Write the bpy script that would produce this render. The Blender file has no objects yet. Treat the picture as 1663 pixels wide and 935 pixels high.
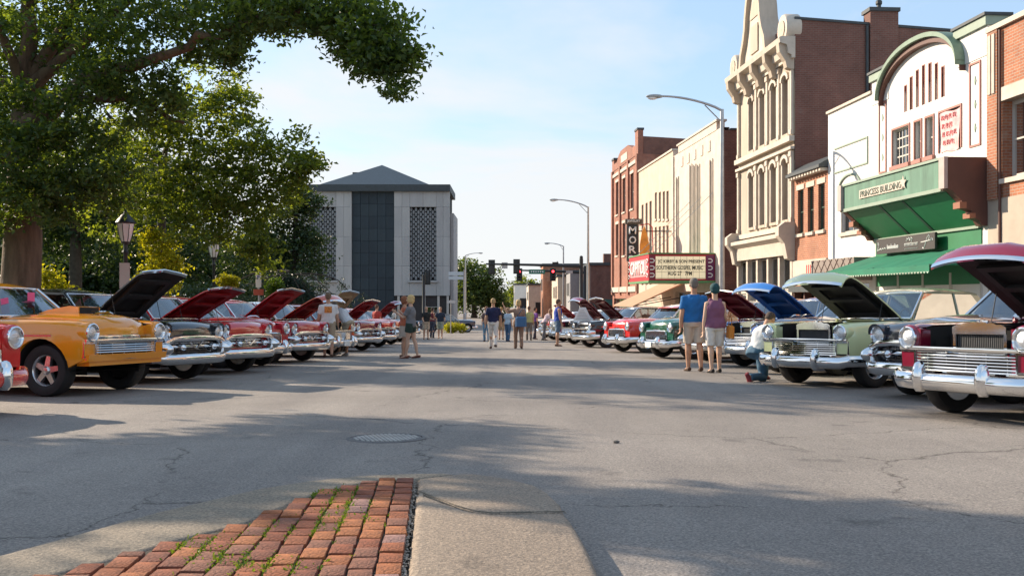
import bpy, bmesh, math, random
import numpy as np
from mathutils import Vector, Matrix
rad = math.radians
random.seed(7)
SC = bpy.context.scene
COL = SC.collection
# ------------------------------------------------------------------ camera, sky, sun
F = 1617.0                       # focal length in photo pixels (1663 wide): a 35 mm lens
CAMH = 1.0
camd = bpy.data.cameras.new("camera")
camd.lens = 35.0
camd.sensor_width = 36.0
camd.shift_y = 15.5 / 1663
camd.clip_start = 0.05
camd.clip_end = 6000
cam = bpy.data.objects.new("camera", camd)
cam.location = (0, 0, CAMH)
cam.rotation_euler = (rad(90), 0, 0)
COL.objects.link(cam)
SC.camera = cam

SUN_TO = Vector((-0.82, 0.57, 0)).normalized()
SUN_EL = rad(25)
sun_dir = Vector((SUN_TO.x * math.cos(SUN_EL), SUN_TO.y * math.cos(SUN_EL), math.sin(SUN_EL)))
world = bpy.data.worlds.new("World")
SC.world = world
world.use_nodes = True
nt = world.node_tree
nt.nodes.clear()
wo = nt.nodes.new("ShaderNodeOutputWorld")
bg = nt.nodes.new("ShaderNodeBackground")
bg.inputs["Strength"].default_value = 0.12
sky = nt.nodes.new("ShaderNodeTexSky")
sky.sky_type = 'NISHITA'
sky.sun_disc = False
sky.sun_elevation = SUN_EL
sky.sun_rotation = math.atan2(SUN_TO.x, SUN_TO.y)
sky.dust_density = 0.7
sky.ozone_density = 1.6
tcw = nt.nodes.new("ShaderNodeTexCoord")
# cloud layer: direction projected on a high plane, so clouds flatten towards the horizon
sep = nt.nodes.new("ShaderNodeSeparateXYZ")
nt.links.new(tcw.outputs["Generated"], sep.inputs[0])
zz = nt.nodes.new("ShaderNodeMath"); zz.operation = 'MAXIMUM'; zz.inputs[1].default_value = 0.0
nt.links.new(sep.outputs["Z"], zz.inputs[0])
za = nt.nodes.new("ShaderNodeMath"); za.operation = 'ADD'; za.inputs[1].default_value = 0.16
nt.links.new(zz.outputs[0], za.inputs[0])
dx = nt.nodes.new("ShaderNodeMath"); dx.operation = 'DIVIDE'
dy = nt.nodes.new("ShaderNodeMath"); dy.operation = 'DIVIDE'
nt.links.new(sep.outputs["X"], dx.inputs[0]); nt.links.new(za.outputs[0], dx.inputs[1])
nt.links.new(sep.outputs["Y"], dy.inputs[0]); nt.links.new(za.outputs[0], dy.inputs[1])
cmb = nt.nodes.new("ShaderNodeCombineXYZ")
nt.links.new(dx.outputs[0], cmb.inputs[0]); nt.links.new(dy.outputs[0], cmb.inputs[1])
cn = nt.nodes.new("ShaderNodeTexNoise")
cn.inputs["Scale"].default_value = 0.75
cn.inputs["Detail"].default_value = 8
cn.inputs["Roughness"].default_value = 0.55
cn.inputs["Distortion"].default_value = 0.3
nt.links.new(cmb.outputs[0], cn.inputs["Vector"])
# more cloud low down, clear blue higher up
low = nt.nodes.new("ShaderNodeMapRange")
low.inputs["From Min"].default_value = 0.03; low.inputs["From Max"].default_value = 0.30
low.inputs["To Min"].default_value = 0.17; low.inputs["To Max"].default_value = -0.08
nt.links.new(sep.outputs["Z"], low.inputs["Value"])
addn = nt.nodes.new("ShaderNodeMath"); addn.operation = 'ADD'
nt.links.new(cn.outputs["Fac"], addn.inputs[0]); nt.links.new(low.outputs[0], addn.inputs[1])
crw = nt.nodes.new("ShaderNodeValToRGB")
crw.color_ramp.elements[0].position = 0.43; crw.color_ramp.elements[0].color = (0, 0, 0, 1)
crw.color_ramp.elements[1].position = 0.60; crw.color_ramp.elements[1].color = (1, 1, 1, 1)
nt.links.new(addn.outputs[0], crw.inputs[0])
cmul = nt.nodes.new("ShaderNodeMath"); cmul.operation = 'MULTIPLY'; cmul.inputs[1].default_value = 0.85
nt.links.new(crw.outputs[0], cmul.inputs[0])
mixw = nt.nodes.new("ShaderNodeMix"); mixw.data_type = 'RGBA'
nt.links.new(cmul.outputs[0], mixw.inputs["Factor"])
pale = nt.nodes.new("ShaderNodeMix"); pale.data_type = 'RGBA'      # thin high haze over the blue
pale.inputs["Factor"].default_value = 0.62
pale.inputs["B"].default_value = (2.2, 3.05, 4.1, 1)
nt.links.new(sky.outputs[0], pale.inputs["A"])
nt.links.new(pale.outputs["Result"], mixw.inputs["A"])
mixw.inputs["B"].default_value = (3.95, 3.95, 3.95, 1)
nt.links.new(mixw.outputs["Result"], bg.inputs["Color"])
nt.links.new(bg.outputs[0], wo.inputs[0])

sd = bpy.data.lights.new("sun", 'SUN')
sd.energy = 4.3
sd.angle = rad(0.5)
sd.color = (1.0, 0.835, 0.645)
sun = bpy.data.objects.new("sun", sd)
sun.rotation_euler = sun_dir.to_track_quat('Z', 'Y').to_euler()
COL.objects.link(sun)

SC.view_settings.view_transform = 'Standard'
SC.view_settings.look = 'None'
SC.view_settings.exposure = 1.0
SC.view_settings.gamma = 1.0
SC.cycles.max_bounces = 6
SC.cycles.transparent_max_bounces = 12
SC.cycles.transmission_bounces = 4
SC.cycles.caustics_reflective = False
SC.cycles.caustics_refractive = False
SC.cycles.sample_clamp_indirect = 6.0
SC.cycles.use_denoising = True

# ------------------------------------------------------------------ the lie of the land
SLOPE = 0.023
def gz(y):
    """street level: falls gently away from the camera, levels out past the crossing"""
    if y <= 80: return -SLOPE * y
    if y <= 100:
        t = (y - 80) / 20
        return -SLOPE * 80 - SLOPE * 20 * (t - t * t / 2)
    return -SLOPE * 90
def at(px, d, up=0.0):
    return Vector(((px - 831.5) / F * d, d, gz(d) + up))
def zpx(y, d):
    return CAMH + (483.0 - y) / F * d
def onroad(px, y):
    d = F * CAMH / (y - 520.0)
    return (px - 831.5) / F * d, d

# ------------------------------------------------------------------ helpers
class MB:
    """collects faces and links them as ONE mesh object"""
    def __init__(s):
        s.v = []; s.f = []; s.m = []
    def add(s, vs, fs, mi=0):
        o = len(s.v)
        s.v.extend([tuple(v) for v in vs])
        for f in fs:
            s.f.append([i + o for i in f]); s.m.append(mi)
    def box(s, x0, x1, y0, y1, z0, z1, mi=0):
        s.add([(x0,y0,z0),(x1,y0,z0),(x1,y1,z0),(x0,y1,z0),(x0,y0,z1),(x1,y0,z1),(x1,y1,z1),(x0,y1,z1)],
              [(0,3,2,1),(4,5,6,7),(0,1,5,4),(1,2,6,5),(2,3,7,6),(3,0,4,7)], mi)
    def cham(s, x0, x1, y0, y1, z0, z1, c=.01, mi=0):
        """box with chamfered vertical and top edges"""
        def ring(a, z):
            return [(x0+a,y0,z),(x1-a,y0,z),(x1,y0+a,z),(x1,y1-a,z),(x1-a,y1,z),(x0+a,y1,z),(x0,y1-a,z),(x0,y0+a,z)]
        def ring2(z):
            return [(x0+2*c,y0+c,z),(x1-2*c,y0+c,z),(x1-c,y0+2*c,z),(x1-c,y1-2*c,z),(x1-2*c,y1-c,z),(x0+2*c,y1-c,z),(x0+c,y1-2*c,z),(x0+c,y0+2*c,z)]
        vs = ring(c,z0)+ring(c,z1-c)+ring2(z1)
        fs = [tuple(range(7,-1,-1)), tuple(range(16,24))]
        for k in (0,8):
            for i in range(8):
                fs.append((k+i, k+(i+1)%8, k+8+(i+1)%8, k+8+i))
        s.add(vs, fs, mi)
    def tube(s, pts, r, n=8, mi=0, cap=True, sx=1.0):
        """round bar along points; r a number or a list; sx squashes across"""
        pts = [Vector(p) for p in pts]
        rs = r if isinstance(r, (list, tuple)) else [r]*len(pts)
        prev = None; rings = []
        for i, p in enumerate(pts):
            t = (pts[min(i+1,len(pts)-1)] - pts[max(i-1,0)])
            if t.length < 1e-9: t = Vector((0,0,1))
            t.normalize()
            if prev is None:
                a = Vector((0,0,1)) if abs(t.z) < .9 else Vector((1,0,0))
                u = t.cross(a).normalized()
            else:
                u = prev - t * prev.dot(t)
                if u.length < 1e-6: u = t.orthogonal()
                u.normalize()
            prev = u
            w = t.cross(u)
            rings.append([p + u*math.cos(2*math.pi*k/n)*rs[i]*sx + w*math.sin(2*math.pi*k/n)*rs[i] for k in range(n)])
        vs = [v for g in rings for v in g]
        fs = []
        for i in range(len(pts)-1):
            for k in range(n):
                fs.append((i*n+k, i*n+(k+1)%n, (i+1)*n+(k+1)%n, (i+1)*n+k))
        if cap:
            fs.append(tuple(range(n-1,-1,-1))); fs.append(tuple((len(pts)-1)*n+k for k in range(n)))
        s.add(vs, fs, mi)
    def lathe(s, prof, n=24, axis='Z', c=(0,0,0), mi=0, cap=True):
        """prof: (radius, height) pairs round an axis through c"""
        vs = []; fs = []
        for (r, h) in prof:
            for k in range(n):
                a = 2*math.pi*k/n
                q = (r*math.cos(a), r*math.sin(a), h)
                if axis == 'X': q = (q[2], q[0], q[1])
                elif axis == 'Y': q = (q[1], q[2], q[0])
                vs.append((q[0]+c[0], q[1]+c[1], q[2]+c[2]))
        for i in range(len(prof)-1):
            for k in range(n):
                fs.append((i*n+k, i*n+(k+1)%n, (i+1)*n+(k+1)%n, (i+1)*n+k))
        if cap and prof[0][0] > 1e-4: fs.append(tuple(range(n-1,-1,-1)))
        if cap and prof[-1][0] > 1e-4: fs.append(tuple((len(prof)-1)*n+k for k in range(n)))
        s.add(vs, fs, mi)
    def ball(s, c, r, n=10, m=7, mi=0):
        rx, ry, rz = (r, r, r) if not isinstance(r, (tuple, list)) else r
        vs = [(c[0], c[1], c[2]-rz)]; fs = []
        for i in range(1, m):
            a = -math.pi/2 + math.pi*i/m
            for k in range(n):
                b = 2*math.pi*k/n
                vs.append((c[0]+rx*math.cos(a)*math.cos(b), c[1]+ry*math.cos(a)*math.sin(b), c[2]+rz*math.sin(a)))
        vs.append((c[0], c[1], c[2]+rz))
        for k in range(n): fs.append((0, 1+(k+1)%n, 1+k))
        for i in range(m-2):
            for k in range(n):
                fs.append((1+i*n+k, 1+i*n+(k+1)%n, 1+(i+1)*n+(k+1)%n, 1+(i+1)*n+k))
        L = len(vs)-1
        for k in range(n): fs.append((L, 1+(m-2)*n+k, 1+(m-2)*n+(k+1)%n))
        s.add(vs, fs, mi)
    def prism(s, poly, y0, y1, mi=0, plane='XZ'):
        """polygon (a, b) extruded; plane XZ extrudes along Y, XY along Z, YZ along X"""
        n = len(poly)
        def P(a, b, t):
            return (a, t, b) if plane == 'XZ' else ((a, b, t) if plane == 'XY' else (t, a, b))
        vs = [P(a,b,y0) for a,b in poly] + [P(a,b,y1) for a,b in poly]
        fs = [tuple(range(n)), tuple(range(2*n-1, n-1, -1))]
        for i in range(n):
            fs.append((i, n+i, n+(i+1)%n, (i+1)%n))
        s.add(vs, fs, mi)
    def sweep(s, path, prof, mi=0, up=(0,0,1), cap=True):
        """profile (out, up) swept along a path; out = tangent x up"""
        path = [Vector(p) for p in path]; up = Vector(up); n = len(prof)
        vs = []; fs = []
        for i, p in enumerate(path):
            t = (path[min(i+1,len(path)-1)] - path[max(i-1,0)]).normalized()
            o = t.cross(up).normalized()
            for (a, b) in prof: vs.append(p + o*a + up*b)
        for i in range(len(path)-1):
            for k in range(n):
                fs.append((i*n+k, i*n+(k+1)%n, (i+1)*n+(k+1)%n, (i+1)*n+k))
        if cap:
            fs.append(tuple(range(n-1,-1,-1))); fs.append(tuple((len(path)-1)*n+k for k in range(n)))
        s.add(vs, fs, mi)
    def grid(s, rows, mi=0, flip=False):
        n = len(rows[0])
        vs = [p for r in rows for p in r]; fs = []
        for i in range(len(rows)-1):
            for k in range(n-1):
                q = (i*n+k, i*n+k+1, (i+1)*n+k+1, (i+1)*n+k)
                fs.append(q[::-1] if flip else q)
        s.add(vs, fs, mi)
    def mesh(s, name, mats, smooth=None, weld=False, fixn=True):
        me = bpy.data.meshes.new(name)
        me.from_pydata(s.v, [], s.f)
        me.polygons.foreach_set("material_index", s.m)
        for m in (mats if isinstance(mats, (list, tuple)) else [mats]):
            me.materials.append(m)
        if weld or fixn:
            bm = bmesh.new(); bm.from_mesh(me)
            if weld: bmesh.ops.remove_doubles(bm, verts=bm.verts, dist=.0005)
            if fixn: bmesh.ops.recalc_face_normals(bm, faces=bm.faces)
            bm.to_mesh(me); bm.free()
        if smooth is not None:
            me.polygons.foreach_set("use_smooth", [True]*len(me.polygons))
            if smooth < 179: me.set_sharp_from_angle(angle=rad(smooth))
        me.update()
        return me
    def build(s, name, mats, parent=None, smooth=None, weld=False, loc=None, rot=None, fixn=True):
        return link(name, s.mesh(name, mats, smooth, weld, fixn), parent, loc, rot)

def link(name, me, parent=None, loc=None, rot=None, mats=None):
    o = bpy.data.objects.new(name, me)
    COL.objects.link(o)
    if parent is not None: o.parent = parent
    if loc is not None: o.location = loc
    if rot is not None: o.rotation_euler = rot
    if mats:
        for i, m in enumerate(mats):
            if m is not None and i < len(o.material_slots):
                o.material_slots[i].link = 'OBJECT'
                o.material_slots[i].material = m
    return o
def tag(o, label=None, cat=None, group=None, kind=None):
    if label: o['label'] = label
    if cat: o['category'] = cat
    if group: o['group'] = group
    if kind: o['kind'] = kind
    return o
def thing(name, label, cat, loc=(0,0,0), rz=0.0, group=None, tilt=None):
    o = bpy.data.objects.new(name, None)
    o.empty_display_size = .3
    COL.objects.link(o)
    o.location = loc
    o.rotation_euler = (0, 0, rz)
    return tag(o, label, cat, group)

# ------------------------------------------------------------------ materials
def lum(c, k): return (min(c[0]*k,1), min(c[1]*k,1), min(c[2]*k,1), 1)
def new_mat(name):
    m = bpy.data.materials.new(name); m.use_nodes = True
    t = m.node_tree
    return m, t, t.nodes["Principled BSDF"]
def pmat(name, col, rough=.6, metal=0.0, coat=0.0, var=0.0, scale=4.0, bump=0.0, bscale=None, spec=None, emit=None, estr=0.0, streak=False):
    m, t, b = new_mat(name)
    b.inputs["Base Color"].default_value = (*col[:3], 1)
    b.inputs["Roughness"].default_value = rough
    b.inputs["Metallic"].default_value = metal
    b.inputs["Coat Weight"].default_value = coat
    b.inputs["Coat Roughness"].default_value = .04
    if spec is not None: b.inputs["Specular IOR Level"].default_value = spec
    if emit:
        b.inputs["Emission Color"].default_value = (*emit, 1); b.inputs["Emission Strength"].default_value = estr
    if var or bump:
        tc = t.nodes.new("ShaderNodeTexCoord")
        vec = tc.outputs["Object"]
        if streak:
            mp = t.nodes.new("ShaderNodeMapping"); mp.inputs["Scale"].default_value = (1, 1, .18)
            t.links.new(vec, mp.inputs[0]); vec = mp.outputs[0]
    if var:
        n1 = t.nodes.new("ShaderNodeTexNoise"); n1.inputs["Scale"].default_value = scale; n1.inputs["Detail"].default_value = 7
        n1.inputs["Roughness"].default_value = .65
        t.links.new(vec, n1.inputs["Vector"])
        r = t.nodes.new("ShaderNodeValToRGB")
        r.color_ramp.elements[0].position = .3; r.color_ramp.elements[1].position = .7
        r.color_ramp.elements[0].color = lum(col, 1-var); r.color_ramp.elements[1].color = lum(col, 1+var)
        t.links.new(n1.outputs["Fac"], r.inputs[0]); t.links.new(r.outputs[0], b.inputs["Base Color"])
    if bump:
        n2 = t.nodes.new("ShaderNodeTexNoise"); n2.inputs["Scale"].default_value = bscale or scale*8; n2.inputs["Detail"].default_value = 5
        t.links.new(tc.outputs["Object"], n2.inputs["Vector"])
        bp = t.nodes.new("ShaderNodeBump"); bp.inputs["Strength"].default_value = bump; bp.inputs["Distance"].default_value = .02
        t.links.new(n2.outputs["Fac"], bp.inputs["Height"]); t.links.new(bp.outputs[0], b.inputs["Normal"])
    return m
def brick_mat(name, c1, c2, mortar, bw=.21, bh=.075, worn=.35):
    m, t, b = new_mat(name)
    tc = t.nodes.new("ShaderNodeTexCoord")
    sp = t.nodes.new("ShaderNodeSeparateXYZ"); t.links.new(tc.outputs["Object"], sp.inputs[0])
    ad = t.nodes.new("ShaderNodeMath"); ad.operation = 'ADD'
    t.links.new(sp.outputs[0], ad.inputs[0]); t.links.new(sp.outputs[1], ad.inputs[1])
    cb = t.nodes.new("ShaderNodeCombineXYZ"); t.links.new(ad.outputs[0], cb.inputs[0]); t.links.new(sp.outputs[2], cb.inputs[1])
    br = t.nodes.new("ShaderNodeTexBrick")
    br.inputs["Color1"].default_value = (*c1, 1); br.inputs["Color2"].default_value = (*c2, 1); br.inputs["Mortar"].default_value = (*mortar, 1)
    br.inputs["Scale"].default_value = 1.0; br.inputs["Brick Width"].default_value = bw; br.inputs["Row Height"].default_value = bh
    br.inputs["Mortar Size"].default_value = .008; br.inputs["Bias"].default_value = -.1
    t.links.new(cb.outputs[0], br.inputs["Vector"])
    n1 = t.nodes.new("ShaderNodeTexNoise"); n1.inputs["Scale"].default_value = .9; n1.inputs["Detail"].default_value = 9; n1.inputs["Roughness"].default_value = .7
    t.links.new(tc.outputs["Object"], n1.inputs["Vector"])
    r = t.nodes.new("ShaderNodeValToRGB")
    r.color_ramp.elements[0].position = .32; r.color_ramp.elements[1].position = .72
    r.color_ramp.elements[0].color = (1-worn, 1-worn, 1-worn, 1); r.color_ramp.elements[1].color = (1+worn*.6,)*3 + (1,)
    t.links.new(n1.outputs["Fac"], r.inputs[0])
    mx = t.nodes.new("ShaderNodeMix"); mx.data_type = 'RGBA'; mx.blend_type = 'MULTIPLY'; mx.inputs["Factor"].default_value = 1
    t.links.new(br.outputs["Color"], mx.inputs["A"]); t.links.new(r.outputs[0], mx.inputs["B"])
    # a few pale scuffs
    n3 = t.nodes.new("ShaderNodeTexNoise"); n3.inputs["Scale"].default_value = 2.3; n3.inputs["Detail"].default_value = 4
    t.links.new(tc.outputs["Object"], n3.inputs["Vector"])
    r3 = t.nodes.new("ShaderNodeValToRGB"); r3.color_ramp.elements[0].position = .66; r3.color_ramp.elements[1].position = .76
    r3.color_ramp.elements[1].color = (.35,.35,.35,1)
    t.links.new(n3.outputs["Fac"], r3.inputs[0])
    mx2 = t.nodes.new("ShaderNodeMix"); mx2.data_type = 'RGBA'
    t.links.new(r3.outputs[0], mx2.inputs["Factor"]); t.links.new(mx.outputs["Result"], mx2.inputs["A"]); mx2.inputs["B"].default_value = (*mortar, 1)
    t.links.new(mx2.outputs["Result"], b.inputs["Base Color"])
    b.inputs["Roughness"].default_value = .85
    bp = t.nodes.new("ShaderNodeBump"); bp.inputs["Strength"].default_value = .5; bp.inputs["Distance"].default_value = .01; bp.invert = True
    t.links.new(br.outputs["Fac"], bp.inputs["Height"]); t.links.new(bp.outputs[0], b.inputs["Normal"])
    return m
def glass_mat(name, tint=(.55,.62,.62), clear=.5):
    """thin glazing: part see-through, part mirror"""
    m = bpy.data.materials.new(name); m.use_nodes = True
    t = m.node_tree; t.nodes.clear()
    out = t.nodes.new("ShaderNodeOutputMaterial")
    tr = t.nodes.new("ShaderNodeBsdfTransparent"); tr.inputs[0].default_value = (*[c*clear*1.4 for c in tint], 1)
    gl = t.nodes.new("ShaderNodeBsdfGlossy"); gl.inputs["Roughness"].default_value = .03; gl.inputs["Color"].default_value = (.9,.95,1,1)
    lw = t.nodes.new("ShaderNodeLayerWeight"); lw.inputs["Blend"].default_value = .35
    mr = t.nodes.new("ShaderNodeMapRange"); mr.inputs["To Min"].default_value = .16; mr.inputs["To Max"].default_value = .9
    t.links.new(lw.outputs["Fresnel"], mr.inputs["Value"])
    mx = t.nodes.new("ShaderNodeMixShader")
    t.links.new(mr.outputs[0], mx.inputs[0]); t.links.new(tr.outputs[0], mx.inputs[1]); t.links.new(gl.outputs[0], mx.inputs[2])
    t.links.new(mx.outputs[0], out.inputs[0])
    return m
def leaf_mat(name, c_dark, c_light, trans=.45, tcol=None):
    m = bpy.data.materials.new(name); m.use_nodes = True
    t = m.node_tree; t.nodes.clear()
    out = t.nodes.new("ShaderNodeOutputMaterial")
    ge = t.nodes.new("ShaderNodeNewGeometry")
    r = t.nodes.new("ShaderNodeValToRGB")
    r.color_ramp.elements[0].color = (*c_dark, 1); r.color_ramp.elements[1].color = (*c_light, 1)
    t.links.new(ge.outputs["Random Per Island"], r.inputs[0])
    p = t.nodes.new("ShaderNodeBsdfPrincipled"); p.inputs["Roughness"].default_value = .5; p.inputs["Specular IOR Level"].default_value = .35
    t.links.new(r.outputs[0], p.inputs["Base Color"])
    tl = t.nodes.new("ShaderNodeBsdfTranslucent")
    mm = t.nodes.new("ShaderNodeMix"); mm.data_type = 'RGBA'; mm.blend_type = 'MULTIPLY'; mm.inputs["Factor"].default_value = 1
    t.links.new(r.outputs[0], mm.inputs["A"]); mm.inputs["B"].default_value = (*(tcol or (2.6, 2.2, .6)), 1)
    t.links.new(mm.outputs["Result"], tl.inputs["Color"])
    mx = t.nodes.new("ShaderNodeMixShader"); mx.inputs[0].default_value = trans
    t.links.new(p.outputs[0], mx.inputs[1]); t.links.new(tl.outputs[0], mx.inputs[2])
    t.links.new(mx.outputs[0], out.inputs[0])
    return m
def road_mat(name, base, crack=True):
    m, t, b = new_mat(name)
    tc = t.nodes.new("ShaderNodeTexCoord"); V = tc.outputs["Object"]
    def noise(sc, det=6, ro=.6, vec=V):
        n = t.nodes.new("ShaderNodeTexNoise"); n.inputs["Scale"].default_value = sc; n.inputs["Detail"].default_value = det
        n.inputs["Roughness"].default_value = ro; t.links.new(vec, n.inputs["Vector"]); return n
    def ramp(src, p0, p1, c0, c1):
        r = t.nodes.new("ShaderNodeValToRGB"); r.color_ramp.elements[0].position = p0; r.color_ramp.elements[1].position = p1
        r.color_ramp.elements[0].color = c0 if len(c0) == 4 else (*c0, 1); r.color_ramp.elements[1].color = c1 if len(c1) == 4 else (*c1, 1)
        t.links.new(src, r.inputs[0]); return r.outputs[0]
    def mul(a, c, f=1.0):
        x = t.nodes.new("ShaderNodeMix"); x.data_type = 'RGBA'; x.blend_type = 'MULTIPLY'; x.inputs["Factor"].default_value = f
        t.links.new(a, x.inputs["A"]); t.links.new(c, x.inputs["B"]); return x.outputs["Result"]
    big = ramp(noise(.35, 8, .6).outputs["Fac"], .3, .7, lum(base, .80), lum(base, 1.16))
    # oil and tyre wear drawn out along the street
    mp = t.nodes.new("ShaderNodeMapping"); mp.inputs["Scale"].default_value = (1.3, .10, 1); t.links.new(V, mp.inputs[0])
    wear = ramp(noise(1.1, 5, .6, mp.outputs[0]).outputs["Fac"], .35, .65, (.86,.86,.87), (1.06,1.06,1.05))
    agg = ramp(noise(75, 3, .8).outputs["Fac"], .36, .64, (.62,.62,.62), (1.34,1.32,1.28))
    stone = t.nodes.new("ShaderNodeTexVoronoi"); stone.inputs["Scale"].default_value = 95; t.links.new(V, stone.inputs["Vector"])
    st = ramp(stone.outputs["Color"], .2, .95, (.78,.78,.78), (1.28,1.25,1.2))
    col = mul(mul(mul(big, wear), agg), st, .8)
    spots = ramp(noise(2.3, 5, .55).outputs["Fac"], .27, .36, (.68,.68,.69), (1,1,1))
    col = mul(col, spots)
    pat = t.nodes.new("ShaderNodeTexVoronoi"); pat.distance = 'CHEBYCHEV'; pat.inputs["Scale"].default_value = .16; t.links.new(V, pat.inputs["Vector"])
    col = mul(col, ramp(pat.outputs["Color"], .1, .9, (.90,.90,.91), (1.07,1.06,1.05)))
    hgt = agg
    if crack:
        nv = noise(1.6, 6, .65)
        ad = t.nodes.new("ShaderNodeVectorMath"); ad.operation = 'MULTIPLY_ADD'; ad.inputs[1].default_value = (.7, .7, 0)
        t.links.new(nv.outputs["Color"], ad.inputs[0]); t.links.new(V, ad.inputs[2])
        vo = t.nodes.new("ShaderNodeTexVoronoi"); vo.feature = 'DISTANCE_TO_EDGE'; vo.inputs["Scale"].default_value = .30
        t.links.new(ad.outputs[0], vo.inputs["Vector"])
        cr = ramp(vo.outputs["Distance"], .0015, .0042, (.34,.33,.32), (1,1,1))
        msk = ramp(noise(.5, 2).outputs["Fac"], .46, .53, (0,0,0), (1,1,1))
        x = t.nodes.new("ShaderNodeMix"); x.data_type = 'RGBA'; x.blend_type = 'MULTIPLY'
        t.links.new(msk, x.inputs["Factor"]); t.links.new(col, x.inputs["A"]); t.links.new(cr, x.inputs["B"])
        col = x.outputs["Result"]
    t.links.new(col, b.inputs["Base Color"])
    b.inputs["Roughness"].default_value = .82
    b.inputs["Specular IOR Level"].default_value = .35
    bp = t.nodes.new("ShaderNodeBump"); bp.inputs["Strength"].default_value = .55; bp.inputs["Distance"].default_value = .006
    t.links.new(hgt, bp.inputs["Height"]); t.links.new(bp.outputs[0], b.inputs["Normal"])
    return m
M = {}
M['road'] = road_mat('asphalt_old', (.268,.245,.226))
M['kerb'] = road_mat('aggregate_concrete', (.30,.265,.23), False)
M['walk'] = pmat('pavement_concrete', (.38,.35,.31), .85, var=.15, scale=2, bump=.2)
M['lawn'] = pmat('lawn_green', (.07,.12,.03), .9, var=.4, scale=6, bump=.6)
M['far_ground'] = pmat('far_ground_green', (.09,.12,.05), .95, var=.3, scale=.2)
M['chrome'] = pmat('chrome', (.78,.79,.80), .07, 1.0)
M['steel'] = pmat('galvanised_steel', (.42,.42,.42), .42, .8, var=.12)
M['black_metal'] = pmat('black_painted_metal', (.015,.016,.018), .45)
M['rubber'] = pmat('rubber', (.014,.014,.015), .75, var=.2, scale=20)
M['dark'] = pmat('dark_interior', (.012,.012,.013), .8)
M['glass'] = glass_mat('car_glass', clear=.55)
M['bglass'] = glass_mat('window_glass', (.45,.5,.5), .35)
M['lens'] = pmat('headlight_lens', (.62,.65,.68), .16, .75, coat=1.0, bump=.5, bscale=70)
M['rim'] = pmat('polished_alloy', (.62,.62,.63), .2, .85)
M['lamp'] = pmat('milk_glass', (.75,.76,.76), .2, coat=.6)
M['white'] = pmat('white_paint', (.80,.80,.77), .6, var=.04, scale=3)
M['iron'] = pmat('cast_iron', (.13,.12,.115), .6, .5, var=.3, scale=12, bump=.3)
M['bark'] = pmat('bark', (.13,.085,.055), .95, var=.45, scale=5, bump=1.0, bscale=14, streak=True)
M['bark_dark'] = pmat('bark_dark', (.06,.045,.035), .95, var=.4, scale=5, bump=1.0, bscale=14)
# ------------------------------------------------------------------ ground, street, pavements
YS = [-30,-10,0,4,8,12,16,20,25,30,35,40,50,60,70,80,84,88,92,96,100,120,150,200,300,500,1000,3000]
def strip(name, xl, xr, mat, lift, kind='structure', ys=None, thick=0.0, nx=6):
    b = MB(); ys = ys or YS; rows = []
    for y in ys:
        a, c = xl(y), xr(y)
        rows.append([(a+(c-a)*k/nx, y, gz(y)+lift) for k in range(nx+1)])
    b.grid(rows)
    if thick:
        for e in (0, -1):
            b.grid([[r[e] for r in rows], [(r[e][0], r[e][1], r[e][2]-thick) for r in rows]])
        for r in (rows[0], rows[-1]):
            b.grid([r, [(p[0], p[1], p[2]-thick) for p in r]])
    o = b.build(name, mat, fixn=True)
    return tag(o, kind=kind)
KL, KR = (lambda y: -9.95 - .01*y), (lambda y: 10.05 - .0702*y)
FAC = lambda y: 14.0 - .0702*y
strip('ground', lambda y: -3000, lambda y: 3000, M['far_ground'], -.02, nx=2)
near = [y for y in YS if y <= 84]
strip('road', lambda y: KL(y)-.05, lambda y: KR(y)+.05, M['road'], 0, ys=near+[88,92,96], nx=12)
strip('crossing_road', lambda y: -90, lambda y: 60, M['road'], .004, ys=[84,86,88,90,92,94,96,98], nx=30)
strip('road_beyond', lambda y: -7.5-.07*(y-96) if y < 400 else -28, lambda y: 6.5-.07*(y-96) if y < 400 else -15, M['road'], .002, ys=[96,100,120,150,200,300,500,1000], nx=3)
def curbed(name, xl, xr, ys, mat, top=.13):
    return strip(name, xl, xr, mat, top, ys=ys, thick=.2)
curbed('kerb_on_the_left', lambda y: KL(y)-.18, KL, near, M['kerb'])
curbed('kerb_on_the_right', KR, lambda y: KR(y)+.18, near, M['kerb'])
curbed('pavement_on_the_right', lambda y: KR(y)+.184, lambda y: FAC(y)+.3, near, M['walk'], .126)
curbed('pavement_on_the_left', lambda y: KL(y)-1.9, lambda y: KL(y)-.184, near, M['walk'], .126)
strip('park_lawn', lambda y: -70, lambda y: KL(y)-1.9, M['lawn'], .10, ys=[y for y in near if y >= 0], nx=10)
curbed('pavement_by_the_tower', lambda y: -40, lambda y: -6.2-.07*(y-98), [98,100,120,150], M['walk'], .12)
curbed('pavement_beyond_the_crossing', lambda y: 5.2-.07*(y-96), lambda y: 40, [98,100,120,150,200,300], M['walk'], .12)
gb = MB()
gr = random.Random(5)
for i in range(9000):                                  # tufts of grass in the nearer part of the park
    y = gr.uniform(12, 46); x = KL(y)-2.0-abs(gr.gauss(0, 6)); z = gz(y)+.1; h = gr.uniform(.04, .10); a = gr.uniform(0, 6.28); w = .05
    gb.add([(x-w*math.cos(a), y-w*math.sin(a), z), (x+w*math.cos(a), y+w*math.sin(a), z), (x+gr.uniform(-.05,.05), y+gr.uniform(-.05,.05), z+h)], [(0,1,2)])
tag(gb.build('grass', leaf_mat('grass_blade', (.05,.10,.02), (.12,.18,.04), .3), fixn=False), kind='stuff')

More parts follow.
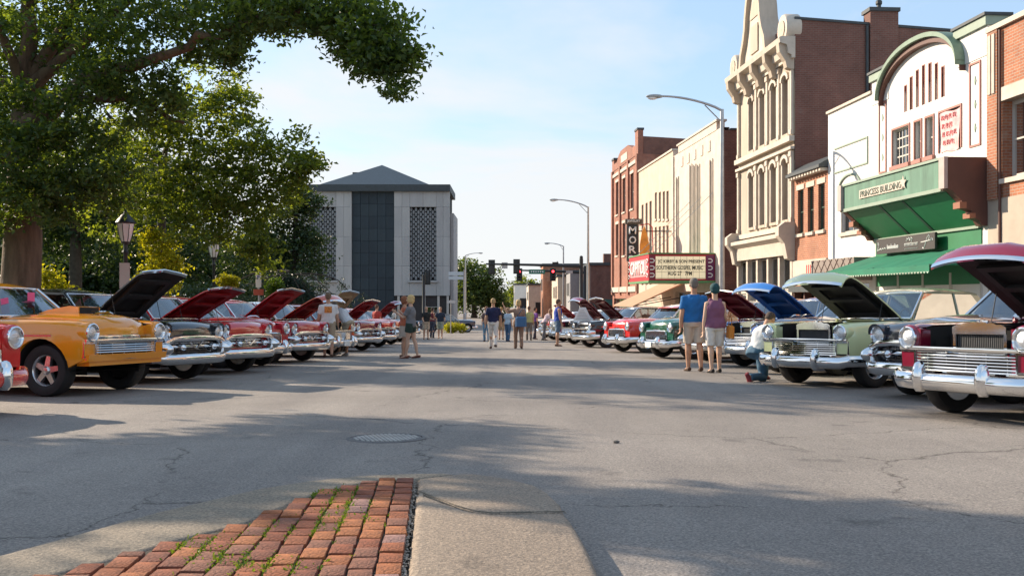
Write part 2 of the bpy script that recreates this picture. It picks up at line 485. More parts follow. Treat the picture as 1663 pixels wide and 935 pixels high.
# ------------------------------------------------------------------ the brick and concrete traffic island
isl = bpy.data.objects.new('traffic_island', None); COL.objects.link(isl); tag(isl, kind='structure')
isl.location = (0, 0, 0)
ZT = .09
def slab(name, poly, mat, top=ZT, edges_soft=.04, parent=isl, bot=-.12, dip=0):
    bm = bmesh.new()
    lo = [bm.verts.new((x, y, gz(y)+bot)) for x, y in poly]
    hi = [bm.verts.new((x, y, gz(y)+top)) for x, y in poly]
    n = len(poly)
    ft = bm.faces.new(hi)
    for i in range(n): bm.faces.new((lo[i], lo[(i+1)%n], hi[(i+1)%n], hi[i]))
    bmesh.ops.recalc_face_normals(bm, faces=bm.faces)
    if edges_soft:
        es = [e for e in bm.edges if all(v in hi for v in e.verts)]
        bmesh.ops.bevel(bm, geom=es, offset=edges_soft, segments=3, profile=.6, affect='EDGES')
    bmesh.ops.triangulate(bm, faces=[f for f in bm.faces if len(f.verts) > 4])
    me = bpy.data.meshes.new(name); bm.to_mesh(me); bm.free(); me.materials.append(mat)
    me.polygons.foreach_set("use_smooth", [True]*len(me.polygons)); me.set_sharp_from_angle(angle=rad(40))
    return link(name, me, parent)
def isl_pt(px, y):                                    # a point on the island's top
    d = F*(CAMH-ZT)/(y-520.0)
    return ((px-831.5)/F*d, d)
ag = road_mat('exposed_aggregate', (.27,.23,.18), False)
sl = road_mat('worn_concrete_slab', (.30,.243,.19), False)
sm_ = sl.node_tree
outer = [isl_pt(*p) for p in [(0,897),(130,862),(250,829),(420,790),(500,778),(580,770),(650,766.5),(720,765.5),(775,768),(830,776),(870,786),(893,799),(910,815),(925,840),(940,862),(958,895),(975,935)]]
inner = [isl_pt(*p) for p in [(-40,975),(60,938),(200,902),(300,872),(380,853),(420,839),(475,815),(530,794),(590,782),(640,775.5),(674,777)]]
rr = [isl_pt(*p) for p in [(674,777),(671,800),(666,850),(660,895),(655,935)]]
ex, ey = rr[-1][0]-rr[0][0], rr[-1][1]-rr[0][1]
ext = (rr[-1][0]+ex*1.2, rr[-1][1]+ey*1.2)
gap = .012
band = [(-3.4, 2.9)] + [(-2.55,3.62)] + outer[:8] + [(outer[8][0]-.12, outer[8][1])] + [(rr[0][0]-.005, rr[0][1]+.03)] + inner[::-1][1:-1] + [(-2.15,3.1),(-2.6,2.5)]
slab('aggregate_border', band, ag, ZT-.004)
j = [isl_pt(*p) for p in [(676,796),(700,806),(740,821),(770,830),(800,833),(850,832),(917,831)]]
nose = [(rr[0][0]+gap, rr[0][1]+.02), (outer[8][0]-.10, outer[8][1]+.002)] + outer[8:14][:5] + [(j[-1][0], j[-1][1]+.01)] + [(p[0], p[1]+.018) for p in j[::-1][1:]]
slab('nose_slab', nose, sl, ZT)
rslab = [(j[0][0]-.0, j[0][1]-.012)] + [(p[0], p[1]-.012) for p in j[1:]] + outer[13:] + [(.39,2.6),(.40,1.0),(-.06,1.0)] + [(ext[0]+gap, ext[1])] + [(p[0]+gap, p[1]) for p in rr[::-1][:-1]]
slab('walking_slab', rslab, sl, ZT+.002)
# bed of dirt under the bricks, grass and grit in the joints
dirt = pmat('joint_dirt', (.10,.085,.06), .95, var=.6, scale=30, bump=.8)
bed = inner + rr[1:] + [ext, (ext[0]-1.5, ext[1]), (-2.4,2.6)]
slab('brick_bed', bed, dirt, ZT-.010, 0)
# bricks, each one its own
def inside(x, y, poly):
    c = False; n = len(poly)
    for i in range(n):
        x1, y1 = poly[i]; x2, y2 = poly[(i+1)%n]
        if (y1 > y) != (y2 > y) and x < (x2-x1)*(y-y1)/(y2-y1)+x1: c = not c
    return c
bw, bl = .100, .168
bcols = [(.235,.070,.026),(.20,.056,.024),(.27,.088,.030),(.155,.046,.024),(.30,.102,.034),(.18,.070,.042),(.24,.13,.11)]
bmats = [pmat('paver_brick_colour%d' % i, c, .9, var=.42, scale=26, bump=.55, bscale=70) for i, c in enumerate(bcols)]
def brick_mesh(i, full=1.0):
    r = random.Random(i)
    bm = bmesh.new()
    bmesh.ops.create_cube(bm, size=1)
    for v in bm.verts:
        v.co.x *= (bw-.008-r.uniform(0,.005)); v.co.y *= (bl*full-.009-r.uniform(0,.006)); v.co.z *= .06
        v.co.x += r.uniform(-.004,.004); v.co.y += r.uniform(-.006,.006)
    es = [e for e in bm.edges if all(v.co.z > 0 for v in e.verts) or abs(e.verts[0].co.z-e.verts[1].co.z) > .01]
    bmesh.ops.bevel(bm, geom=es, offset=.0035, segments=2, profile=.5, affect='EDGES')
    me = bpy.data.meshes.new('brick'); bm.to_mesh(me); bm.free(); me.materials.append(bmats[0])
    me.polygons.foreach_set("use_smooth", [True]*len(me.polygons)); me.set_sharp_from_angle(angle=rad(50))
    return me
bmesh_full = [brick_mesh(i) for i in range(6)]; bmesh_half = [brick_mesh(10+i, .5) for i in range(3)]
gdir = Vector((ex, ey)).normalized()                    # along the columns, towards the camera
gper = Vector((-gdir.y, gdir.x)); 
if gper.x > 0: gper = -gper                              # towards the left
ang = math.atan2(gdir.y, gdir.x) + math.pi/2
rb = random.Random(21)
O0 = Vector(rr[0])
brick_bed_poly = inner + rr[1:] + [ext, (ext[0]-1.45, ext[1]), (-2.35,2.65)]
joints = []
for c in range(19):
    off = (c % 2)*.5*bl + rb.uniform(-.012,.012)
    cxx = (c+.5)*bw + .006
    s = -bl*6 + off
    while s < 4.4:
        ctr = O0 + gper*cxx + gdir*(s+bl/2)
        ends = [O0 + gper*cxx + gdir*(s+bl*.06), O0 + gper*cxx + gdir*(s+bl*.94)]
        okc = inside(ctr.x, ctr.y, brick_bed_poly)
        oks = [inside(q.x, q.y, brick_bed_poly) for q in ends]
        me = None; q = ctr
        if okc and (oks[0] or oks[1]): 
            if all(oks): me = rb.choice(bmesh_full)
            else:
                me = rb.choice(bmesh_half); q = O0 + gper*cxx + gdir*(s + (bl*.27 if oks[0] else bl*.73))
        if me is not None and q.y > 2.6:
            col = rb.choice(bmats[:6])
            if rb.random() < .05: col = bmats[6]
            b_ = link('brick', me, isl, (q.x, q.y, gz(q.y)+ZT-.022+rb.uniform(-.004,.004)),
                      (rb.uniform(-.018,.018)-.023, rb.uniform(-.022,.022), ang+rb.uniform(-.03,.03)), [col])
            joints.append((q.x, q.y))
        s += bl
# weeds along the joints: tight dark green tufts, with a thicker patch near the middle
wb = MB(); gw = random.Random(3)
patches = [isl_pt(*p) for p in [(340,905),(380,915),(325,890),(400,912),(360,900),(415,917),(350,880),(560,845),(575,825),(535,835),(445,865),(505,800),(525,860),(560,815),(470,922),(545,800)]]
for i in range(2000):
    if gw.random() < .8:
        c = gw.choice(patches); sg = .055
        x, y = c[0]+gw.gauss(0, sg), c[1]+gw.gauss(0, sg*1.5)
    else:
        k = gw.randrange(1, 9); p = O0 + gper*(k*bw+.006) + gdir*gw.uniform(0, 2.2)
        x, y = p.x+gw.gauss(0,.006), p.y
        if (math.sin(y*9+k*5)+math.sin(y*23+k)) < 1.1: continue
    # keep to the joints: snap towards the nearest column joint
    r_ = Vector((x, y)) - O0
    u = r_.dot(gper); u0 = round((u-.006)/bw)*bw+.006
    if gw.random() < .8: u = u0 + gw.gauss(0, .008)
    p = O0 + gper*u + gdir*r_.dot(gdir)
    if not inside(p.x, p.y, brick_bed_poly): continue
    z = gz(p.y)+ZT-.004; h = gw.uniform(.006,.022); a = gw.uniform(0,6.28); w = gw.uniform(.004,.010)
    lx, ly = gw.gauss(0,.010), gw.gauss(0,.010)
    wb.add([(p.x-w*math.cos(a), p.y-w*math.sin(a), z), (p.x+w*math.cos(a), p.y+w*math.sin(a), z), (p.x+lx+w*.4, p.y+ly, z+h), (p.x+lx-w*.4, p.y+ly, z+h)], [(0,1,2,3)])
tag(wb.build('weeds', leaf_mat('weed_leaf', (.05,.10,.015), (.16,.24,.04), .3), isl, fixn=False), kind='stuff')
# grit lying in the joints and the gutter
gm = MB(); gg = random.Random(8)
for i in range(900):
    k = gg.random()
    if k < .4:
        t = gg.random(); p = (rr[0][0]+(ext[0]-rr[0][0])*t*.55+gg.gauss(0,.008), rr[0][1]+(ext[1]-rr[0][1])*t*.55); z = gz(p[1])+ZT-.008
    elif k < .6:
        q = gg.choice(joints); p = (q[0]+gg.gauss(0,.08), q[1]+gg.gauss(0,.1)); z = gz(p[1])+ZT-.006
        if not inside(p[0], p[1], brick_bed_poly): continue
    else:
        i0 = gg.randrange(len(outer)-1); t = gg.random(); a, c = outer[i0], outer[i0+1]
        p = (a[0]+(c[0]-a[0])*t+gg.gauss(0,.02), a[1]+(c[1]-a[1])*t+abs(gg.gauss(0,.02))); z = gz(p[1])+.003
    r = gg.uniform(.002,.007)
    gm.ball((p[0], p[1], z), (r, r*.8, r*.6), 5, 3)
tag(gm.build('gravel', pmat('grit', (.36,.32,.27), .9, var=.5, scale=40), isl), kind='stuff')

# dark seam of dirt where the island meets the asphalt
seam = MB()
for i in range(len(outer)-1):
    a, c = Vector(outer[i]), Vector(outer[i+1]); n_ = 6
    for k in range(n_):
        p = a.lerp(c, k/n_); q = a.lerp(c, (k+1)/n_)
        nrm = (Vector((p.y-q.y, q.x-p.x))).normalized(); wdt = .017+.011*math.sin(i*3.1+k*2.2)
        seam.add([(p.x, p.y, gz(p.y)+.004), (q.x, q.y, gz(q.y)+.004), (q.x+nrm.x*wdt, q.y+nrm.y*wdt, gz(q.y)+.004), (p.x+nrm.x*wdt, p.y+nrm.y*wdt, gz(p.y)+.004)], [(0,1,2,3)])
for a, c in zip(j, j[1:]):
    for k in range(4):
        p = Vector(a).lerp(Vector(c), k/4); q = Vector(a).lerp(Vector(c), (k+1)/4); wdt = .013+.006*math.sin(p.x*40)
        seam.add([(p.x, p.y-wdt, gz(p.y)+ZT+.004), (q.x, q.y-wdt, gz(q.y)+ZT+.004), (q.x, q.y+.010, gz(q.y)+ZT+.004), (p.x, p.y+.010, gz(p.y)+ZT+.004)], [(0,1,2,3)])
tag(seam.build('dirt_seam', dirt, isl), kind='stuff')

# manhole cover
mx_, my_ = onroad(627, 711)
mh = thing('manhole_cover', 'round cast iron manhole cover set in the asphalt beyond the brick island', 'manhole cover', (mx_, my_, gz(my_)))
b = MB(); b.lathe([(.30,-.03),(.30,.004),(.0,.005)], 40); b.build('cover_plate', M['iron'], mh, smooth=30)
b = MB(); b.lathe([(.31,-.03),(.31,.006),(.335,.006),(.342,.002),(.342,-.03)], 40); b.build('frame_ring', M['iron'], mh, smooth=30)
b = MB()
for i in range(-7, 8):
    for k in range(-7, 8):
        if (i*i+k*k)*.0361**2 < .265**2: b.box(i*.036-.012, i*.036+.012, k*.036-.012, k*.036+.012, .0045, .009)
tag(b.build('raised_studs', pmat('worn_iron', (.42,.40,.37), .7, .1, var=.3), mh), kind='stuff')
mh.rotation_euler = (-math.atan(SLOPE), 0, .3)
b = MB(); lx, ly = onroad(1001, 719); b.ball((lx, ly, gz(ly)+.012), (.03,.022,.013), 7, 4)
tag(b.build('stone', pmat('small_stone', (.12,.11,.10), .9, var=.3, scale=40), None), 'small dark stone lying on the open asphalt', 'stone')
# ------------------------------------------------------------------ the row of shops on the right
RZ = math.atan2(-1, .0702)          # local X runs along the facade towards the camera, Y into the building
NRM = math.hypot(1, .0702)
def fd(px): return 14.0 / ((px-831.5)/F + .0702)
class Bld:
    def __init__(s, name, label, pl, pr, cat='building', dr=None):
        s.dl = fd(pl); s.dr = dr if dr is not None else fd(pr)
        s.base = gz(s.dl) + .10
        s.W = (s.dl - s.dr)*NRM
        s.o = thing(name, label, cat, (FAC(s.dl), s.dl, s.base), RZ)
    def X(s, px): return (s.dl - fd(px))*NRM
    def Z(s, px, y): return zpx(y, fd(px)) - s.base
def wall_mesh(W, z0, z1, holes, dd=.18, x0=0.0, y=0.0):
    """front wall in the plane Y = y with openings (x, z, w, h) and their reveals"""
    b = MB()
    xs = sorted({x0, W} | {round(v, 4) for h in holes for v in (h[0], h[0]+h[2])})
    zs = sorted({z0, z1} | {round(v, 4) for h in holes for v in (h[1], h[1]+h[3])})
    for i in range(len(xs)-1):
        for k in range(len(zs)-1):
            cx, cz = (xs[i]+xs[i+1])/2, (zs[k]+zs[k+1])/2
            if any(h[0] < cx < h[0]+h[2] and h[1] < cz < h[1]+h[3] for h in holes): continue
            b.add([(xs[i],y,zs[k]),(xs[i+1],y,zs[k]),(xs[i+1],y,zs[k+1]),(xs[i],y,zs[k+1])], [(0,1,2,3)])
    for (x, z, w, h) in holes:
        b.add([(x,y,z),(x+w,y,z),(x+w,y,z+h),(x,y,z+h),(x,y+dd,z),(x+w,y+dd,z),(x+w,y+dd,z+h),(x,y+dd,z+h)],
              [(0,1,5,4),(1,2,6,5),(2,3,7,6),(3,0,4,7)])
    return b
def shell(b, W, D, z0, z1, back_drop=0.0, mi=0, par=.35):
    """sides, back and a flat roof sunk behind the parapet"""
    zb = z1 - back_drop
    b.add([(0,0,z0),(0,D,z0),(0,D,zb),(0,0,z1)], [(0,3,2,1)], mi)
    b.add([(W,0,z0),(W,D,z0),(W,D,zb),(W,0,z1)], [(0,1,2,3)], mi)
    b.add([(0,D,z0),(W,D,z0),(W,D,zb),(0,D,zb)], [(0,3,2,1)], mi)
    b.add([(0,.3,z1-par),(W,.3,z1-par),(W,D,zb-par),(0,D,zb-par)], [(0,1,2,3)], mi)
    b.add([(0,.3,z1-par),(W,.3,z1-par),(W,.3,z1),(0,.3,z1)], [(0,3,2,1)], mi)
    b.add([(0,0,z1),(W,0,z1),(W,.3,z1),(0,.3,z1)], [(0,1,2,3)], mi)
_wm = {}
def window(o, x, z, w, h, frame, rows=2, cols=1, depth=.14, glass=None, fw=.05, name='window', sill=None, blind=None):
    key = (round(w,2), round(h,2), frame.name, rows, cols, fw)
    if key not in _wm:
        b = MB(); t = .05
        b.box(0, fw, 0, t, 0, h); b.box(w-fw, w, 0, t, 0, h); b.box(fw, w-fw, 0, t, 0, fw); b.box(fw, w-fw, 0, t, h-fw, h)
        for r in range(1, rows): b.box(fw, w-fw, .005, t-.005, h*r/rows-.022, h*r/rows+.022)
        for c in range(1, cols): b.box(w*c/cols-.016, w*c/cols+.016, .008, t-.008, fw, h-fw)
        fm = b.mesh('window_frame', frame)
        g = MB(); g.add([(fw*.8,t*.55,fw*.8),(w-fw*.8,t*.55,fw*.8),(w-fw*.8,t*.55,h-fw*.8),(fw*.8,t*.55,h-fw*.8)], [(0,1,2,3)])
        gm_ = g.mesh('pane', M['bglass'])
        k = MB(); k.add([(0,0,0),(w,0,0),(w,0,h),(0,0,h)], [(0,1,2,3)])
        km = k.mesh('blind', M['dark'])
        _wm[key] = (fm, gm_, km)
    fm, gm_, km = _wm[key]
    f = link(name, fm, o, (x, depth, z))
    link('pane', gm_, f, None, None, [glass] if glass else None)
    link('room_behind' if blind is None else 'blind', km, f, (0, .10, 0), None, [blind] if blind else None)
    if sill:
        key2 = ('sill', round(w,2), sill.name)
        if key2 not in _wm:
            b = MB(); b.box(-.08, w+.08, -.09, .1, -.12, 0); _wm[key2] = b.mesh('sill', sill)
        link('sill', _wm[key2], f, (0, -depth, 0))
    return f
def text_mesh(s, h, mat, depth=.01, width=None, name='lettering', font_sx=1.0):
    c = bpy.data.curves.new('t', 'FONT'); c.body = s; c.size = 1.0; c.extrude = 0.0
    c.resolution_u = 2; c.offset = .016
    t = bpy.data.objects.new('t', c)
    COL.objects.link(t)
    me = bpy.data.meshes.new_from_object(t.evaluated_get(bpy.context.evaluated_depsgraph_get()))
    bpy.data.objects.remove(t); bpy.data.curves.remove(c)
    n = len(me.vertices); co = np.zeros(n*3); me.vertices.foreach_get('co', co); co = co.reshape(-1,3)
    mn, mxx = co.min(0), co.max(0)
    sc = h/(mxx[1]-mn[1]); sx = sc*font_sx if width is None else width/(mxx[0]-mn[0])
    x = (co[:,0]-(mn[0]+mxx[0])/2)*sx; z = (co[:,1]-(mn[1]+mxx[1])/2)*sc
    nv = np.stack([x, np.zeros(n), z], 1)
    bm = bmesh.new(); bm.from_mesh(me)
    for i, v in enumerate(bm.verts): v.co = nv[i]
    r = bmesh.ops.extrude_face_region(bm, geom=bm.faces[:])
    for v in [g for g in r['geom'] if isinstance(g, bmesh.types.BMVert)]: v.co.y -= depth
    bmesh.ops.recalc_face_normals(bm, faces=bm.faces)
    bm.to_mesh(me); bm.free(); me.name = name
    me.materials.clear(); me.materials.append(mat)
    return me
mb_red = brick_mat('red_brick', (.36,.115,.062), (.29,.085,.05), (.33,.27,.22))
mb_orange = brick_mat('orange_brick', (.43,.16,.075), (.36,.12,.06), (.40,.33,.26))
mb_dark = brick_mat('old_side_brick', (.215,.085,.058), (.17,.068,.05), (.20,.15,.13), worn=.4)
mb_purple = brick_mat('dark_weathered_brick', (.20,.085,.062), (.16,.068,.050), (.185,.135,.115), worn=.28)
m_cream = pmat('cream_paint', (.44,.365,.285), .75, var=.22, scale=1.3, streak=True)
m_cream2 = pmat('pale_cream_trim', (.52,.455,.38), .7, var=.15, scale=2)
m_lime = pmat('limestone', (.57,.485,.41), .8, var=.16, scale=1.5, bump=.1)
m_beige = pmat('beige_stucco', (.56,.445,.35), .85, var=.14, scale=1.2, bump=.1)
m_wwall = pmat('white_painted_wall', (.69,.67,.63), .7, var=.09, scale=2.0, bump=.08)
m_gtrim = pmat('grey_green_trim', (.26,.33,.26), .6, var=.08)
m_green = pmat('green_panel_paint', (.012,.16,.06), .5, var=.12, scale=2)
m_dgreen = pmat('weathered_green_fascia', (.10,.21,.15), .7, var=.3, scale=3, streak=True)
m_canvas = pmat('green_canvas', (.010,.165,.092), .8, var=.18, scale=1.4, bump=.12)
m_taupe = pmat('taupe_shingle', (.24,.20,.175), .85, var=.15, scale=3)
m_conc = pmat('plain_cement_wall', (.42,.36,.29), .85, var=.12, scale=1.5, bump=.15)
m_brown = pmat('brown_panel', (.105,.042,.030), .6, var=.15, scale=2)
m_pinkframe = pmat('dusty_red_trim', (.36,.15,.12), .6)
m_red = pmat('marquee_red', (.42,.022,.030), .45, var=.1)
m_wframe = pmat('grey_window_frame', (.50,.47,.42), .6)
m_redpaint = pmat('red_letter', (.5,.03,.03), .5)
m_blind = pmat('pale_blind', (.55,.53,.48), .8, var=.05)
m_greenframe = pmat('dark_green_frame', (.03,.07,.045), .5)
m_black = pmat('black_letter', (.01,.01,.01), .6)
m_slate = pmat('dark_roof_metal', (.045,.055,.06), .6, var=.2)

def shopfront(o, x0, x1, z1, frame, n=4, z0=0.0, kick=.45, depth=.5):
    """recessed glazed ground floor with posts"""
    w = (x1-x0)/n
    for k in range(n):
        window(o, x0+k*w+.06, z0+kick, w-.12, z1-z0-kick-.05, frame, 2 if k % 2 else 1, 1, depth-.3, fw=.06, name='shop_window')
    b = MB()
    for k in range(n+1): b.box(x0+k*w-.06+(.06 if k == 0 else 0), x0+k*w+.06-(.06 if k == n else 0), -.04, .22, z0, z1)
    b.box(x0+.001, x1-.001, .02, .20, z0+.01, z0+kick-.01)
    b.build('shopfront_posts', frame, o)

# --- brick building at the right edge
B = Bld('brick_shop_building', 'red brick two storey building with tall upper windows and a bare cement ground floor', 1606, 0, dr=9.0)
W = B.W; zt = B.Z(1628, 45)
wx = B.X(1630); ww = 2.15; wz, wz1 = B.Z(1648, 287), B.Z(1648, 158)
holes = [(wx+k*3.1, wz, ww, wz1-wz) for k in range(5)]
zc = B.Z(1650, 318)
b = wall_mesh(W, zc, zt, holes, .35); shell(b, W, 16, 0, zt); b.build('wall', mb_orange, B.o)
b = wall_mesh(W, 0, zc, [(3.2, .2, 1.3, 2.3), (6.2,.7,3.2,2.0), (11,.7,3.2,2.0)], .3, y=-.03); b.box(0, W, -.03, 0, zc-.002, zc+.0); b.build('cement_wall', m_conc, B.o)
for h in holes:
    window(B.o, *h, m_wframe, 2, 1, .22, fw=.11, sill=m_cream2, blind=m_blind)
    b = MB(); b.box(h[0]-.18, h[0]+h[2]+.18, -.05, .04, h[1]+h[3]+.005, h[1]+h[3]+.34); b.build('lintel', m_cream2, B.o)
window(B.o, 3.2, .2, 1.3, 2.3, m_wframe, 1, 1, .2, name='shop_door'); window(B.o, 6.2, .7, 3.2, 2.0, m_wframe, 1, 3, .2, name='shop_window'); window(B.o, 11, .7, 3.2, 2.0, m_wframe, 1, 3, .2, name='shop_window')
b = MB(); b.box(-.0, W, -.1, .33, zt+.001, zt+.13); b.build('coping', m_cream2, B.o)
b = MB(); b.box(.06, .52, -.09, -.002, zc, zt-.02); b.build('pilaster', mb_orange, B.o)
b = MB(); b.box(.14, .26, -.12, -.092, zt-1.6, zt-.1); b.box(.32, .44, -.12, -.092, zt-1.6, zt-.1); b.build('pilaster_panel', m_cream2, B.o)
b = MB(); b.tube([(.60,-.06,zt-.05),(.60,-.06,.3)], .035, 8); b.build('downpipe', m_brown, B.o)

# --- white building with the arched gable
P = Bld('arched_gable_building', 'white two storey building with a curved gable, green marquee box and green awning', 1417, 1606)
W = P.W; zs = 7.2 - P.base + .02; ztop = P.Z(1430, 113)
wins = []
for a, c in ((1450,1477),(1486,1496.5),(1504,1516.5),(1526,1561)):
    wins.append((P.X(a), 5.05-P.base, P.X(c)-P.X(a), 1.12))
za0 = P.Z(1471,182)
slits = []
for px, ty in ((1471,140),(1480,126),(1490,115),(1500,107),(1510.5,103.5),(1521,104),(1531.5,109)):
    slits.append((P.X(px)-.065, 6.60-P.base, .13, P.Z(px, ty)-(6.60-P.base)))
b = wall_mesh(W, 0, zs, wins+[s_ for s_ in slits if s_[1]+s_[3] < zs], .16)
P.wall = b
# upper part with the curve: columns of quads under the arc
xa, xb = P.X(1437), P.X(1566); rise = 1.22
def arc(x):
    t = (x-(xa+xb)/2)/((xb-xa)/2)
    if abs(t) >= 1: return zs
    return zs + rise*math.sqrt(max(0, 1-abs(t)**2.2))
b2 = wall_mesh(W, 0, zs, wins+[(s_[0], s_[1], s_[2], zs-s_[1]) for s_ in slits], .16)
edges = sorted({xa, xb} | {xa+(xb-xa)*k/44 for k in range(45)} | {s_[0] for s_ in slits} | {s_[0]+s_[2] for s_ in slits})
for x0, x1 in zip(edges, edges[1:]):
    cx = (x0+x1)/2; lo = zs; inn = [s_ for s_ in slits if s_[0] < cx < s_[0]+s_[2]]
    if inn: lo = inn[0][1]+inn[0][3]
    b2.add([(x0,0,lo),(x1,0,lo),(x1,0,max(lo,arc(x1))),(x0,0,max(lo,arc(x0)))], [(0,1,2,3)])
    b2.add([(x0,.55,zs),(x1,.55,zs),(x1,.55,arc(x1)),(x0,.55,arc(x0))], [(3,2,1,0)])
shell(b2, W, 16, 0, zs)
b2.build('wall', m_wwall, P.o)
for s_ in slits:
    b = MB(); x, z, w, h = s_
    b.box(x-.03, x, -.012, .05, z, z+h); b.box(x+w, x+w+.03, -.012, .05, z, z+h); b.box(x-.03, x+w+.03, -.012, .05, z+h+.002, z+h+.03)
    f = b.build('slit_window', m_pinkframe, P.o)
    g = MB(); g.box(x, x+w, .14, .16, z, z+h); g.build('pane', M['dark'], f)
# curved moulding and its barrel roof
for nm, o0, o1, h0, h1, mt in (('arch_moulding', -.30, .10, .02, .15, pmat('arch_green', (.17,.25,.18), .6, var=.15)), ('arch_soffit', -.18, .0, -.14, .018, m_brown)):
    pth = []
    b = MB(); rows = []
    for k in range(41):
        t = -1 + 2*k/40
        x = (xa+xb)/2 + (xb-xa)/2*1.03*math.sin(t*math.pi/2)
        tt = abs((x-(xa+xb)/2)/((xb-xa)/2*1.03)); z = zs-.02 + rise*(max(0, 1-tt**2.2))**.5
        rows.append([(x, o0, z+h0), (x, o0, z+h1), (x, o1, z+h1), (x, o1, z+h0), (x, o0, z+h0)])
    b.grid(rows); b.build(nm, mt, P.o, smooth=40)
b = MB(); rows = []
for k in range(25):
    t = -1+2*k/24; x = (xa+xb)/2+(xb-xa)/2*math.sin(t*math.pi/2); z = arc(x)+.10
    rows.append([(x, .11, z), (x, 6.0, z)])
b.grid(rows); b.build('barrel_roof', pmat('blue_green_metal_roof', (.045,.16,.22), .5, var=.1), P.o, smooth=40)
for x0, x1, nm in ((P.X(1417)-.0, xa+.28, 'left'), (xb-.35, W-.02, 'right')):
    b = MB(); b.box(x0, x1, -.02, .5, zs+.003, ztop-.30); b.build('pier', m_wwall, P.o)
    b = MB(); b.box(x0-.05, x1+.04, -.10, .56, ztop-.297, ztop-.06); b.build('pier_cornice', m_gtrim, P.o)
    b = MB(); b.box(x0-.09, x1+.08, -.15, .62, ztop-.057, ztop+.02); b.build('pier_cap', m_slate, P.o)
for k, h in enumerate(wins):
    if k < 3: window(P.o, *h, m_wframe, 2 if k else 4, 5 if k == 0 else 1, .10, fw=.05, sill=m_pinkframe, blind=None)
    b = MB(); x, z, w, hh = h
    b.box(x-.05, x, -.03, .02, z, z+hh); b.box(x+w, x+w+.05, -.03, .02, z, z+hh); b.box(x-.05, x+w+.05, -.03, .02, z+hh+.002, z+hh+.06)
    b.build('window_surround', m_pinkframe, P.o)
x, z, w, hh = wins[3]
b = MB(); b.add([(x,.15,z),(x+w,.15,z),(x+w,.15,z+hh),(x,.15,z+hh)], [(0,1,2,3)]); b.build('dark_opening', M['dark'], P.o)
# pink banner
bn = thing('banner', 'faded pink and white cloth banner hung in the upper opening of the white building', 'banner', (0,0,0))
bn.matrix_world = P.o.matrix_basis.copy()
b = MB(); rows = []
for i in range(10):
    rows.append([(x+.10+(w-.14)*k/8, -.03+.02*math.sin(k*1.3+i*.5), z-.02+(hh-.02)*i/9+.03*math.sin(k*.8)) for k in range(9)])
b.grid(rows)
b.build('cloth', pmat('pink_banner_cloth', (.80,.42,.42), .8, var=.35, scale=3.5), bn, smooth=60)
ink = pmat('faded_red_ink', (.66,.24,.24), .8, var=.3, scale=6)
for i in range(4):                       # washed-out lines of print, no longer readable
    for q in range(4 - (i % 2)):
        b = MB(); u = x+.22+q*(w-.34)/4+.03*i; zc_ = z+hh*.84-i*.235
        b.tube([(u, -.058, zc_-.06), (u+.02, -.058, zc_+.06), (u+.09, -.058, zc_+.05), (u+.07, -.058, zc_-.02), (u+.11, -.058, zc_-.06)], .016, 5); b.build('print_stroke', ink, bn)
# tall diamond panels
for a, c, y0, y1 in ((1428,1440,281,166),(1575,1593.5,238,101)):
    xl, xr = P.X(a), P.X(c); z0, z1 = P.Z((a+c)/2, y0), P.Z((a+c)/2, y1)
    b = MB(); t = .05
    b.box(xl, xl+t, -.03, -.001, z0, z1); b.box(xr-t, xr, -.03, -.001, z0, z1); b.box(xl+t, xr-t, -.03, -.001, z0, z0+t); b.box(xl+t, xr-t, -.03, -.001, z1-t, z1)
    f = b.build('tall_panel_frame', m_pinkframe, P.o)
    for q in (.22, .5, .78):
        zc_ = z0+(z1-z0)*q; xm = (xl+xr)/2
        d_ = MB(); d_.prism([(xm-.05,zc_),(xm,zc_-.12),(xm+.05,zc_),(xm,zc_+.12)], -.02, -.001); d_.build('diamond', m_gtrim, f)
# projecting marquee box
PR = 1.08
zf1, zf0, zw = 4.55-P.base, 3.84-P.base, 2.86-P.base
b = MB(); b.box(.22, W-.34, -PR, -PR+.10, zf0, zf1); b.build('marquee_fascia', m_dgreen, P.o)
b = MB(); b.box(.20, W-.33, -PR-.05, -.002, zf1+.002, zf1+.07); b.box(.20, W-.33, -PR-.03, -PR+.12, zf0-.10, zf0-.002); b.build('marquee_trim', m_gtrim, P.o)
for xs_ in (W-.30, .0):
    b = MB(); b.prism([(-PR,zf0-.08),(-PR,zf1+.04),(-.002,zf1+.04),(-.002,zw-.02),(-.18,zw-.02),(-.26,zw+.12),(-.42,zw+.18),(-.46,zw+.36),(-.66,zw+.42),(-.72,zw+.62),(-.98,zf0-.10)], xs_, xs_+.30, plane='YZ')
    b.build('marquee_end_wing', m_brown, P.o)
    b = MB(); b.box(xs_+.01, xs_+.29, -PR-.10, -PR-.003, zf0-.05, zf1+.05); b.build('wing_front_panel', pmat('pinkish_panel', (.46,.36,.33), .7, var=.1), P.o)
    for q in ((-.74,-.60,zw+.42,zw+.66),(-.48,-.36,zw+.17,zw+.38)):
        b = MB(); b.box(xs_-.02, xs_+.32, q[0]-.04, q[1], q[2], q[3]-.08); b.build('stepped_bracket', pmat('rust_trim', (.30,.12,.07), .7), P.o)
def slope_panel(x0, x1, mat, name, off=0.0, th=.04):
    b = MB(); a0, a1 = (-PR+.12, zf0-.12), (-.06, zw+.02)
    b.prism([(a0[0], a0[1]-off), (a1[0], a1[1]-off), (a1[0], a1[1]+th-off), (a0[0], a0[1]+th-off)], x0, x1, plane='YZ'); return b.build(name, mat, P.o)
wn = W-.68
for k, (q0, q1) in enumerate(((0,.36),(.385,.60),(.625,1))):
    slope_panel(.34+wn*q0, .34+wn*q1, m_green, 'soffit_panel')
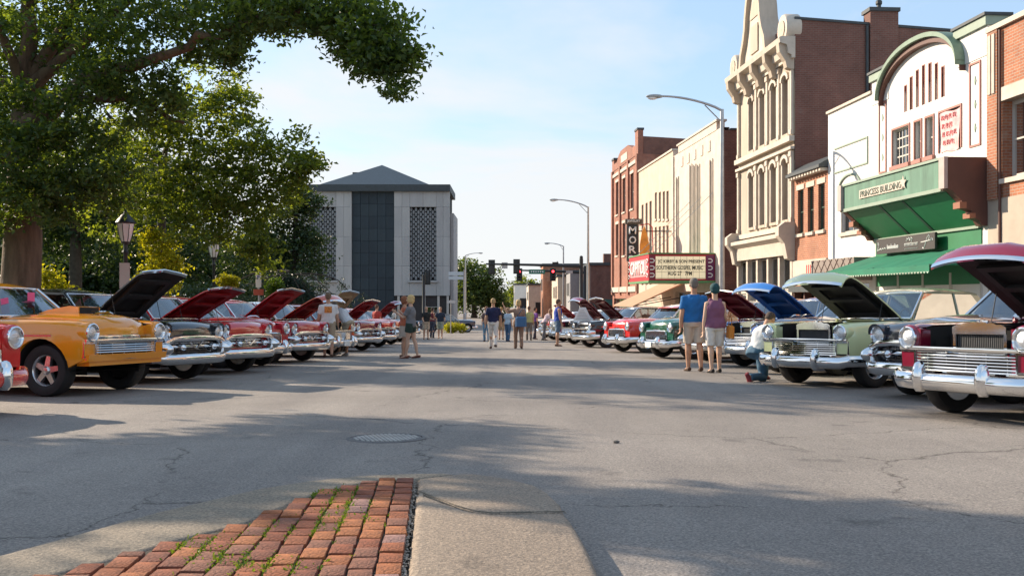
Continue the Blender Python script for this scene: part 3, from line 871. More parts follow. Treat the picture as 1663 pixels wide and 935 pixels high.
for q in (.36, .60): slope_panel(.34+wn*q+.01, .34+wn*(q+.025)-.01, m_greenframe, 'soffit_strip', .02)
b = MB(); b.box(.33, W-.33, -.10, -.004, zw-.06, zw+.015); b.build('soffit_trim', m_gtrim, P.o)
b = MB(); b.box(.31, W-.31, -.03, -.002, 2.0, zw-.065); b.build('green_wall_panel', m_green, P.o)
# the name board
xl, xr = P.X(1417), P.X(1532); L = 2.95
x0 = 1.55
b = MB(); b.box(x0, x0+L, -PR-.035, -PR-.002, zf0+.20, zf0+.46); nb = b.build('name_board', m_cream2, P.o)
me = text_mesh("PRINCESS BUILDING", .19, m_greenframe, .006, L-.22); link('lettering', me, nb, (x0+L/2, -PR-.037, zf0+.33))
b = MB(); b.prism([(math.cos(math.pi/2+k*math.pi/5)*(.20 if k % 2 == 0 else .085)+x0+L+.02, math.sin(math.pi/2+k*math.pi/5)*(.22 if k % 2 == 0 else .09)+zf0+.36) for k in range(10)], -PR-.05, -PR-.036); b.build('star', m_cream2, nb)
# black shop sign under the soffit
sg = thing('shop_sign', 'long black shop sign with white script under the green soffit', 'sign', (0,0,0)); sg.matrix_world = P.o.matrix_basis.copy()
sx0, sx1 = .95, 4.7; sz0, sz1 = zw-.50, zw-.04
b = MB(); b.cham(sx0, sx1, -.30, -.22, sz0, sz1, .012); b.build('board', pmat('charcoal_sign', (.035,.028,.026), .5, var=.1), sg)
b = MB()
for q in (sx0+.4, sx1-.4): b.box(q, q+.05, -.219, -.031, sz0+.1, sz0+.16)
b.build('bracket', M['black_metal'], sg)
wl = pmat('white_letter', (.8,.8,.78), .6)
for i, (s_, h_, w_, cx, cz) in enumerate((("bennies", .12, .62, .80, .10), ("boutique", .13, .72, 1.42, .14), ("AND", .11, .30, 2.05, .30), ("WEDDINGS", .09, .78, 2.25, .15), ("by design", .06, .70, 2.25, .05))):
    pass
def scribble(pts, r=.016): 
    b = MB(); b.tube([(sx0+p[0], -.305, sz0+p[1]) for p in pts], r, 5); return b.build('script_stroke', wl, sg)
scribble([(.12,.30),(.16,.36),(.20,.28),(.14,.16),(.10,.10),(.20,.12),(.34,.16),(.40,.12),(.46,.17),(.52,.13),(.60,.18),(.66,.14),(.72,.18)])
for k in range(9): scribble([(.80+k*.085,.13),(.80+k*.085,.22 if k % 3 else .27),(.845+k*.085,.20),(.845+k*.085,.13)], .012)
scribble([(2.05,.30),(2.10,.38),(2.16,.34),(2.22,.40),(2.28,.30)]); scribble([(2.36,.26),(2.42,.36),(2.36,.40),(2.30,.34)])
for k in range(10): scribble([(1.95+k*.085,.16),(1.95+k*.085,.23),(2.0+k*.085,.23)], .012)
for k in range(12): scribble([(1.95+k*.07,.06),(1.98+k*.07,.09)], .010)
scribble([(2.95,.22),(3.15,.23),(3.35,.24),(3.5,.26)], .012); scribble([(3.05,.06),(3.12,.04),(3.20,.14),(3.30,.32),(3.42,.42),(3.45,.36),(3.38,.24)], .016); scribble([(3.48,.22),(3.52,.30),(3.56,.24),(3.60,.32),(3.64,.24)], .012)
# awning
aw = thing('awning', 'long green canvas awning with scalloped edge over the shopfront of the white building', 'awning', (0,0,0)); aw.matrix_world = P.o.matrix_basis.copy()
az1, az0, ap = zw-.54, 1.78-P.base, 1.55
b = MB()
prof = [(-.02, az1), (-ap*.35, az1-(az1-az0)*.30), (-ap*.7, az1-(az1-az0)*.62), (-ap, az0+.05)]
rows = []
for k in range(29):
    x = .05+(W-.1)*k/28
    rows.append([(x, p[0], p[1]+.012*math.sin(k*math.pi/2.0)) for p in prof])
b.grid(rows)
for x in (.05, W-.05): b.add([(x, -.02, az1), (x, -ap, az0+.05), (x, -.02, az0+.05)], [(0,1,2)])
b.build('canvas', m_canvas, aw, smooth=30)
b = MB(); n = 40
for k in range(n):
    x0 = .05+(W-.1)*k/n; w = (W-.1)/n
    b.add([(x0,-ap-.004,az0+.055),(x0+w,-ap-.004,az0+.055),(x0+w,-ap-.004,az0-.10),(x0+w*.8,-ap-.004,az0-.145),(x0+w*.5,-ap-.004,az0-.16),(x0+w*.2,-ap-.004,az0-.145),(x0,-ap-.004,az0-.10)], [tuple(range(7))])
    b.add([(x0+.02,-ap-.007,az0-.10),(x0+w*.5,-ap-.007,az0-.125),(x0+w-.02,-ap-.007,az0-.10),(x0+w*.5,-ap-.007,az0-.165)], [(0,1,2,3)], 1)
b.build('valance', [m_canvas, pmat('pale_valance_edge', (.55,.6,.5), .8)], aw, fixn=False)
b = MB()
for x in (.1, W/2, W-.1): b.tube([(x,-.02,az0+.1),(x,-ap+.02,az0+.06)], .018, 6)
b.build('awning_frame', M['black_metal'], aw)
shopfront(P.o, .3, W-.3, az0-.1, m_wframe, 4, depth=.35)
# ground-floor backdrop is the glass against the wall itself

# --- narrow white building
Q = Bld('narrow_white_building', 'narrow white two storey building with one arched window beside the curved gable', 1345, 1417)
W = Q.W; zt = Q.Z(1380, 169.5); wx0, wx1 = Q.X(1366), Q.X(1396); wz0, wz1 = 3.25-Q.base, 4.75-Q.base
b = wall_mesh(W, 0, zt, [(wx0, wz0, wx1-wx0, wz1-wz0), (.25, .5, W-.5, 1.75)], .2); shell(b, W, 16, 0, zt); b.build('wall', m_wwall, Q.o)
window(Q.o, wx0, wz0, wx1-wx0, wz1-wz0, m_wframe, 2, 2, .12, fw=.06, sill=m_cream2)
window(Q.o, .25, .5, W-.5, 1.75, m_wframe, 1, 3, .12, name='shop_window')
b = MB(); xm = (wx0+wx1)/2; rr_ = (wx1-wx0)/2+.12
b.sweep([(xm+rr_*math.cos(math.pi*k/14), -.04, wz1+.03+rr_*.50*math.sin(math.pi*k/14)) for k in range(15)], [(-.03,-.02),(.03,-.02),(.03,.03),(-.03,.03)], up=(0,1,0)); b.build('arch_hood', m_gtrim, Q.o, smooth=40)
b = MB(); b.box(-.02, W, -.08, .34, zt+.002, zt+.09); b.build('coping', m_cream2, Q.o)
px0, px1, pz0, pz1 = Q.X(1356), Q.X(1409), 5.45-Q.base, 6.25-Q.base
b = MB(); b.box(px0, px1, -.035, -.001, pz1, pz1+.05); b.box(px0, px1, -.035, -.001, pz0-.05, pz0); b.box(px1, px1+.05, -.035, -.001, pz0-.05, pz1+.05); b.build('sign_panel_frame', m_gtrim, Q.o)
b = MB(); b.box(0.0, W, -.62, -.003, 2.30, 3.05); b.build('shop_canopy', m_taupe, Q.o)
b = MB()
for k in range(-3, 9):
    a0, a1 = k*.55, k*.55+.8
    if a1 < .02 or a0 > W: continue
    t0 = max(0, (0.02-a0)/.8); t1 = min(1, (W-.02-a0)/.8)
    b.tube([(a0+.8*t0, -.63, 2.32+.72*t0), (a0+.8*t1, -.63, 2.32+.72*t1)], .012, 4)
    b.tube([(a0+.8*t0, -.63, 3.03-.72*t0), (a0+.8*t1, -.63, 3.03-.72*t1)], .012, 4)
b.build('canopy_lattice', m_brown, Q.o)
b = MB(); b.box(.6, 1.15, .5, .9, zt-.2, zt+.25); b.build('roof_hatch', m_slate, Q.o)

# --- small brick building
S = Bld('small_brick_building', 'small orange brick building with three green framed windows between the white and cream facades', 1290, 1345)
W = S.W; zt = 5.75-S.base
wins = [(S.X(p)-.30, 3.48-S.base, .62, 1.72) for p in (1299.5, 1316.5, 1334)]
wins = [(wins[0][0]+.05,)+wins[0][1:], wins[1], (min(wins[2][0], W-.75),)+wins[2][1:]]
b = wall_mesh(W, 2.0, zt, wins, .18); shell(b, W, 14, 0, zt); b.build('wall', mb_orange, S.o)
for h in wins:
    window(S.o, *h, m_greenframe, 2, 1, .10, fw=.07, sill=m_cream2)
    b = MB(); b.box(h[0]-.1, h[0]+h[2]+.1, -.03, .03, h[1]+h[3]+.004, h[1]+h[3]+.20); b.build('lintel', m_cream2, S.o)
b = MB(); b.prism([(-.35,zt-.02),(-.35,zt+.08),(.36,zt+.5),(.36,zt+.0)], -.03, W, plane='YZ'); b.build('eave', m_slate, S.o)
for k in range(12):
    b = MB(); b.box(.08+k*.29, .24+k*.29, -.28, -.002, zt-.14, zt-.03); b.build('eave_bracket', m_cream2, S.o)
b = MB(); b.box(.02, W-.02, -.08, -.003, 2.35, 3.25); sp_ = b.build('sign_fascia', m_cream2, S.o)
for k in range(4):
    b = MB(); b.box(W*.44+k*.20, W*.44+k*.20+.07, -.09, -.081, 2.55, 3.05); b.build('red_bar', m_redpaint, sp_)
shopfront(S.o, .05, W-.05, 2.3, m_brown, 3)
b = MB(); b.box(.02, W-.02, -.25, -.003, 2.02, 2.25); b.build('shop_cornice', m_slate, S.o)

# --- cream three storey building with the ornate gable
C_ = Bld('cream_ornate_building', 'cream three storey building with bracketed cornice and ornate curved gable', 1200, 1290)
W = C_.W; zc0, zc1 = 10.5-C_.base, 11.35-C_.base
cols = [C_.X(p) for p in (1221.5, 1239.5, 1258, 1277)]
w3 = [(c-.34, 7.62-C_.base, .68, 2.30) for c in cols]; w2 = [(c-.34, 4.15-C_.base, .68, 2.40) for c in cols]
zs1 = 3.45-C_.base
b = wall_mesh(W, zs1, zc0, w3+w2, .22)
b.build('facade', m_cream, C_.o)
for h in w3+w2:
    window(C_.o, *h, m_cream2, 2, 1, .16, fw=.06, sill=m_cream, blind=m_blind if h[0] > W*.4 else None)
    x, z, w, hh = h
    b = MB(); xm = x+w/2
    b.box(x-.13, x-.01, -.06, -.002, z, z+hh-.1); b.box(x+w+.01, x+w+.13, -.06, -.002, z, z+hh-.1)
    b.sweep([(xm+(w/2+.07)*math.cos(math.pi*k/8), -.06, z+hh-.12+.30*math.sin(math.pi*k/8)) for k in range(9)], [(-.07,-.06),(.08,-.06),(.08,.058),(-.07,.058)], up=(0,1,0))
    b.build('window_hood', m_cream2, C_.o)
    b = MB(); b.prism([(x,z+hh),(x+w,z+hh),(x+w,z+hh-.16)]+[(xm+(w/2-.0)*math.cos(math.pi*k/8), z+hh-.16+.155*math.sin(math.pi*k/8)) for k in range(1,8)]+[(x,z+hh-.16)], .02, .10)
    b.build('arch_spandrel', m_cream, C_.o)
edges_ = [0.06] + [(cols[i]+cols[i+1])/2-.10 for i in range(3)] + [W-.26]
for e in edges_:
    for z0, z1 in ((7.50-C_.base, zc0-.05), (4.0-C_.base, 6.85-C_.base)):
        b = MB(); b.box(e, e+.20, -.11, -.003, z0, z1); b.box(e-.04, e+.24, -.15, -.112, z1-.22, z1-.02); b.box(e-.03, e+.23, -.14, -.112, z0+.0, z0+.18); b.build('pilaster', m_cream2, C_.o)
for z0, z1, pr in ((7.22-C_.base, 7.44-C_.base, .22), (6.90-C_.base, 7.02-C_.base, .17), (4.0-.30-C_.base, 4.0-.1-C_.base, .16)):
    b = MB(); b.box(-.03, W+.03, -pr, -.004, z0, z1); b.build('band_course', m_cream2, C_.o)
# cornice with brackets
b = MB(); b.prism([(0,zc0),(-.15,zc0),(-.15,zc0+.12),(-.28,zc0+.18),(-.34,zc0+.52),(-.62,zc0+.60),(-.66,zc0+.80),(-.55,zc1),(0,zc1)], -.12, W+.12, plane='YZ'); b.build('cornice', m_cream2, C_.o)
for k in range(5):
    x = .0+(W-.34)*k/4
    b = MB(); b.prism([(-.16,zc0-.42),(-.30,zc0-.36),(-.36,zc0-.1),(-.60,zc0+.25),(-.64,zc0+.598),(-.0,zc0+.598),(-.0,zc0-.42)], x, x+.34, plane='YZ'); b.build('bracket', m_cream, C_.o)
# gable above
xm = W*.455; g0 = zc1+.002
pts = [(xm-1.75,g0),(xm-1.62,g0+.55),(xm-1.30,g0+1.0),(xm-1.05,g0+1.55),(xm-.95,g0+2.1),(xm-.75,g0+2.75),(xm-.45,g0+3.25),(xm-.2,g0+3.45)]
poly = pts + [(2*xm-p[0], p[1]) for p in pts[::-1]]
b = MB(); b.prism(poly, -.30, .30); b.build('gable', m_cream2, C_.o)
b = MB(); b.sweep([(p[0], -.18, p[1]+.05) for p in poly], [(-.12,-.30),(.12,-.30),(.12,.5),(-.12,.5)], up=(0,1,0)); b.build('gable_moulding', m_cream, C_.o, smooth=40)
b = MB(); b.prism([(xm+.62*math.cos(math.pi*k/12), g0+1.9+.75*math.sin(math.pi*k/12)) for k in range(13)], -.34, -.301); b.build('fan_panel', m_cream, C_.o)
b = MB(); b.box(xm-.5, xm+.5, -.36, -.302, g0+.35, g0+1.55); b.build('gable_panel', m_cream, C_.o)
b = MB(); b.lathe([(.16,g0+3.40),(.24,g0+3.6),(.14,g0+3.8),(.05,g0+4.2),(0,g0+4.5)], 10, c=(xm,0,0)); b.build('finial', m_cream2, C_.o, smooth=60)
for s_, x in ((1, W-.62), (-1, .30)):
    b = MB(); b.lathe([(.0,-.32),(.56,-.32),(.60,-.25),(.60,.25),(.56,.30),(0,.30)], 22, 'Y', (x+.12*s_, 0, g0+.42)); b.box(x-.35, x+.45, -.33, .28, g0, g0+.42); b.build('scroll_block', m_cream2, C_.o, smooth=40)
    b = MB(); b.lathe([(.30,-.36),(.34,-.36),(.34,-.322),(.30,-.322)], 20, 'Y', (x+.12*s_, 0, g0+.42)); b.lathe([(.0,-.38),(.12,-.36),(.12,-.322)], 16, 'Y', (x+.12*s_, 0, g0+.42)); b.build('scroll_ring', m_cream, C_.o, smooth=40)
# side walls of brick
zt = 12.05-C_.base; D = 20
b = MB()
b.add([(W,.02,0),(W,D,0),(W,D,zt-1.15),(W,.02,zt)], [(0,1,2,3)]); b.add([(0,.02,0),(0,D,0),(0,D,zt-1.15),(0,.02,zt)], [(3,2,1,0)])
b.add([(0,D,0),(W,D,0),(W,D,zt-1.15),(0,D,zt-1.15)], [(3,2,1,0)])
b.add([(W-.3,.02,zt),(W-.3,D,zt-1.15),(W,D,zt-1.15),(W,.02,zt)], [(0,3,2,1)]); b.add([(W-.3,.02,zt-.6),(W-.3,D,zt-1.7),(W-.3,D,zt-1.15),(W-.3,.02,zt)], [(0,3,2,1)])
b.add([(0,.02,zt-.6),(W-.3,.02,zt-.6),(W-.3,D,zt-1.7),(0,D,zt-1.7)], [(0,1,2,3)])
b.add([(0,.02,zt-.9),(W,.02,zt-.9),(W,.02,zt),(0,.02,zt)], [(0,1,2,3)])
b.build('brick_side_wall', mb_purple, C_.o)
b = MB(); b.prism([(.0,zt+.0),(D,zt-1.15),(D,zt-1.05),(.0,zt+.10)], W-.34, W+.05, plane='YZ'); b.build('side_coping', m_slate, C_.o)
cy = 3.05
b = MB(); b.box(W-.5, W+.14, cy, cy+1.15, 4.0, zt+.35); ch = b.build('chimney', mb_purple, C_.o)
b = MB(); b.box(W-.58, W+.2, cy-.06, cy+1.21, zt+.352, zt+.50); b.build('chimney_cap', m_slate, ch)
b = MB(); b.tube([(W-.2,cy+.5,zt+.5),(W-.2,cy+.5,zt+.72)], .09, 8); b.ball((W-.2,cy+.5,zt+.78), .14, 8, 5); b.build('flue_pot', m_slate, ch)
b = MB(); b.tube([(W+.07,cy-.1,zt-.2),(W+.07,cy-.1,4.5)], .06, 8); b.build('downpipe', m_slate, C_.o)
# shopfront
b = MB(); b.prism([(0,zs1-.75),(-.22,zs1-.75),(-.26,zs1-.2),(-.52,zs1-.05),(-.52,zs1+.10),(0,zs1+.22)], -.05, W+.05, plane='YZ'); b.build('shop_cornice', m_cream2, C_.o)
for x in (-.06, W-.34): 
    b = MB(); b.prism([(0,zs1-1.0),(-.30,zs1-.9),(-.42,zs1-.3),(-.66,zs1),(-.66,zs1+.35),(-.4,zs1+.55),(0,zs1+.55)], x, x+.40, plane='YZ'); b.build('end_bracket', m_cream2, C_.o)
b = MB(); zz1 = zs1-.76
for k in range(6):
    x = .0+(W-.22)*k/5
    b.box(x, x+.22, -.10, .24, 0, zz1)
b.box(.22, W-.22, -.05, .15, 0, .5); b.box(.22, W-.22, .01, .14, 2.15, 2.27); b.build('shopfront_posts', m_cream2, C_.o)
for k in range(5):
    x = .22+(W-.22)*k/5
    window(C_.o, x+.01, .52, (W-.22)/5-.24, 1.6, m_wframe, 1, 1, .08, name='shop_window'); window(C_.o, x+.01, 2.29, (W-.22)/5-.24, zz1-2.31, m_wframe, 1, 1, .08, name='transom_window')
b = MB(); b.add([(0,.35,0),(W,.35,0),(W,.35,zs1),(0,.35,zs1)], [(0,1,2,3)]); b.build('shop_interior', M['dark'], C_.o)
# --- theatre
T = Bld('theatre_building', 'pale limestone theatre with tall slit windows, stepped parapet and brick side wall', 1093, 1172)
W = T.W; zt = T.Z(1130, 232)
slit = []
for p in (1100.5, 1122.5, 1128.8, 1135, 1155.5):
    x = T.X(p); slit.append((x-.16, 3.6, .40 if p in (1100.5, 1155.5) else .34, T.Z(p, 270 if 1105 < p < 1150 else (290 if p < 1110 else 262))-3.6))
b = wall_mesh(W, 0, zt, slit+[(.6, .05, W-1.2, 2.6)], .25)
b.add([(0,0,zt),(W,0,zt),(W,.4,zt),(0,.4,zt)], [(0,1,2,3)])
b.add([(0,.4,zt),(W,.4,zt),(W,.4,zt-1),(0,.4,zt-1)], [(0,1,2,3)])
b.build('limestone_front', m_lime, T.o)
for s_ in slit:
    window(T.o, *s_, m_greenframe, 5, 1, .16, fw=.04, name='slit_window')
    for xx in (s_[0]-.10, s_[0]+s_[2]+.02):
        b = MB(); b.box(xx, xx+.08, -.06, -.002, s_[1], s_[1]+s_[3]+.1); b.build('slit_rib', m_lime, T.o)
b = MB(); b.box(W*.14, W*.92, -.03, .4, zt+.002, zt+.42); b.build('stepped_parapet', m_lime, T.o)
b = MB(); b.box(W*.12, W*.94, -.09, .46, zt+.422, zt+.52); b.build('parapet_coping', m_cream2, T.o)
for q in (.22, .36, .5, .64, .78):
    b = MB(); b.box(W*q-.25, W*q+.25, -.04, -.002, zt-.9, zt-.35); b.build('carved_panel', m_lime, T.o)
for xx in (-.02, W-.35):
    b = MB(); b.box(xx, xx+.37, -.08, -.003, 3.2, zt-.05); b.build('corner_pier', m_lime, T.o)
zs_ = zt-.15
b = MB(); D = 22
b.add([(W,.02,0),(W,D,0),(W,D,zs_),(W,.02,zs_)], [(0,1,2,3)]); b.add([(0,.02,0),(0,D,0),(0,D,zs_),(0,.02,zs_)], [(3,2,1,0)])
b.add([(0,D,0),(W,D,0),(W,D,zs_),(0,D,zs_)], [(3,2,1,0)]); b.add([(0,.4,zs_-.4),(W,.4,zs_-.4),(W,D,zs_-.4),(0,D,zs_-.4)], [(0,1,2,3)])
b.build('brick_side_wall', mb_dark, T.o)
b = MB(); b.box(W-.3, W+.04, .45, D, zs_+.002, zs_+.10); b.build('side_coping', m_slate, T.o)
window(T.o, .6, .05, W-1.2, 2.6, m_wframe, 1, 6, .2, fw=.08, name='lobby_doors')
# marquee
mq = thing('theatre_marquee', 'red theatre marquee with a lit letter board announcing gospel music', 'marquee', (10.42-.07*0, 51.0, gz(51)), RZ)
mz1, mz0 = 3.22-gz(51), 1.86-gz(51); ML, MP = 5.4, 3.45        # length along the facade, projection
b = MB(); b.cham(-ML, 0, -MP, -.02, mz0, mz1, .02); b.build('box', m_red, mq)
b = MB(); b.box(-ML-.03, .03, -MP-.03, -.03, mz1+.002, mz1+.06); b.box(-ML-.03, .03, -MP-.03, -.03, mz0-.10, mz0-.002); b.build('green_trim', pmat('marquee_green_line', (.10,.30,.12), .5), mq)
# letter board faces the camera: plane X = 0
def on_end(b, y0, y1, z0, z1, mi=0, x0=.0, x1=.02): b.box(x0, x1, y0, y1, z0, z1, mi)
b = MB(); on_end(b, -MP+.34, -.52, mz0+.10, mz1-.12, x0=.002, x1=.02); lb = b.build('letter_board', pmat('letter_board_cream', (.74,.66,.46), .5, var=.06, emit=(1,.85,.55), estr=.22), mq)
b = MB()
for k in range(9): on_end(b, -MP+.34+(MP-.86)*k/8-.006, -MP+.34+(MP-.86)*k/8+.006, mz0+.10, mz1-.12, x0=.021, x1=.026)
for k in range(4): on_end(b, -MP+.36, -.54, mz0+.13+k*.30, mz0+.145+k*.30, x0=.0265, x1=.03)
b.build('letter_rail', pmat('rail_brown', (.25,.2,.12), .5), lb)
for s_, w_, zc_, cy_ in (("JC KIRBY & SON PRESENT", 2.42, .96, -1.78), ("SOUTHERN GOSPEL MUSIC", 2.42, .66, -1.86), ("AUG 27   7PM", 1.25, .37, -1.86)):
    o_ = link('lettering', text_mesh(s_, .21, m_black, .01, w_), lb, (.034, cy_, mz0+.0+zc_)); o_.rotation_euler = (0, 0, math.pi/2)
b = MB(); on_end(b, -.48, -.06, mz0+.04, mz1-.05, x0=.002, x1=.016); b.build('purple_panel', pmat('marquee_purple', (.14,.02,.09), .5), mq)
b = MB(); on_end(b, -MP+.03, -MP+.31, mz0+.04, mz1-.05, x0=.002, x1=.016); b.build('purple_panel', pmat('marquee_maroon', (.20,.015,.04), .5), mq)
mw = pmat('marquee_white', (.82,.80,.76), .5)
for y_ in (-.27, -MP+.17):
    for k in range(3):
        zc_ = mz0+.28+k*.37
        b = MB(); b.tube([(.03, y_-.11, zc_+.09), (.03, y_+.03, zc_+.09), (.03, y_+.10, zc_+.03), (.03, y_+.10, zc_-.03), (.03, y_+.03, zc_-.09), (.03, y_-.11, zc_-.09)], .03, 6); b.build('neon_scroll', mw, mq)
# street face with the theatre's name
b = MB(); b.box(-ML+.5, -.5, -MP-.02, -MP-.001, mz0+.22, mz1-.24); nb = b.build('name_panel', pmat('pale_pink_panel', (.70,.30,.30), .5), mq)
link('lettering', text_mesh("CAPITOL", .74, mw, .03, ML-1.3), nb, (-ML/2, -MP-.022, (mz0+mz1)/2))
for xx in (-ML+.22, -.24):
    for k in range(3):
        b = MB(); zc_ = mz0+.28+k*.37; b.tube([(xx-.13,-MP-.03,zc_+.08),(xx+.06,-MP-.03,zc_+.08),(xx+.12,-MP-.03,zc_),(xx+.06,-MP-.03,zc_-.08),(xx-.13,-MP-.03,zc_-.08)], .03, 6); b.build('neon_scroll', mw, mq)
for x in (-ML+.4, -ML/2, -.4): b = MB(); b.tube([(x,-MP+.3,mz1+.05),(x,-.02,mz1+3.2)], .014, 5); b.build('hanging_rod', M['steel'], mq)

# --- beige building
G = Bld('beige_office_building', 'plain beige building with two rows of paired windows beside the theatre', 1037, 1093)
W = G.W; zt = G.Z(1075, 256)
wn = []
for p in (1065, 1071.5, 1078, 1084):
    x = G.X(p); wn += [(x-.30, G.Z(p, 356), .62, 1.75), (x-.30, G.Z(p, 412), .62, 1.75)]
ls = [(G.X(p)-.35, 3.4, .7, 5.6) for p in (1043.5, 1050, 1056.5)]
b = wall_mesh(W, 0, zt, wn+ls, .2); shell(b, W, 18, 0, zt); b.build('wall', m_beige, G.o)
for h in wn: window(G.o, *h, m_cream2, 2, 1, .14, fw=.06, sill=m_cream2, blind=m_blind)
for h in ls: window(G.o, *h, m_brown, 4, 1, .14, fw=.06)
b = MB(); b.box(-.02, W+.02, -.08, .36, zt+.002, zt+.12); b.build('coping', m_cream2, G.o)
# --- gabled red brick building at the corner
R_ = Bld('red_brick_corner_building', 'tall red brick building with stepped gable parapet at the far corner', 995, 1037)
W = R_.W; zt = R_.Z(1020, 262)
wn = []
for p in (1002.5, 1013.5, 1026.5):
    x = R_.X(p); wn += [(x-.60, R_.Z(p, 349-(p-1002)*.40), 1.2, 2.6), (x-.60, R_.Z(p, 415), 1.2, 2.5)]
b = wall_mesh(W, 0, zt, wn+[(.6,.4,W-1.2,2.3)], .25); shell(b, W, 18, 0, zt); b.build('wall', mb_red, R_.o)
for h in wn:
    window(R_.o, *h, m_cream2, 2, 1, .16, fw=.10, sill=m_cream2, blind=m_blind)
    b = MB(); b.box(h[0]-.12, h[0]+h[2]+.12, -.04, .04, h[1]+h[3]+.004, h[1]+h[3]+.22); b.build('lintel', m_cream2, R_.o)
for q in (0, .32, .64, .955): 
    b = MB(); b.box(W*q, W*q+W*.045, -.14, -.003, 3.0, zt+.0); b.build('brick_pier', mb_red, R_.o)
b = MB(); st = 1.25
b.prism([(0,zt+.002),(0,zt+.9),(W*.08,zt+.9),(W*.08,zt+.55),(W*.2,zt+.55),(W*.27,zt+.95),(W*.36,zt+1.2),(W*.64,zt+1.2),(W*.73,zt+.95),(W*.8,zt+.75),(W*.9,zt+.75),(W*.9,zt+1.7),(W,zt+1.7),(W,zt+.002)], -.04, .34); b.build('stepped_gable', mb_red, R_.o)
b = MB(); b.box(W*.38, W*.62, -.07, -.042, zt+.2, zt+.75); b.build('name_stone', m_cream2, R_.o)
for x in (-.03, W*.9-.02): b = MB(); b.box(x, x+W*.1+.05, -.1, .4, zt+(.902 if x < 1 else 1.702), zt+(1.05 if x < 1 else 1.85)); b.build('cap_stone', m_slate, R_.o)
b = MB(); b.box(.02, W-.02, -.10, -.004, zt-.55, zt-.30); b.build('band_course', m_cream2, R_.o)
b = MB(); b.box(.02, W-.02, -.14, -.004, 3.2, 3.6); b.build('shop_cornice', m_cream2, R_.o)
b = MB(); D = 18; b.add([(W-.0,.35,zt),(W-.0,D,zt-.8),(W-.0,D,zt+.4),(W-.0,.35,zt+1.25)], [(0,1,2,3)]); b.add([(W-.3,.35,zt-.4),(W-.3,D,zt-.8),(W-.3,D,zt+.4),(W-.3,.35,zt+1.25)], [(0,3,2,1)]); b.add([(W-.3,.35,zt+1.25),(W-.3,D,zt+.4),(W,D,zt+.4),(W,.35,zt+1.25)], [(0,3,2,1)]); b.build('party_wall', mb_dark, R_.o)
window(R_.o, .6, .4, W-1.2, 2.3, m_wframe, 1, 5, .2, name='shop_window')
# tan slanted shop awning of that building
ta = thing('tan_awning', 'sloping tan canvas awning below the theatre marquee', 'awning', (FAC(64), 64, gz(64)), RZ)
b = MB(); b.prism([(-.02,3.35),(-3.0,2.0),(-3.0,1.93),(-.02,3.25)], 0, 6.5, plane='YZ'); b.build('canvas', pmat('tan_canvas', (.42,.27,.17), .85, var=.1), ta)
b = MB()
for x in (.1, 3.2, 6.4): b.tube([(x,-2.95,1.97),(x,-.02,2.5)], .03, 6)
b.build('awning_frame', M['black_metal'], ta)
# vertical blade sign
bs = thing('blade_sign', 'tall black vertical sign with white letters and an orange arrow above the marquee', 'sign', (7.35, 60.2, gz(60.2)+0))
z0, z1 = zpx(424, 60)-gz(60.2), zpx(364, 60)-gz(60.2)
b = MB(); b.cham(-.40, .28, 0, .30, z0, z1, .03); b.build('sign_case', pmat('sign_black', (.022,.02,.02), .5), bs)
for k, ch_ in enumerate("MORRIS"[:4]):
    link('lettering', text_mesh(ch_, .46, mw, .03, .44), bs, (-.06, -.001, z1-.36-k*.58))
b = MB(); b.cham(-.50, .52, -.02, .32, z1+.02, z1+.34, .03); tb = b.build('top_sign', pmat('brown_sign', (.10,.075,.05), .6), bs)
link('lettering', text_mesh("JEWELRY", .18, mw, .02, .80), tb, (0, -.022, z1+.18))
b = MB(); b.prism([(.40,z0),(.40,z0+1.0),(.52,z1-.45),(.66,z1-.06),(.80,z1-.5),(.98,z0+.95),(.94,z0)], .05, .25); b.build('flame_panel', pmat('orange_enamel', (.80,.30,.03), .4, var=.3, scale=3), bs)
b = MB(); b.tube([(.36,.15,z1-.05),(.9,.15,z1+.05),(1.15,.15,z1-.15),(1.2,.15,z0+.6),(1.35,.15,z0)], .035, 6); b.build('neon_tube', m_redpaint, bs)
b = MB(); b.tube([(.3,.15,z1-.4),(2.4,.3,z1-.4)], .04, 6); b.tube([(.3,.15,z0+.5),(2.4,.3,z0+.5)], .04, 6); b.build('wall_bracket', M['black_metal'], bs)

# ------------------------------------------------------------------ beyond the crossing, right-hand side
def far_block(name, label, x0, x1, y0, y1, h, mat, wins=(), cat='building', roofcol=None, side=()):
    o = thing(name, label, cat, (x0, y0, gz(y0)))
    w, d = x1-x0, y1-y0
    b = MB(); b.box(0, w, 0, d, 0, h); b.build('wall', mat, o)
    b = MB(); b.box(-.15, w+.15, -.15, d+.15, h+.002, h+.28); b.build('cornice', roofcol or m_slate, o)
    for (x, z, ww, hh) in wins:      # on the face towards the camera
        f = MB(); f.box(x, x+ww, -.06, -.002, z, z+hh); f = f.build('window', m_wframe, o)
        g = MB(); g.box(x+.08, x+ww-.08, -.08, -.061, z+.08, z+hh-.08); g.build('pane', M['dark'], f)
    for (y, z, ww, hh) in side:      # on the street face
        f = MB(); f.box(-.06, -.002, y, y+ww, z, z+hh); f = f.build('window', m_wframe, o)
        g = MB(); g.box(-.08, -.061, y+.08, y+ww-.08, z+.08, z+hh-.08); g.build('pane', M['dark'], f)
    return o
o = far_block('dark_brick_shop', 'low dark brick building beyond the crossing with a flag pole in front', 7.9, 24, 100, 112, 6.3, mb_dark, [(1.0,.4,2.2,2.4)], side=[(2,3.6,1.2,1.6),(6,3.6,1.2,1.6)])
b = MB(); b.box(1.6, 2.6, 3, 4, 6.28, 7.6); b.build('chimney', mb_dark, o)
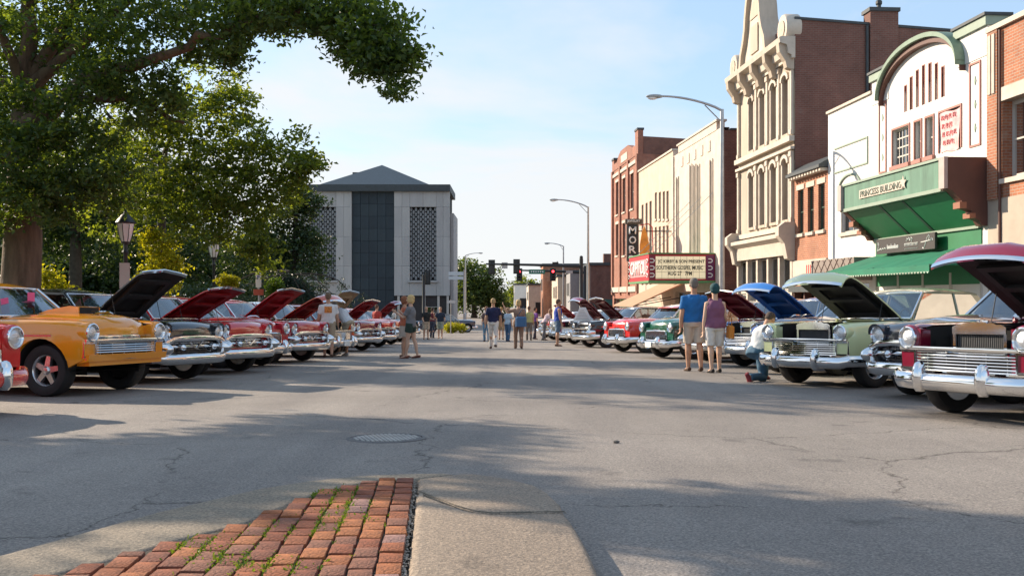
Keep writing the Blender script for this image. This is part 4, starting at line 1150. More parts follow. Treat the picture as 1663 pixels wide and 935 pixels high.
b = MB(); b.prism([(-.01,2.9),(-1.6,2.35),(-1.6,2.25),(-.01,2.7)], .3, 12, plane='YZ'); b.build('green_canopy', pmat('dull_green_canopy', (.03,.09,.07), .7), o)
far_block('grey_shop_building', 'narrow grey shop building beyond the crossing', 6.6, 20, 113, 121, 5.9, pmat('grey_paint_wall', (.28,.28,.29), .8, var=.1), side=[(1.5,3.2,1.2,1.6),(4.5,3.2,1.2,1.6)])
far_block('tan_shop_building', 'tan shop building with a pale front beyond the crossing', 5.6, 20, 122, 140, 5.6, m_beige, side=[(2,2.9,1.4,1.6),(6,2.9,1.4,1.6),(10,2.9,1.4,1.6)])
far_block('brick_pier_shop', 'far shop with orange brick piers on the street side', 4.4, 20, 141, 152, 7.6, mb_orange, side=[(2,4,1.4,1.8),(6,4,1.4,1.8)])
far_block('pale_low_shop', 'low pale shop far down the street', 2.6, 18, 156, 178, 5.0, m_cream2, [(1,.4,3,2)], side=[(3,2.6,2,1.4),(9,2.6,2,1.4)])
far_block('white_far_shop', 'small white building at the far end of the street', 0.4, 14, 185, 215, 5.4, m_wwall, [(1,1,3,2)], side=[(5,2.6,2,1.4)])
# flag pole
fp = thing('flag_pole', 'pole with a hanging flag leaning out from the dark brick building', 'flag', (7.9, 99, gz(99)))
b = MB(); b.tube([(.6,.6,1.8),(-1.1,-.8,5.0)], .04, 6); b.build('pole', M['steel'], fp)
b = MB(); rows = []
for i in range(6): rows.append([(-1.0+.85*k/4*.5+.05*math.sin(i+k), -.72+.1*math.sin(k*2+i), 4.8-.35*i-.25*k*.4+.4*k/4*.0) for k in range(5)])
b.grid(rows); b.build('flag_cloth', pmat('blue_grey_flag', (.20,.25,.42), .8, var=.35, scale=3), fp, smooth=60)

# ------------------------------------------------------------------ the granite and concrete tower on the left
D0 = 105.0; ks = D0/F
gx = lambda px: (px-831.5)*ks
gzz = lambda y: (483.0-y)*ks + CAMH
cl = thing('courthouse_tower', 'large grey concrete and dark granite building with a pyramid roof facing up the street', 'building', (gx(605.5), D0, gz(D0)))
bz = gz(D0)
xL, xR = gx(477)-gx(605.5), gx(730.5)-gx(605.5); dl, dr = gx(571)-gx(605.5), gx(640)-gx(605.5)
m_pan = [pmat('granite_panel%d' % i, c, .7, var=.22, scale=1.2, streak=True) for i, c in enumerate(((.024,.038,.048),(.021,.033,.042),(.028,.043,.052)))]
m_cpan = [pmat('concrete_panel%d' % i, c, .85, var=.10, scale=1.1, streak=True, bump=.1) for i, c in enumerate(((.41,.405,.39),(.385,.38,.37),(.43,.42,.405)))]
zb, zt = gzz(480)-bz, gzz(311)-bz
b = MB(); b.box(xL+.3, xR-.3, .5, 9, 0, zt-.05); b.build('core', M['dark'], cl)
# granite panels of the centre bay, each a piece
n, m_ = 5, 11; pw, ph = (dr-dl)/n, (zt-.0)/m_
rp = random.Random(4)
gmesh = None
b = MB(); b.cham(.012, pw-.012, 0, .12, .012, ph-.012, .01); gmesh = b.mesh('granite_panel', m_pan[0])
for i in range(n):
    for k in range(m_): link('granite_panel', gmesh, cl, (dl+i*pw, .25+rp.uniform(-.01,.01), k*ph), None, [rp.choice(m_pan)])
b = MB(); b.box(dl+.02, dr-.02, .02, .5, zt+.0, gzz(300)-bz); b.build('head_panel', pmat('pale_granite', (.22,.23,.23), .7, var=.2, scale=2), cl)
# concrete bays with the lattice openings
zl0, zl1 = gzz(455)-bz, gzz(336)-bz
for side in (1, -1):
    e0, e1 = (dr, xR) if side > 0 else (xL, dl)
    la, lb_ = (gx(665.5)-gx(605.5), gx(708.5)-gx(605.5)) if side > 0 else (gx(502.5)-gx(605.5), gx(545.5)-gx(605.5))
    pcs = []
    for (u0, u1) in ((e0, la), (lb_, e1)):
        npn = 2
        for q in range(npn): 
            for zz0, zz1 in ((zb, zl0+1.5), (zl0+1.5, zl0+4.6), (zl0+4.6, zl1), (zl1, zt)): pcs.append((u0+(u1-u0)*q/npn, u0+(u1-u0)*(q+1)/npn, zz0, zz1))
    pcs += [(la, (la+lb_)/2, zl1, zt), ((la+lb_)/2, lb_, zl1, zt), (la, (la+lb_)/2, zb, zl0), ((la+lb_)/2, lb_, zb, zl0)]
    for (u0, u1, z0_, z1_) in pcs:
        b = MB(); b.cham(u0+.008, u1-.008, 0, .4, z0_+.008, z1_-.008, .01); b.build('concrete_panel', rp.choice(m_cpan), cl)
    b = MB(); nc, nr = 11, 15; cw, chh = (lb_-la)/nc, (zl1-zl0)/nr
    for i in range(nc):
        for k in range(nr):
            sh = .5 if (i % 2) else 0
            zc_ = zl0+(k+.5+sh*.98)*chh
            if zc_+chh*.48 > zl1: continue
            xm = la+(i+.5)*cw
            b.prism([(xm,zc_-chh*.46),(xm+cw*.46,zc_-chh*.2),(xm+cw*.46,zc_+chh*.2),(xm,zc_+chh*.46),(xm-cw*.46,zc_+chh*.2),(xm-cw*.46,zc_-chh*.2)], .20 + (.05 if i % 2 else 0), .42)
    tag(b.build('lattice_screen', pmat('lattice_grey%d' % side, (.20,.21,.215), .8, var=.25, scale=2), cl), kind='stuff')
    b = MB(); b.box(la-.2, lb_+.2, -.25, -.002, zl0-.22, zl0-.05); b.build('lattice_sill', m_cpan[1], cl)
b = MB(); b.box(xL-.05, xR+.05, -.35, 9.3, zt+.002, gzz(300)-bz-.002); b.build('roof_band', m_slate, cl)
b = MB(); hx = gx(612)-gx(605.5); ph0 = gzz(300)-bz; ap_ = gzz(261)-bz
pl_, pr_ = gx(520)-gx(605.5), gx(697)-gx(605.5)
b.add([(pl_,-.30,ph0),(pr_,-.30,ph0),(pr_,9,ph0),(pl_,9,ph0),(hx,4.2,ap_+.1),(hx,6.0,ap_+.1)], [(0,1,4),(1,2,5,4),(2,3,5),(3,0,4,5),(0,3,2,1)]); b.build('pyramid_roof', pmat('slate_blue_roof', (.05,.075,.095), .6, var=.15, streak=True), cl)
b = MB(); b.box(gx(565)-gx(605.5), gx(577)-gx(605.5), 3, 4.5, ph0+.6, gzz(274)-bz); b.build('roof_vent', m_slate, cl)
# set-back ground floor
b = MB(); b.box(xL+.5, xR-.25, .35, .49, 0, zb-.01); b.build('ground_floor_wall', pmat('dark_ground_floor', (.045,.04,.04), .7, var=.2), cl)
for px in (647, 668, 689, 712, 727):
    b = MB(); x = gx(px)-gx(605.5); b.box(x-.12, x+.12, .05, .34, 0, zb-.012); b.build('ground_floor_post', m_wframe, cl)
window(cl, gx(693)-gx(605.5), .1, 1.5, 2.0, m_wframe, 1, 2, .20, name='entrance_door')
b = MB(); b.box(xR+.002, xR+.35, .8, 8.6, 0, gzz(345)-bz); b.build('side_fin', m_cpan[1], cl)
# ------------------------------------------------------------------ 1950s cars
def lerp_tab(tab, x):
    if x <= tab[0][0]: return tab[0][1]
    for (a, va), (c, vc) in zip(tab, tab[1:]):
        if x <= c:
            t = (x-a)/(c-a); t = t*t*(3-2*t)*.5 + t*.5
            return va+(vc-va)*t
    return tab[-1][1]
XF, XR, AX, ARX = 2.32, -2.72, 1.73, -1.19
WR = .345
WT = [(-2.72,.70),(-2.62,.82),(-2.3,.90),(-1.5,.945),(0,.95),(1.3,.95),(1.9,.935),(2.2,.90),(2.32,.86)]
ZS = {'57': [(-2.72,1.05),(-2.3,1.06),(-1.5,1.0),(-.9,.965),(.0,.96),(.8,.985),(1.5,.985),(2.1,.97),(2.32,.945)],
      '56': [(-2.72,.90),(-2.3,.97),(-1.5,.985),(-.9,.96),(.0,.965),(.8,.985),(1.5,.985),(2.0,.975),(2.2,.965),(2.32,.945)],
      '55': [(-2.72,.90),(-2.3,.97),(-1.5,.985),(-.9,.96),(.0,.965),(.8,.985),(1.5,.985),(2.0,.975),(2.2,.965),(2.32,.945)]}
ZD = [(-2.72,.72),(-2.6,.88),(-2.2,.97),(-1.5,1.01),(.7,1.01),(.8,1.02),(1.6,1.01),(2.32,.95)]
HB = .60                        # half width of the hood opening
def car_w(x, z):
    w = lerp_tab(WT, x)
    return w*lerp_tab([(.22,.93),(.34,.965),(.5,.99),(.66,1.0),(.80,.985),(.92,.95),(1.05,.91)], z)
def car_zb(x):
    zb = .25
    for a in (AX, ARX):
        R = .395 if a > 0 else .385
        if abs(x-a) < R: zb = max(zb, .345+math.sqrt(R*R-(x-a)**2))
    if x > 1.9: zb = max(zb, .25+(x-1.9)*.50)
    if x < -1.95: zb = max(zb, .25+(-1.95-x)*.20)
    return zb
_cm = {}
def cached(key, fn):
    if key not in _cm: _cm[key] = fn()
    return _cm[key]
def m_body(style):
    zs_t = ZS[style]
    xs = [-2.72,-2.68,-2.6,-2.45,-2.25,-2.05]
    xs += [ARX+.385*math.cos(math.pi*k/14) for k in range(14,-1,-1)]
    xs += [-.9,-.5,0,.4,.72,.82]
    xs += [AX+.395*math.cos(math.pi*k/14) for k in range(14,-1,-1)]
    xs += [1.95,2.05,2.15,2.22,2.28,2.31,2.32]
    xs = sorted(set(round(x, 4) for x in xs))
    b = MB()
    fr = [0,.1,.25,.42,.6,.78,.92,1.0]
    for sgn in (1, -1):
        rows = []
        for x in xs:
            zb, zs = car_zb(x), lerp_tab(zs_t, x); zd = lerp_tab(ZD, x)
            if style != '57' and x > 2.15: zd -= .02
            zsh = zs-.075
            zb = min(zb, zsh-.05)
            row = [(x, sgn*(car_w(x, zb)-.05), zb), ]
            for t in fr:
                z = zb+(zsh-zb)*t; row.append((x, sgn*car_w(x, z), z))
            W = lerp_tab(WT, x)
            row += [(x, sgn*W*.925, zs-.03), (x, sgn*W*.88, zs-.004), (x, sgn*W*.80, zs+.006), (x, sgn*W*.72, zs-.008), (x, sgn*(HB+.012), min(zs-.02, zd-.004))]
            rows.append(row)
        b.grid(rows, flip=(sgn > 0))
        # nose of the wing, rounded by a last smaller ring, then closed
        last = rows[-1]
        cx_, cz_ = sgn*.725, .82
        ring = [(2.345, cx_+(p[1]-cx_)*.86, cz_+(p[2]-cz_)*.90) for p in last]
        b.grid([last, ring], flip=(sgn > 0))
        inner = [(2.345, sgn*(HB-.03), ring[-1][2]), (2.345, sgn*(HB-.03), ring[0][2])]
        b.add(ring+inner, [tuple(range(len(ring)+2))])
        b.add([last[-1], ring[-1], inner[0], (2.2, sgn*(HB-.02), .9), (2.2, sgn*(HB-.02), .5), inner[1]], [(0,1,2,3),(3,2,5,4)])
        # wheel-house liner
        for a in (AX, ARX):
            lin = []
            for k in range(13):
                t = math.pi*k/12; lin.append([(a+.40*math.cos(t), sgn*.90, .345+.40*math.sin(t)), (a+.40*math.cos(t), sgn*.55, .345+.40*math.sin(t))])
            b.grid(lin, 1)
            b.add([(a-.43,sgn*.55,.25),(a+.43,sgn*.55,.25),(a+.43,sgn*.55,.8),(a-.43,sgn*.55,.8)], [(0,1,2,3)], 1)
    # boot lid and tail
    rows = []
    for x in [x for x in xs if x <= -1.30]:
        zd = lerp_tab(ZD, x); zs = lerp_tab(zs_t, x); e = min(zs-.02, zd-.004)
        rows.append([(x, (HB+.012)*(k/3.0), (e if abs(k) == 3 else zd+.02*(1-abs(k)/3))) for k in range(-3, 4)])
    b.grid(rows)
    W = .70
    b.add([(-2.72,-W*.95,.42),(-2.72,W*.95,.42),(-2.74,W,.7),(-2.72,.6,.72),(-2.72,-.6,.72),(-2.74,-W,.7)], [(0,1,2,3,4,5)])
    # cowl in front of the windscreen
    b.grid([[(x, (HB+.012)*k/3.0, 1.012+.02*(1-abs(k)/3)) for k in range(-3,4)] for x in (.66,.80)])
    # floor
    b.add([(-2.6,-.78,.27),(2.2,-.78,.30),(2.2,.78,.30),(-2.6,.78,.27)], [(0,1,2,3)], 1)
    # cabin tub
    b.add([(.7,-.8,.32),(.7,.8,.32),(.7,.8,1.0),(.7,-.8,1.0)], [(0,1,2,3)], 1)
    b.add([(-1.32,-.8,.32),(-1.32,.8,.32),(-1.32,.8,1.0),(-1.32,-.8,1.0)], [(0,1,2,3)], 1)
    # inner wings of the engine bay and its floor
    for sgn in (1,-1): b.add([(.82,sgn*.57,.42),(2.25,sgn*.57,.42),(2.25,sgn*.59,.93),(.82,sgn*.59,.98)], [(0,1,2,3)], 1)
    b.add([(.82,-.57,.42),(2.25,-.57,.42),(2.25,.57,.42),(.82,.57,.42)], [(0,1,2,3)], 1)
    return b.mesh('body', [M['white'], M['dark']], 38)
def m_hood(style):
    prof = [(0.0,0.0),(.2,.010),(.45,.016),(.8,.012),(1.08,.002),(1.26,-.016),(1.38,-.040),(1.46,-.080),(1.505,-.135),(1.525,-.20),(1.53,-.27)]
    if style == '57': prof = [(0.0,0.0),(.2,.008),(.45,.010),(.8,.004),(1.1,-.014),(1.22,-.030),(1.275,-.050)]
    b = MB(); N = 12
    def row(p, off):
        x, z = p; r = []
        for k in range(N+1):
            t = -1+2*k/N
            crown = .035*(1-t*t) + (.018*math.exp(-((abs(t)-.45)/.12)**2)*min(1, x*1.5) if style != '57' else .02*math.exp(-(t/.18)**2))
            edge = -.018*max(0, abs(t)-.9)/.1
            nose = -.10*t*t*(x/1.54)**5
            r.append((x+nose, HB*t, z+crown+edge-off))
        return r
    top = [row(p, 0) for p in prof]; bot = [row((p[0]-.012*(i > 6), p[1]), .022) for i, p in enumerate(prof)]
    b.grid(top, 0); b.grid(bot, 1, flip=True)
    b.grid([top[-1], bot[-1]], 0); b.grid([top[0], bot[0]], 0)
    for e in (0, -1): b.grid([[r[e] for r in top], [r[e] for r in bot]], 0)
    # stiffening frame under it
    for (x0, x1, y0, y1) in ((.15,1.06,-.42,-.34),(.15,1.06,.34,.42),(.12,.22,-.34,.34),(.98,1.06,-.34,.34),(.6,.68,-.34,.34)):
        b.box(x0, x1, y0, y1, -.055, -.012, 1)
    return b.mesh('hood', [M['white'], M['dark']], 40, fixn=True)
def m_lip(style):
    b = MB()
    if style == '57':
        b.sweep([(1.285-.035*(k/6)**2, HB*k/6*.99, -.062+.02*math.exp(-(k/1.2)**2)+.035*(1-(k/6)**2)) for k in range(-6, 7)], [(-.018,-.02),(.03,-.012),(.034,.004),(.012,.02),(-.018,.02)])
        return b.mesh('hood_lip', M['chrome'], 50)
    b.sweep([(1.528-.095*(k/6)**2, HB*k/6*.99, -.262) for k in range(-6, 7)], [(-.018,-.03),(.012,-.03),(.016,0),(.012,.02),(-.018,.02)])
    return b.mesh('hood_lip', M['chrome'], 50)
WSB = lambda t: (.80+.16*(1-t*t), .735*t, 1.035)           # windscreen base and head lines
WST = lambda t: (.36+.10*(1-t*t), .60*t, 1.435)
RWB = lambda t: (-1.42-.14*(1-t*t), .70*t, 1.03)
RWT = lambda t: (-.98-.08*(1-t*t), .59*t, 1.435)
def m_roof():
    b = MB(); n = 14; m_ = 12
    def R(i, k, off=0.0):
        s = i/n; t = -1+2*k/m_
        f, r = WST(t), RWT(t)
        x = f[0]+(r[0]-f[0])*s
        y = (.60+.035*math.sin(math.pi*s))*t
        z = 1.435 + (.085*math.sin(math.pi*min(1, max(0, s)))**.6)*(1-.55*t*t) + .02*(1-t*t)
        return (x, y, z-off)
    rows = [[R(i,k) for k in range(m_+1)] for i in range(n+1)]
    low = [[R(i,k,.035) for k in range(m_+1)] for i in range(n+1)]
    b.grid(rows); b.grid(low, flip=True)
    b.grid([rows[0], low[0]]); b.grid([rows[-1], low[-1]])
    for e in (0,-1): b.grid([[r[e] for r in rows],[r[e] for r in low]])
    for s in (1,-1):      # screen pillars, door post and rear quarters
        b.tube([WSB(s), WST(s)], [.026,.024], 6); b.tube([(WSB(s)[0]-.02,s*.745,.98), WSB(s)], .03, 6)
        b.tube([(-.34, s*.735, .98), (-.36, s*.61, 1.43)], .024, 6)
        q0, q1, q2, q3 = (-1.18,s*.74,.97), (-1.46,s*.70,1.0), RWT(s), (-.78,s*.61,1.43)
        o = -.03*s
        b.add([q0,q1,q2,q3]+[(p[0],p[1]+o,p[2]) for p in (q0,q1,q2,q3)], [(0,1,2,3),(7,6,5,4),(0,4,5,1),(1,5,6,2),(2,6,7,3),(3,7,4,0)])
    return b.mesh('roof', M['white'], 45)
def m_glass(A, B_, name):
    b = MB(); rows = []
    for i in range(5):
        r = []
        for k in range(13):
            t = -.97+1.94*k/12; p, q = A(t), B_(t); u = i/4
            r.append(tuple(p[j]+(q[j]-p[j])*u for j in range(3)))
        rows.append(r)
    b.grid(rows); return b.mesh(name, M['glass'], 60, fixn=False)
def m_surround():
    b = MB()
    b.tube([WSB(-1+2*k/14) for k in range(15)], .017, 6); b.tube([WST(-1+2*k/14) for k in range(15)], .015, 6)
    for s in (1,-1): b.tube([tuple(a+(.02 if j == 0 else 0) for j, a in enumerate(WSB(s))), tuple(a+(.02 if j == 0 else 0) for j, a in enumerate(WST(s)))], .018, 6)
    return b.mesh('windscreen_surround', M['chrome'], 60)
def m_sideglass(s):
    b = MB(); 
    for (x0, x1, y0, y1) in (((.74,.36,-.30,-.32)),((-.38,-.40,-1.15,-.80))):
        b.add([(x0,s*.735,1.0),(x1,s*.608,1.425),(y1,s*.612,1.43),(y0,s*.735,1.0)], [(0,1,2,3)])
    return b.mesh('side_window', M['glass'], fixn=False)
def m_sidetrim(s, style):
    b = MB()
    z0 = {'57': lambda x: .74+.03*x*.5, '56': lambda x: .78-.0*x, '55': lambda x: .80}[style]
    x_hi = 1.9 if style != '57' else 2.0
    xs = [x_hi-.12*k for k in range(int((x_hi+2.5)/.12))]
    b.sweep([(x, s*(car_w(x, z0(x))+.002), z0(x)) for x in xs], [(-.004*s,-.016),(.010*s,-.012),(.010*s,.012),(-.004*s,.016)])
    return b.mesh('side_trim', M['chrome'], 60)
def bumper_path(x0, w, wrap=.42, n=7):
    half = [(x0, 0), (x0-.004, w*.35), (x0-.03, w*.65), (x0-.09, w*.86), (x0-.16, w*.965), (x0-.26, w*1.03), (x0-wrap, w*1.06)]
    return [(p[0], -p[1]) for p in half[::-1]] + half[1:]
def m_bumper(style):
    b = MB()
    xb = XF+.20
    prof = [(.0,-.095),(-.03,-.082),(-.055,-.035),(-.060,.012),(-.042,.058),(-.015,.078),(.02,.078),(.02,-.095)]
    z0 = {'57': .39, '56': .385, '55': .39}[style]
    pts = [(x, y, z0 + (.03 if abs(y) > .85 else 0)) for x, y in bumper_path(xb, .90)]
    b.sweep(pts, [(-a, c) for a, c in prof])
    if style == '57':       # the upper bar that arches over the grille and joins the lower one at bullets
        up = [(2.36,-.88,.55),(2.41,-.78,.64),(2.43,-.62,.70),(2.45,-.4,.712),(2.46,0,.718),(2.45,.4,.712),(2.43,.62,.70),(2.41,.78,.64),(2.36,.88,.55)]
        b.sweep(up, [(-.03,-.04),(.045,-.035),(.055,0),(.045,.035),(-.03,.04)], up=(0,0,1))
        for s in (1,-1):
            b.lathe([(.115,-.18),(.12,-.05),(.105,.03),(.075,.10),(.04,.145),(0,.16)], 16, 'X', (2.42, s*.80, .55))
        for s in (1,-1): b.lathe([(.05,-.1),(.055,.0),(.045,.05),(.0,.08)], 12, 'X', (2.47, s*.42, .57))
    return b.mesh('front_bumper', M['chrome'], 45)
def m_guard():
    b = MB()
    rows = []
    for (z, w, x) in ((.33,.045,.06),(.38,.062,.10),(.48,.068,.115),(.56,.06,.105),(.62,.045,.075),(.64,.02,.04)):
        rows.append([(x*math.cos(a)*1.0, w*math.sin(a), z) for a in [math.pi*(-.5+k/8) for k in range(9)]])
    b.grid(rows); b.add(rows[0], [tuple(range(9))]); b.add(rows[-1], [tuple(range(9))])
    return b.mesh('bumper_guard', M['chrome'], 50)
def m_rear_bumper():
    b = MB(); prof = [(.0,-.10),(.05,-.06),(.058,.03),(.03,.09),(-.02,.09),(-.02,-.10)]
    pts = [(-2.86-.0*y, y, .46) for x, y in bumper_path(0, .9)]
    pts = [(-2.90+(-x), y, .46) for x, y in bumper_path(0, .88)]
    b.sweep(pts, prof); return b.mesh('rear_bumper', M['chrome'], 45)
def m_grille(style):
    b = MB()
    if style == '57':
        b.add([(2.30,-.74,.52),(2.30,.74,.52),(2.30,.70,.73),(2.30,-.70,.73)], [(0,1,2,3)], 1)
        for k in range(6): b.box(2.31, 2.325, -.72, .72, .54+k*.036, .549+k*.036)
        for k in range(-16, 17): b.box(2.305, 2.318, k*.043-.003, k*.043+.003, .53, .74)
        b.sweep([(2.37+.03*(1-abs(k)/6), k*.115, .635) for k in range(-6,7)], [(-.02,-.028),(.03,-.02),(.035,0),(.03,.02),(-.02,.028)])
    elif style == '56':
        b.add([(2.22,-.80,.52),(2.22,.80,.52),(2.22,.80,.74),(2.22,-.80,.74)], [(0,1,2,3)], 1)
        for k in range(7):
            z = .545+k*.031
            b.sweep([(2.335+.03*(1-(j/6)**2), .62*j/6, z) for j in range(-6,7)], [(-.014,-.009),(.012,-.008),(.016,.0),(.012,.008),(-.014,.009)])
        for k in range(-2, 3): b.box(2.28, 2.32, k*.25-.006, k*.25+.006, .535, .74)
        b.sweep([(2.35+.035*(1-(j/6)**2), .84*j/6, .765) for j in range(-6,7)], [(-.03,-.022),(.02,-.018),(.025,.0),(.02,.018),(-.03,.022)])
        b.sweep([(2.35+.035*(1-(j/6)**2), .84*j/6, .525) for j in range(-6,7)], [(-.03,-.018),(.02,-.015),(.02,.015),(-.03,.018)])
        for s in (1,-1):
            b.box(2.20, 2.36, s*.74-.10, s*.74+.10, .545, .565); b.box(2.20, 2.36, s*.74-.10, s*.74+.10, .725, .748)
            b.box(2.20, 2.36, s*.64-.012, s*.64+.012, .54, .75); b.box(2.20, 2.34, s*.84-.012, s*.84+.012, .54, .75)
            b.box(2.24, 2.33, s*.74-.085, s*.74+.085, .57, .72, 2)
    else:
        b.add([(2.335,-.50,.54),(2.335,.50,.54),(2.335,.46,.76),(2.335,-.46,.76)], [(0,1,2,3)], 1)
        for k in range(9): b.box(2.345, 2.36, -.48, .48, .55+k*.025, .556+k*.025)
        for k in range(-11, 12): b.box(2.343, 2.365, k*.042-.004, k*.042+.004, .545, .755)
        loop = [(2.36,-.46,.775),(2.37,0,.785),(2.36,.46,.775),(2.355,.52,.74),(2.35,.54,.56),(2.35,.48,.535),(2.36,0,.53),(2.35,-.48,.535),(2.35,-.54,.56),(2.355,-.52,.74),(2.36,-.46,.775)]
        b.tube(loop, .018, 6, cap=False)
    return b.mesh('grille', [M['chrome'], M['dark'], M['lens']], 45)
def m_nose(style):
    """painted panel below the hood between the wings"""
    b = MB()
    if style == '55':
        pts = [(-.63,.50),(.63,.50),(.63,.80),(-.63,.80)]
        b.prism(pts, 2.28, 2.334, plane='YZ')
    else:
        b.prism([(-.78,.40),(.78,.40),(.72,.50),(-.72,.50)], 2.20, 2.32, plane='YZ')
        if style == '57':
            rows = []
            for (x, z) in ((2.06,.975),(2.16,.97),(2.26,.945),(2.325,.89),(2.345,.81),(2.345,.68)):
                rows.append([(x+.05*(1-(k/6)**2), HB*1.02*k/6, z+.022*(1-(k/6)**2)) for k in range(-6,7)])
            b.grid(rows); b.grid([rows[0], [(p[0],p[1],p[2]-.25) for p in rows[0]]])
    return b.mesh('front_panel', [M['white']], 40)
def m_headlight(style):
    b = MB()
    r = .105
    b.lathe([(r+.040,-.12),(r+.038,.0),(r+.030,.025),(r+.018,.03)], 22, 'X', cap=False)
    b.lathe([(r+.020,.02),(r+.018,.045),(r+.004,.052),(r-.008,.03),(r-.02,.0)], 22, 'X', mi=1, cap=False)
    if style == '57':     # hooded brow
        rows = []
        for k in range(13):
            a = math.pi*(k/12); rows.append([((-.10), (r+.04)*math.cos(a), (r+.04)*math.sin(a)), (.06+.03*math.sin(a), (r+.035)*math.cos(a), (r+.035)*math.sin(a)), (.055+.03*math.sin(a), (r+.015)*math.cos(a), (r+.015)*math.sin(a)), (0, r*.98*math.cos(a), r*.98*math.sin(a))])
        b.grid(rows)
    return b.mesh('headlight', [M['white'], M['chrome']], 50)
def m_lens():
    b = MB(); b.lathe([(.102,.012),(.085,.030),(.055,.043),(.02,.049),(0,.050)], 18, 'X'); return b.mesh('lens', M['lens'], 60)
def m_tyre(fat):
    b = MB(); w = .09*fat
    b.lathe([(.205,-w*.85),(.24,-w*1.02),(.285,-w*1.08),(.325,-w),(.342,-w*.72),(.345,-w*.3),(.345,w*.3),(.342,w*.72),(.325,w),(.285,w*1.08),(.24,w*1.02),(.205,w*.85),(.19,0),(.205,-w*.85)], 30, 'Y', cap=False)
    return b.mesh('wheel', M['rubber'], 40)
def m_rim(kind):
    b = MB()
    if kind == 'mag':
        b.lathe([(.208,-.08),(.215,.02),(.222,.085),(.212,.092),(.190,.07),(.185,.02),(.18,-.05)], 28, 'Y', cap=False)
        b.lathe([(.185,-.02),(0,-.02)], 20, 'Y', mi=1)
        for k in range(5):
            a = 2*math.pi*k/5+.3; ca, sa = math.cos(a), math.sin(a)
            def q(r, wd, y): return [(r*ca-wd*sa, y, r*sa+wd*ca), (r*ca+wd*sa, y, r*sa-wd*ca)]
            v = q(.03,.042,.065)+q(.19,.030,.055)+q(.03,.05,.02)+q(.19,.036,.01)
            b.add(v, [(0,1,3,2),(0,2,6,4),(1,5,7,3),(4,6,7,5)])
        b.lathe([(.055,.02),(.055,.075),(.04,.092),(0,.096)], 14, 'Y')
    else:
        b.lathe([(.208,-.08),(.212,.04),(.222,.075),(.205,.082),(.18,.065),(.16,.07),(.145,.085),(.10,.10),(.05,.112),(0,.115)], 26, 'Y')
    return b.mesh('rim', [M['rim'], M['dark']], 40)
def m_engine():
    b = MB(); b.cham(1.0, 1.78, -.20, .20, .42, .72, .02, 0)
    for s in (1,-1): b.cham(1.05, 1.72, s*.24-.075, s*.24+.075, .70, .80, .02, 1)
    b.lathe([(.17,.82),(.185,.83),(.185,.88),(.17,.90),(.03,.905),(.02,.93),(0,.93)], 20, 'Z', (1.40,0,0), 1)
    b.lathe([(.12,.0),(.12,.03)], 14, 'X', (1.88,0,.66), 1)
    b.box(.95, 1.15, .42, .56, .72, .86, 2); b.box(1.65,1.95,-.55,-.36,.60,.84,2)
    for s in (1,-1): b.tube([(1.2,s*.3,.72),(1.75,s*.32,.80),(1.9,s*.2,.84)], .022, 6, 2)
    return b.mesh('engine', [pmat('engine_paint', (.10,.10,.10), .5, .5), M['chrome'], M['dark']], 40)
def m_radiator():
    b = MB(); 
    b.box(2.04, 2.10, -.30, .30, .46, .86, 1)
    for k in range(26): b.box(2.10, 2.112, -.288+k*.023, -.283+k*.023, .47, .85, 0)
    b.box(2.02, 2.14, -.335, -.30, .46, .90, 2); b.box(2.02, 2.14, .30, .335, .46, .90, 2)
    rows = []
    for k in range(25):
        y = -.335+.67*k/24; h = .93+.045*(1-(y/.335)**2)+.012*abs(math.sin(k*math.pi/4)); rows.append([(2.0,y,.86),(2.0,y,h),(2.15,y,h),(2.15,y,.86)])
    b.grid(rows, 2); b.lathe([(.045,.93),(.045,1.0),(.0,1.01)], 10, 'Z', (2.07,0,0), 2)
    return b.mesh('radiator', [pmat('radiator_fin', (.17,.175,.18), .5, .6), pmat('radiator_core', (.05,.05,.055), .7), M['chrome']], 40)
def m_seat(x0):
    b = MB(); b.cham(x0, x0+.5, -.66, .66, .42, .66, .05); b.cham(x0-.14, x0+.04, -.66, .66, .5, 1.08, .05); return b.mesh('seat', M['dark'], 40)
def m_dash():
    b = MB(); b.cham(.52, .78, -.70, .70, .84, 1.0, .03); return b.mesh('dashboard', M['dark'], 40)
def m_swheel():
    b = MB(); c = Vector((.36,.36,1.02)); 
    b.tube([c+Vector((.06*math.cos(a)*1.0, .19*math.sin(a), .17*math.cos(a))) for a in [2*math.pi*k/20 for k in range(21)]], .014, 6, cap=False)
    b.tube([c+Vector((0,-.18,0)), c, c+Vector((0,.18,0))], .012, 5); b.tube([c, c+Vector((.25,0,-.12))], .02, 6)
    return b.mesh('steering_wheel', pmat('wheel_ivory', (.45,.42,.36), .4), 50)
def m_prop():
    b = MB(); b.tube([(0,0,0),(0,0,1)], .006, 5); return b.mesh('hood_stay', M['black_metal'])
def m_quad():
    b = MB(); b.lathe([(.10,-.10),(.10,.02),(.09,.04),(.075,.035),(.07,.0)], 18, 'X', cap=False); return b.mesh('headlight', M['chrome'], 50)
def m_emblem():
    b = MB(); b.prism([(-.17,.06),(0,-.05),(.17,.06),(.17,.09),(0,-.01),(-.17,.09)], 0, .02, plane='YZ'); return b.mesh('emblem', M['chrome'])
def m_bird():
    b = MB(); b.tube([(0,0,0),(.10,0,.025),(.24,0,.03),(.32,0,.0)], [.012,.022,.018,.004], 6)
    b.add([(.04,0,.03),(-.16,.10,.06),(-.10,.03,.04)], [(0,1,2)]); b.add([(.04,0,.03),(-.10,-.03,.04),(-.16,-.10,.06)], [(0,1,2)])
    return b.mesh('hood_ornament', M['chrome'], 50)
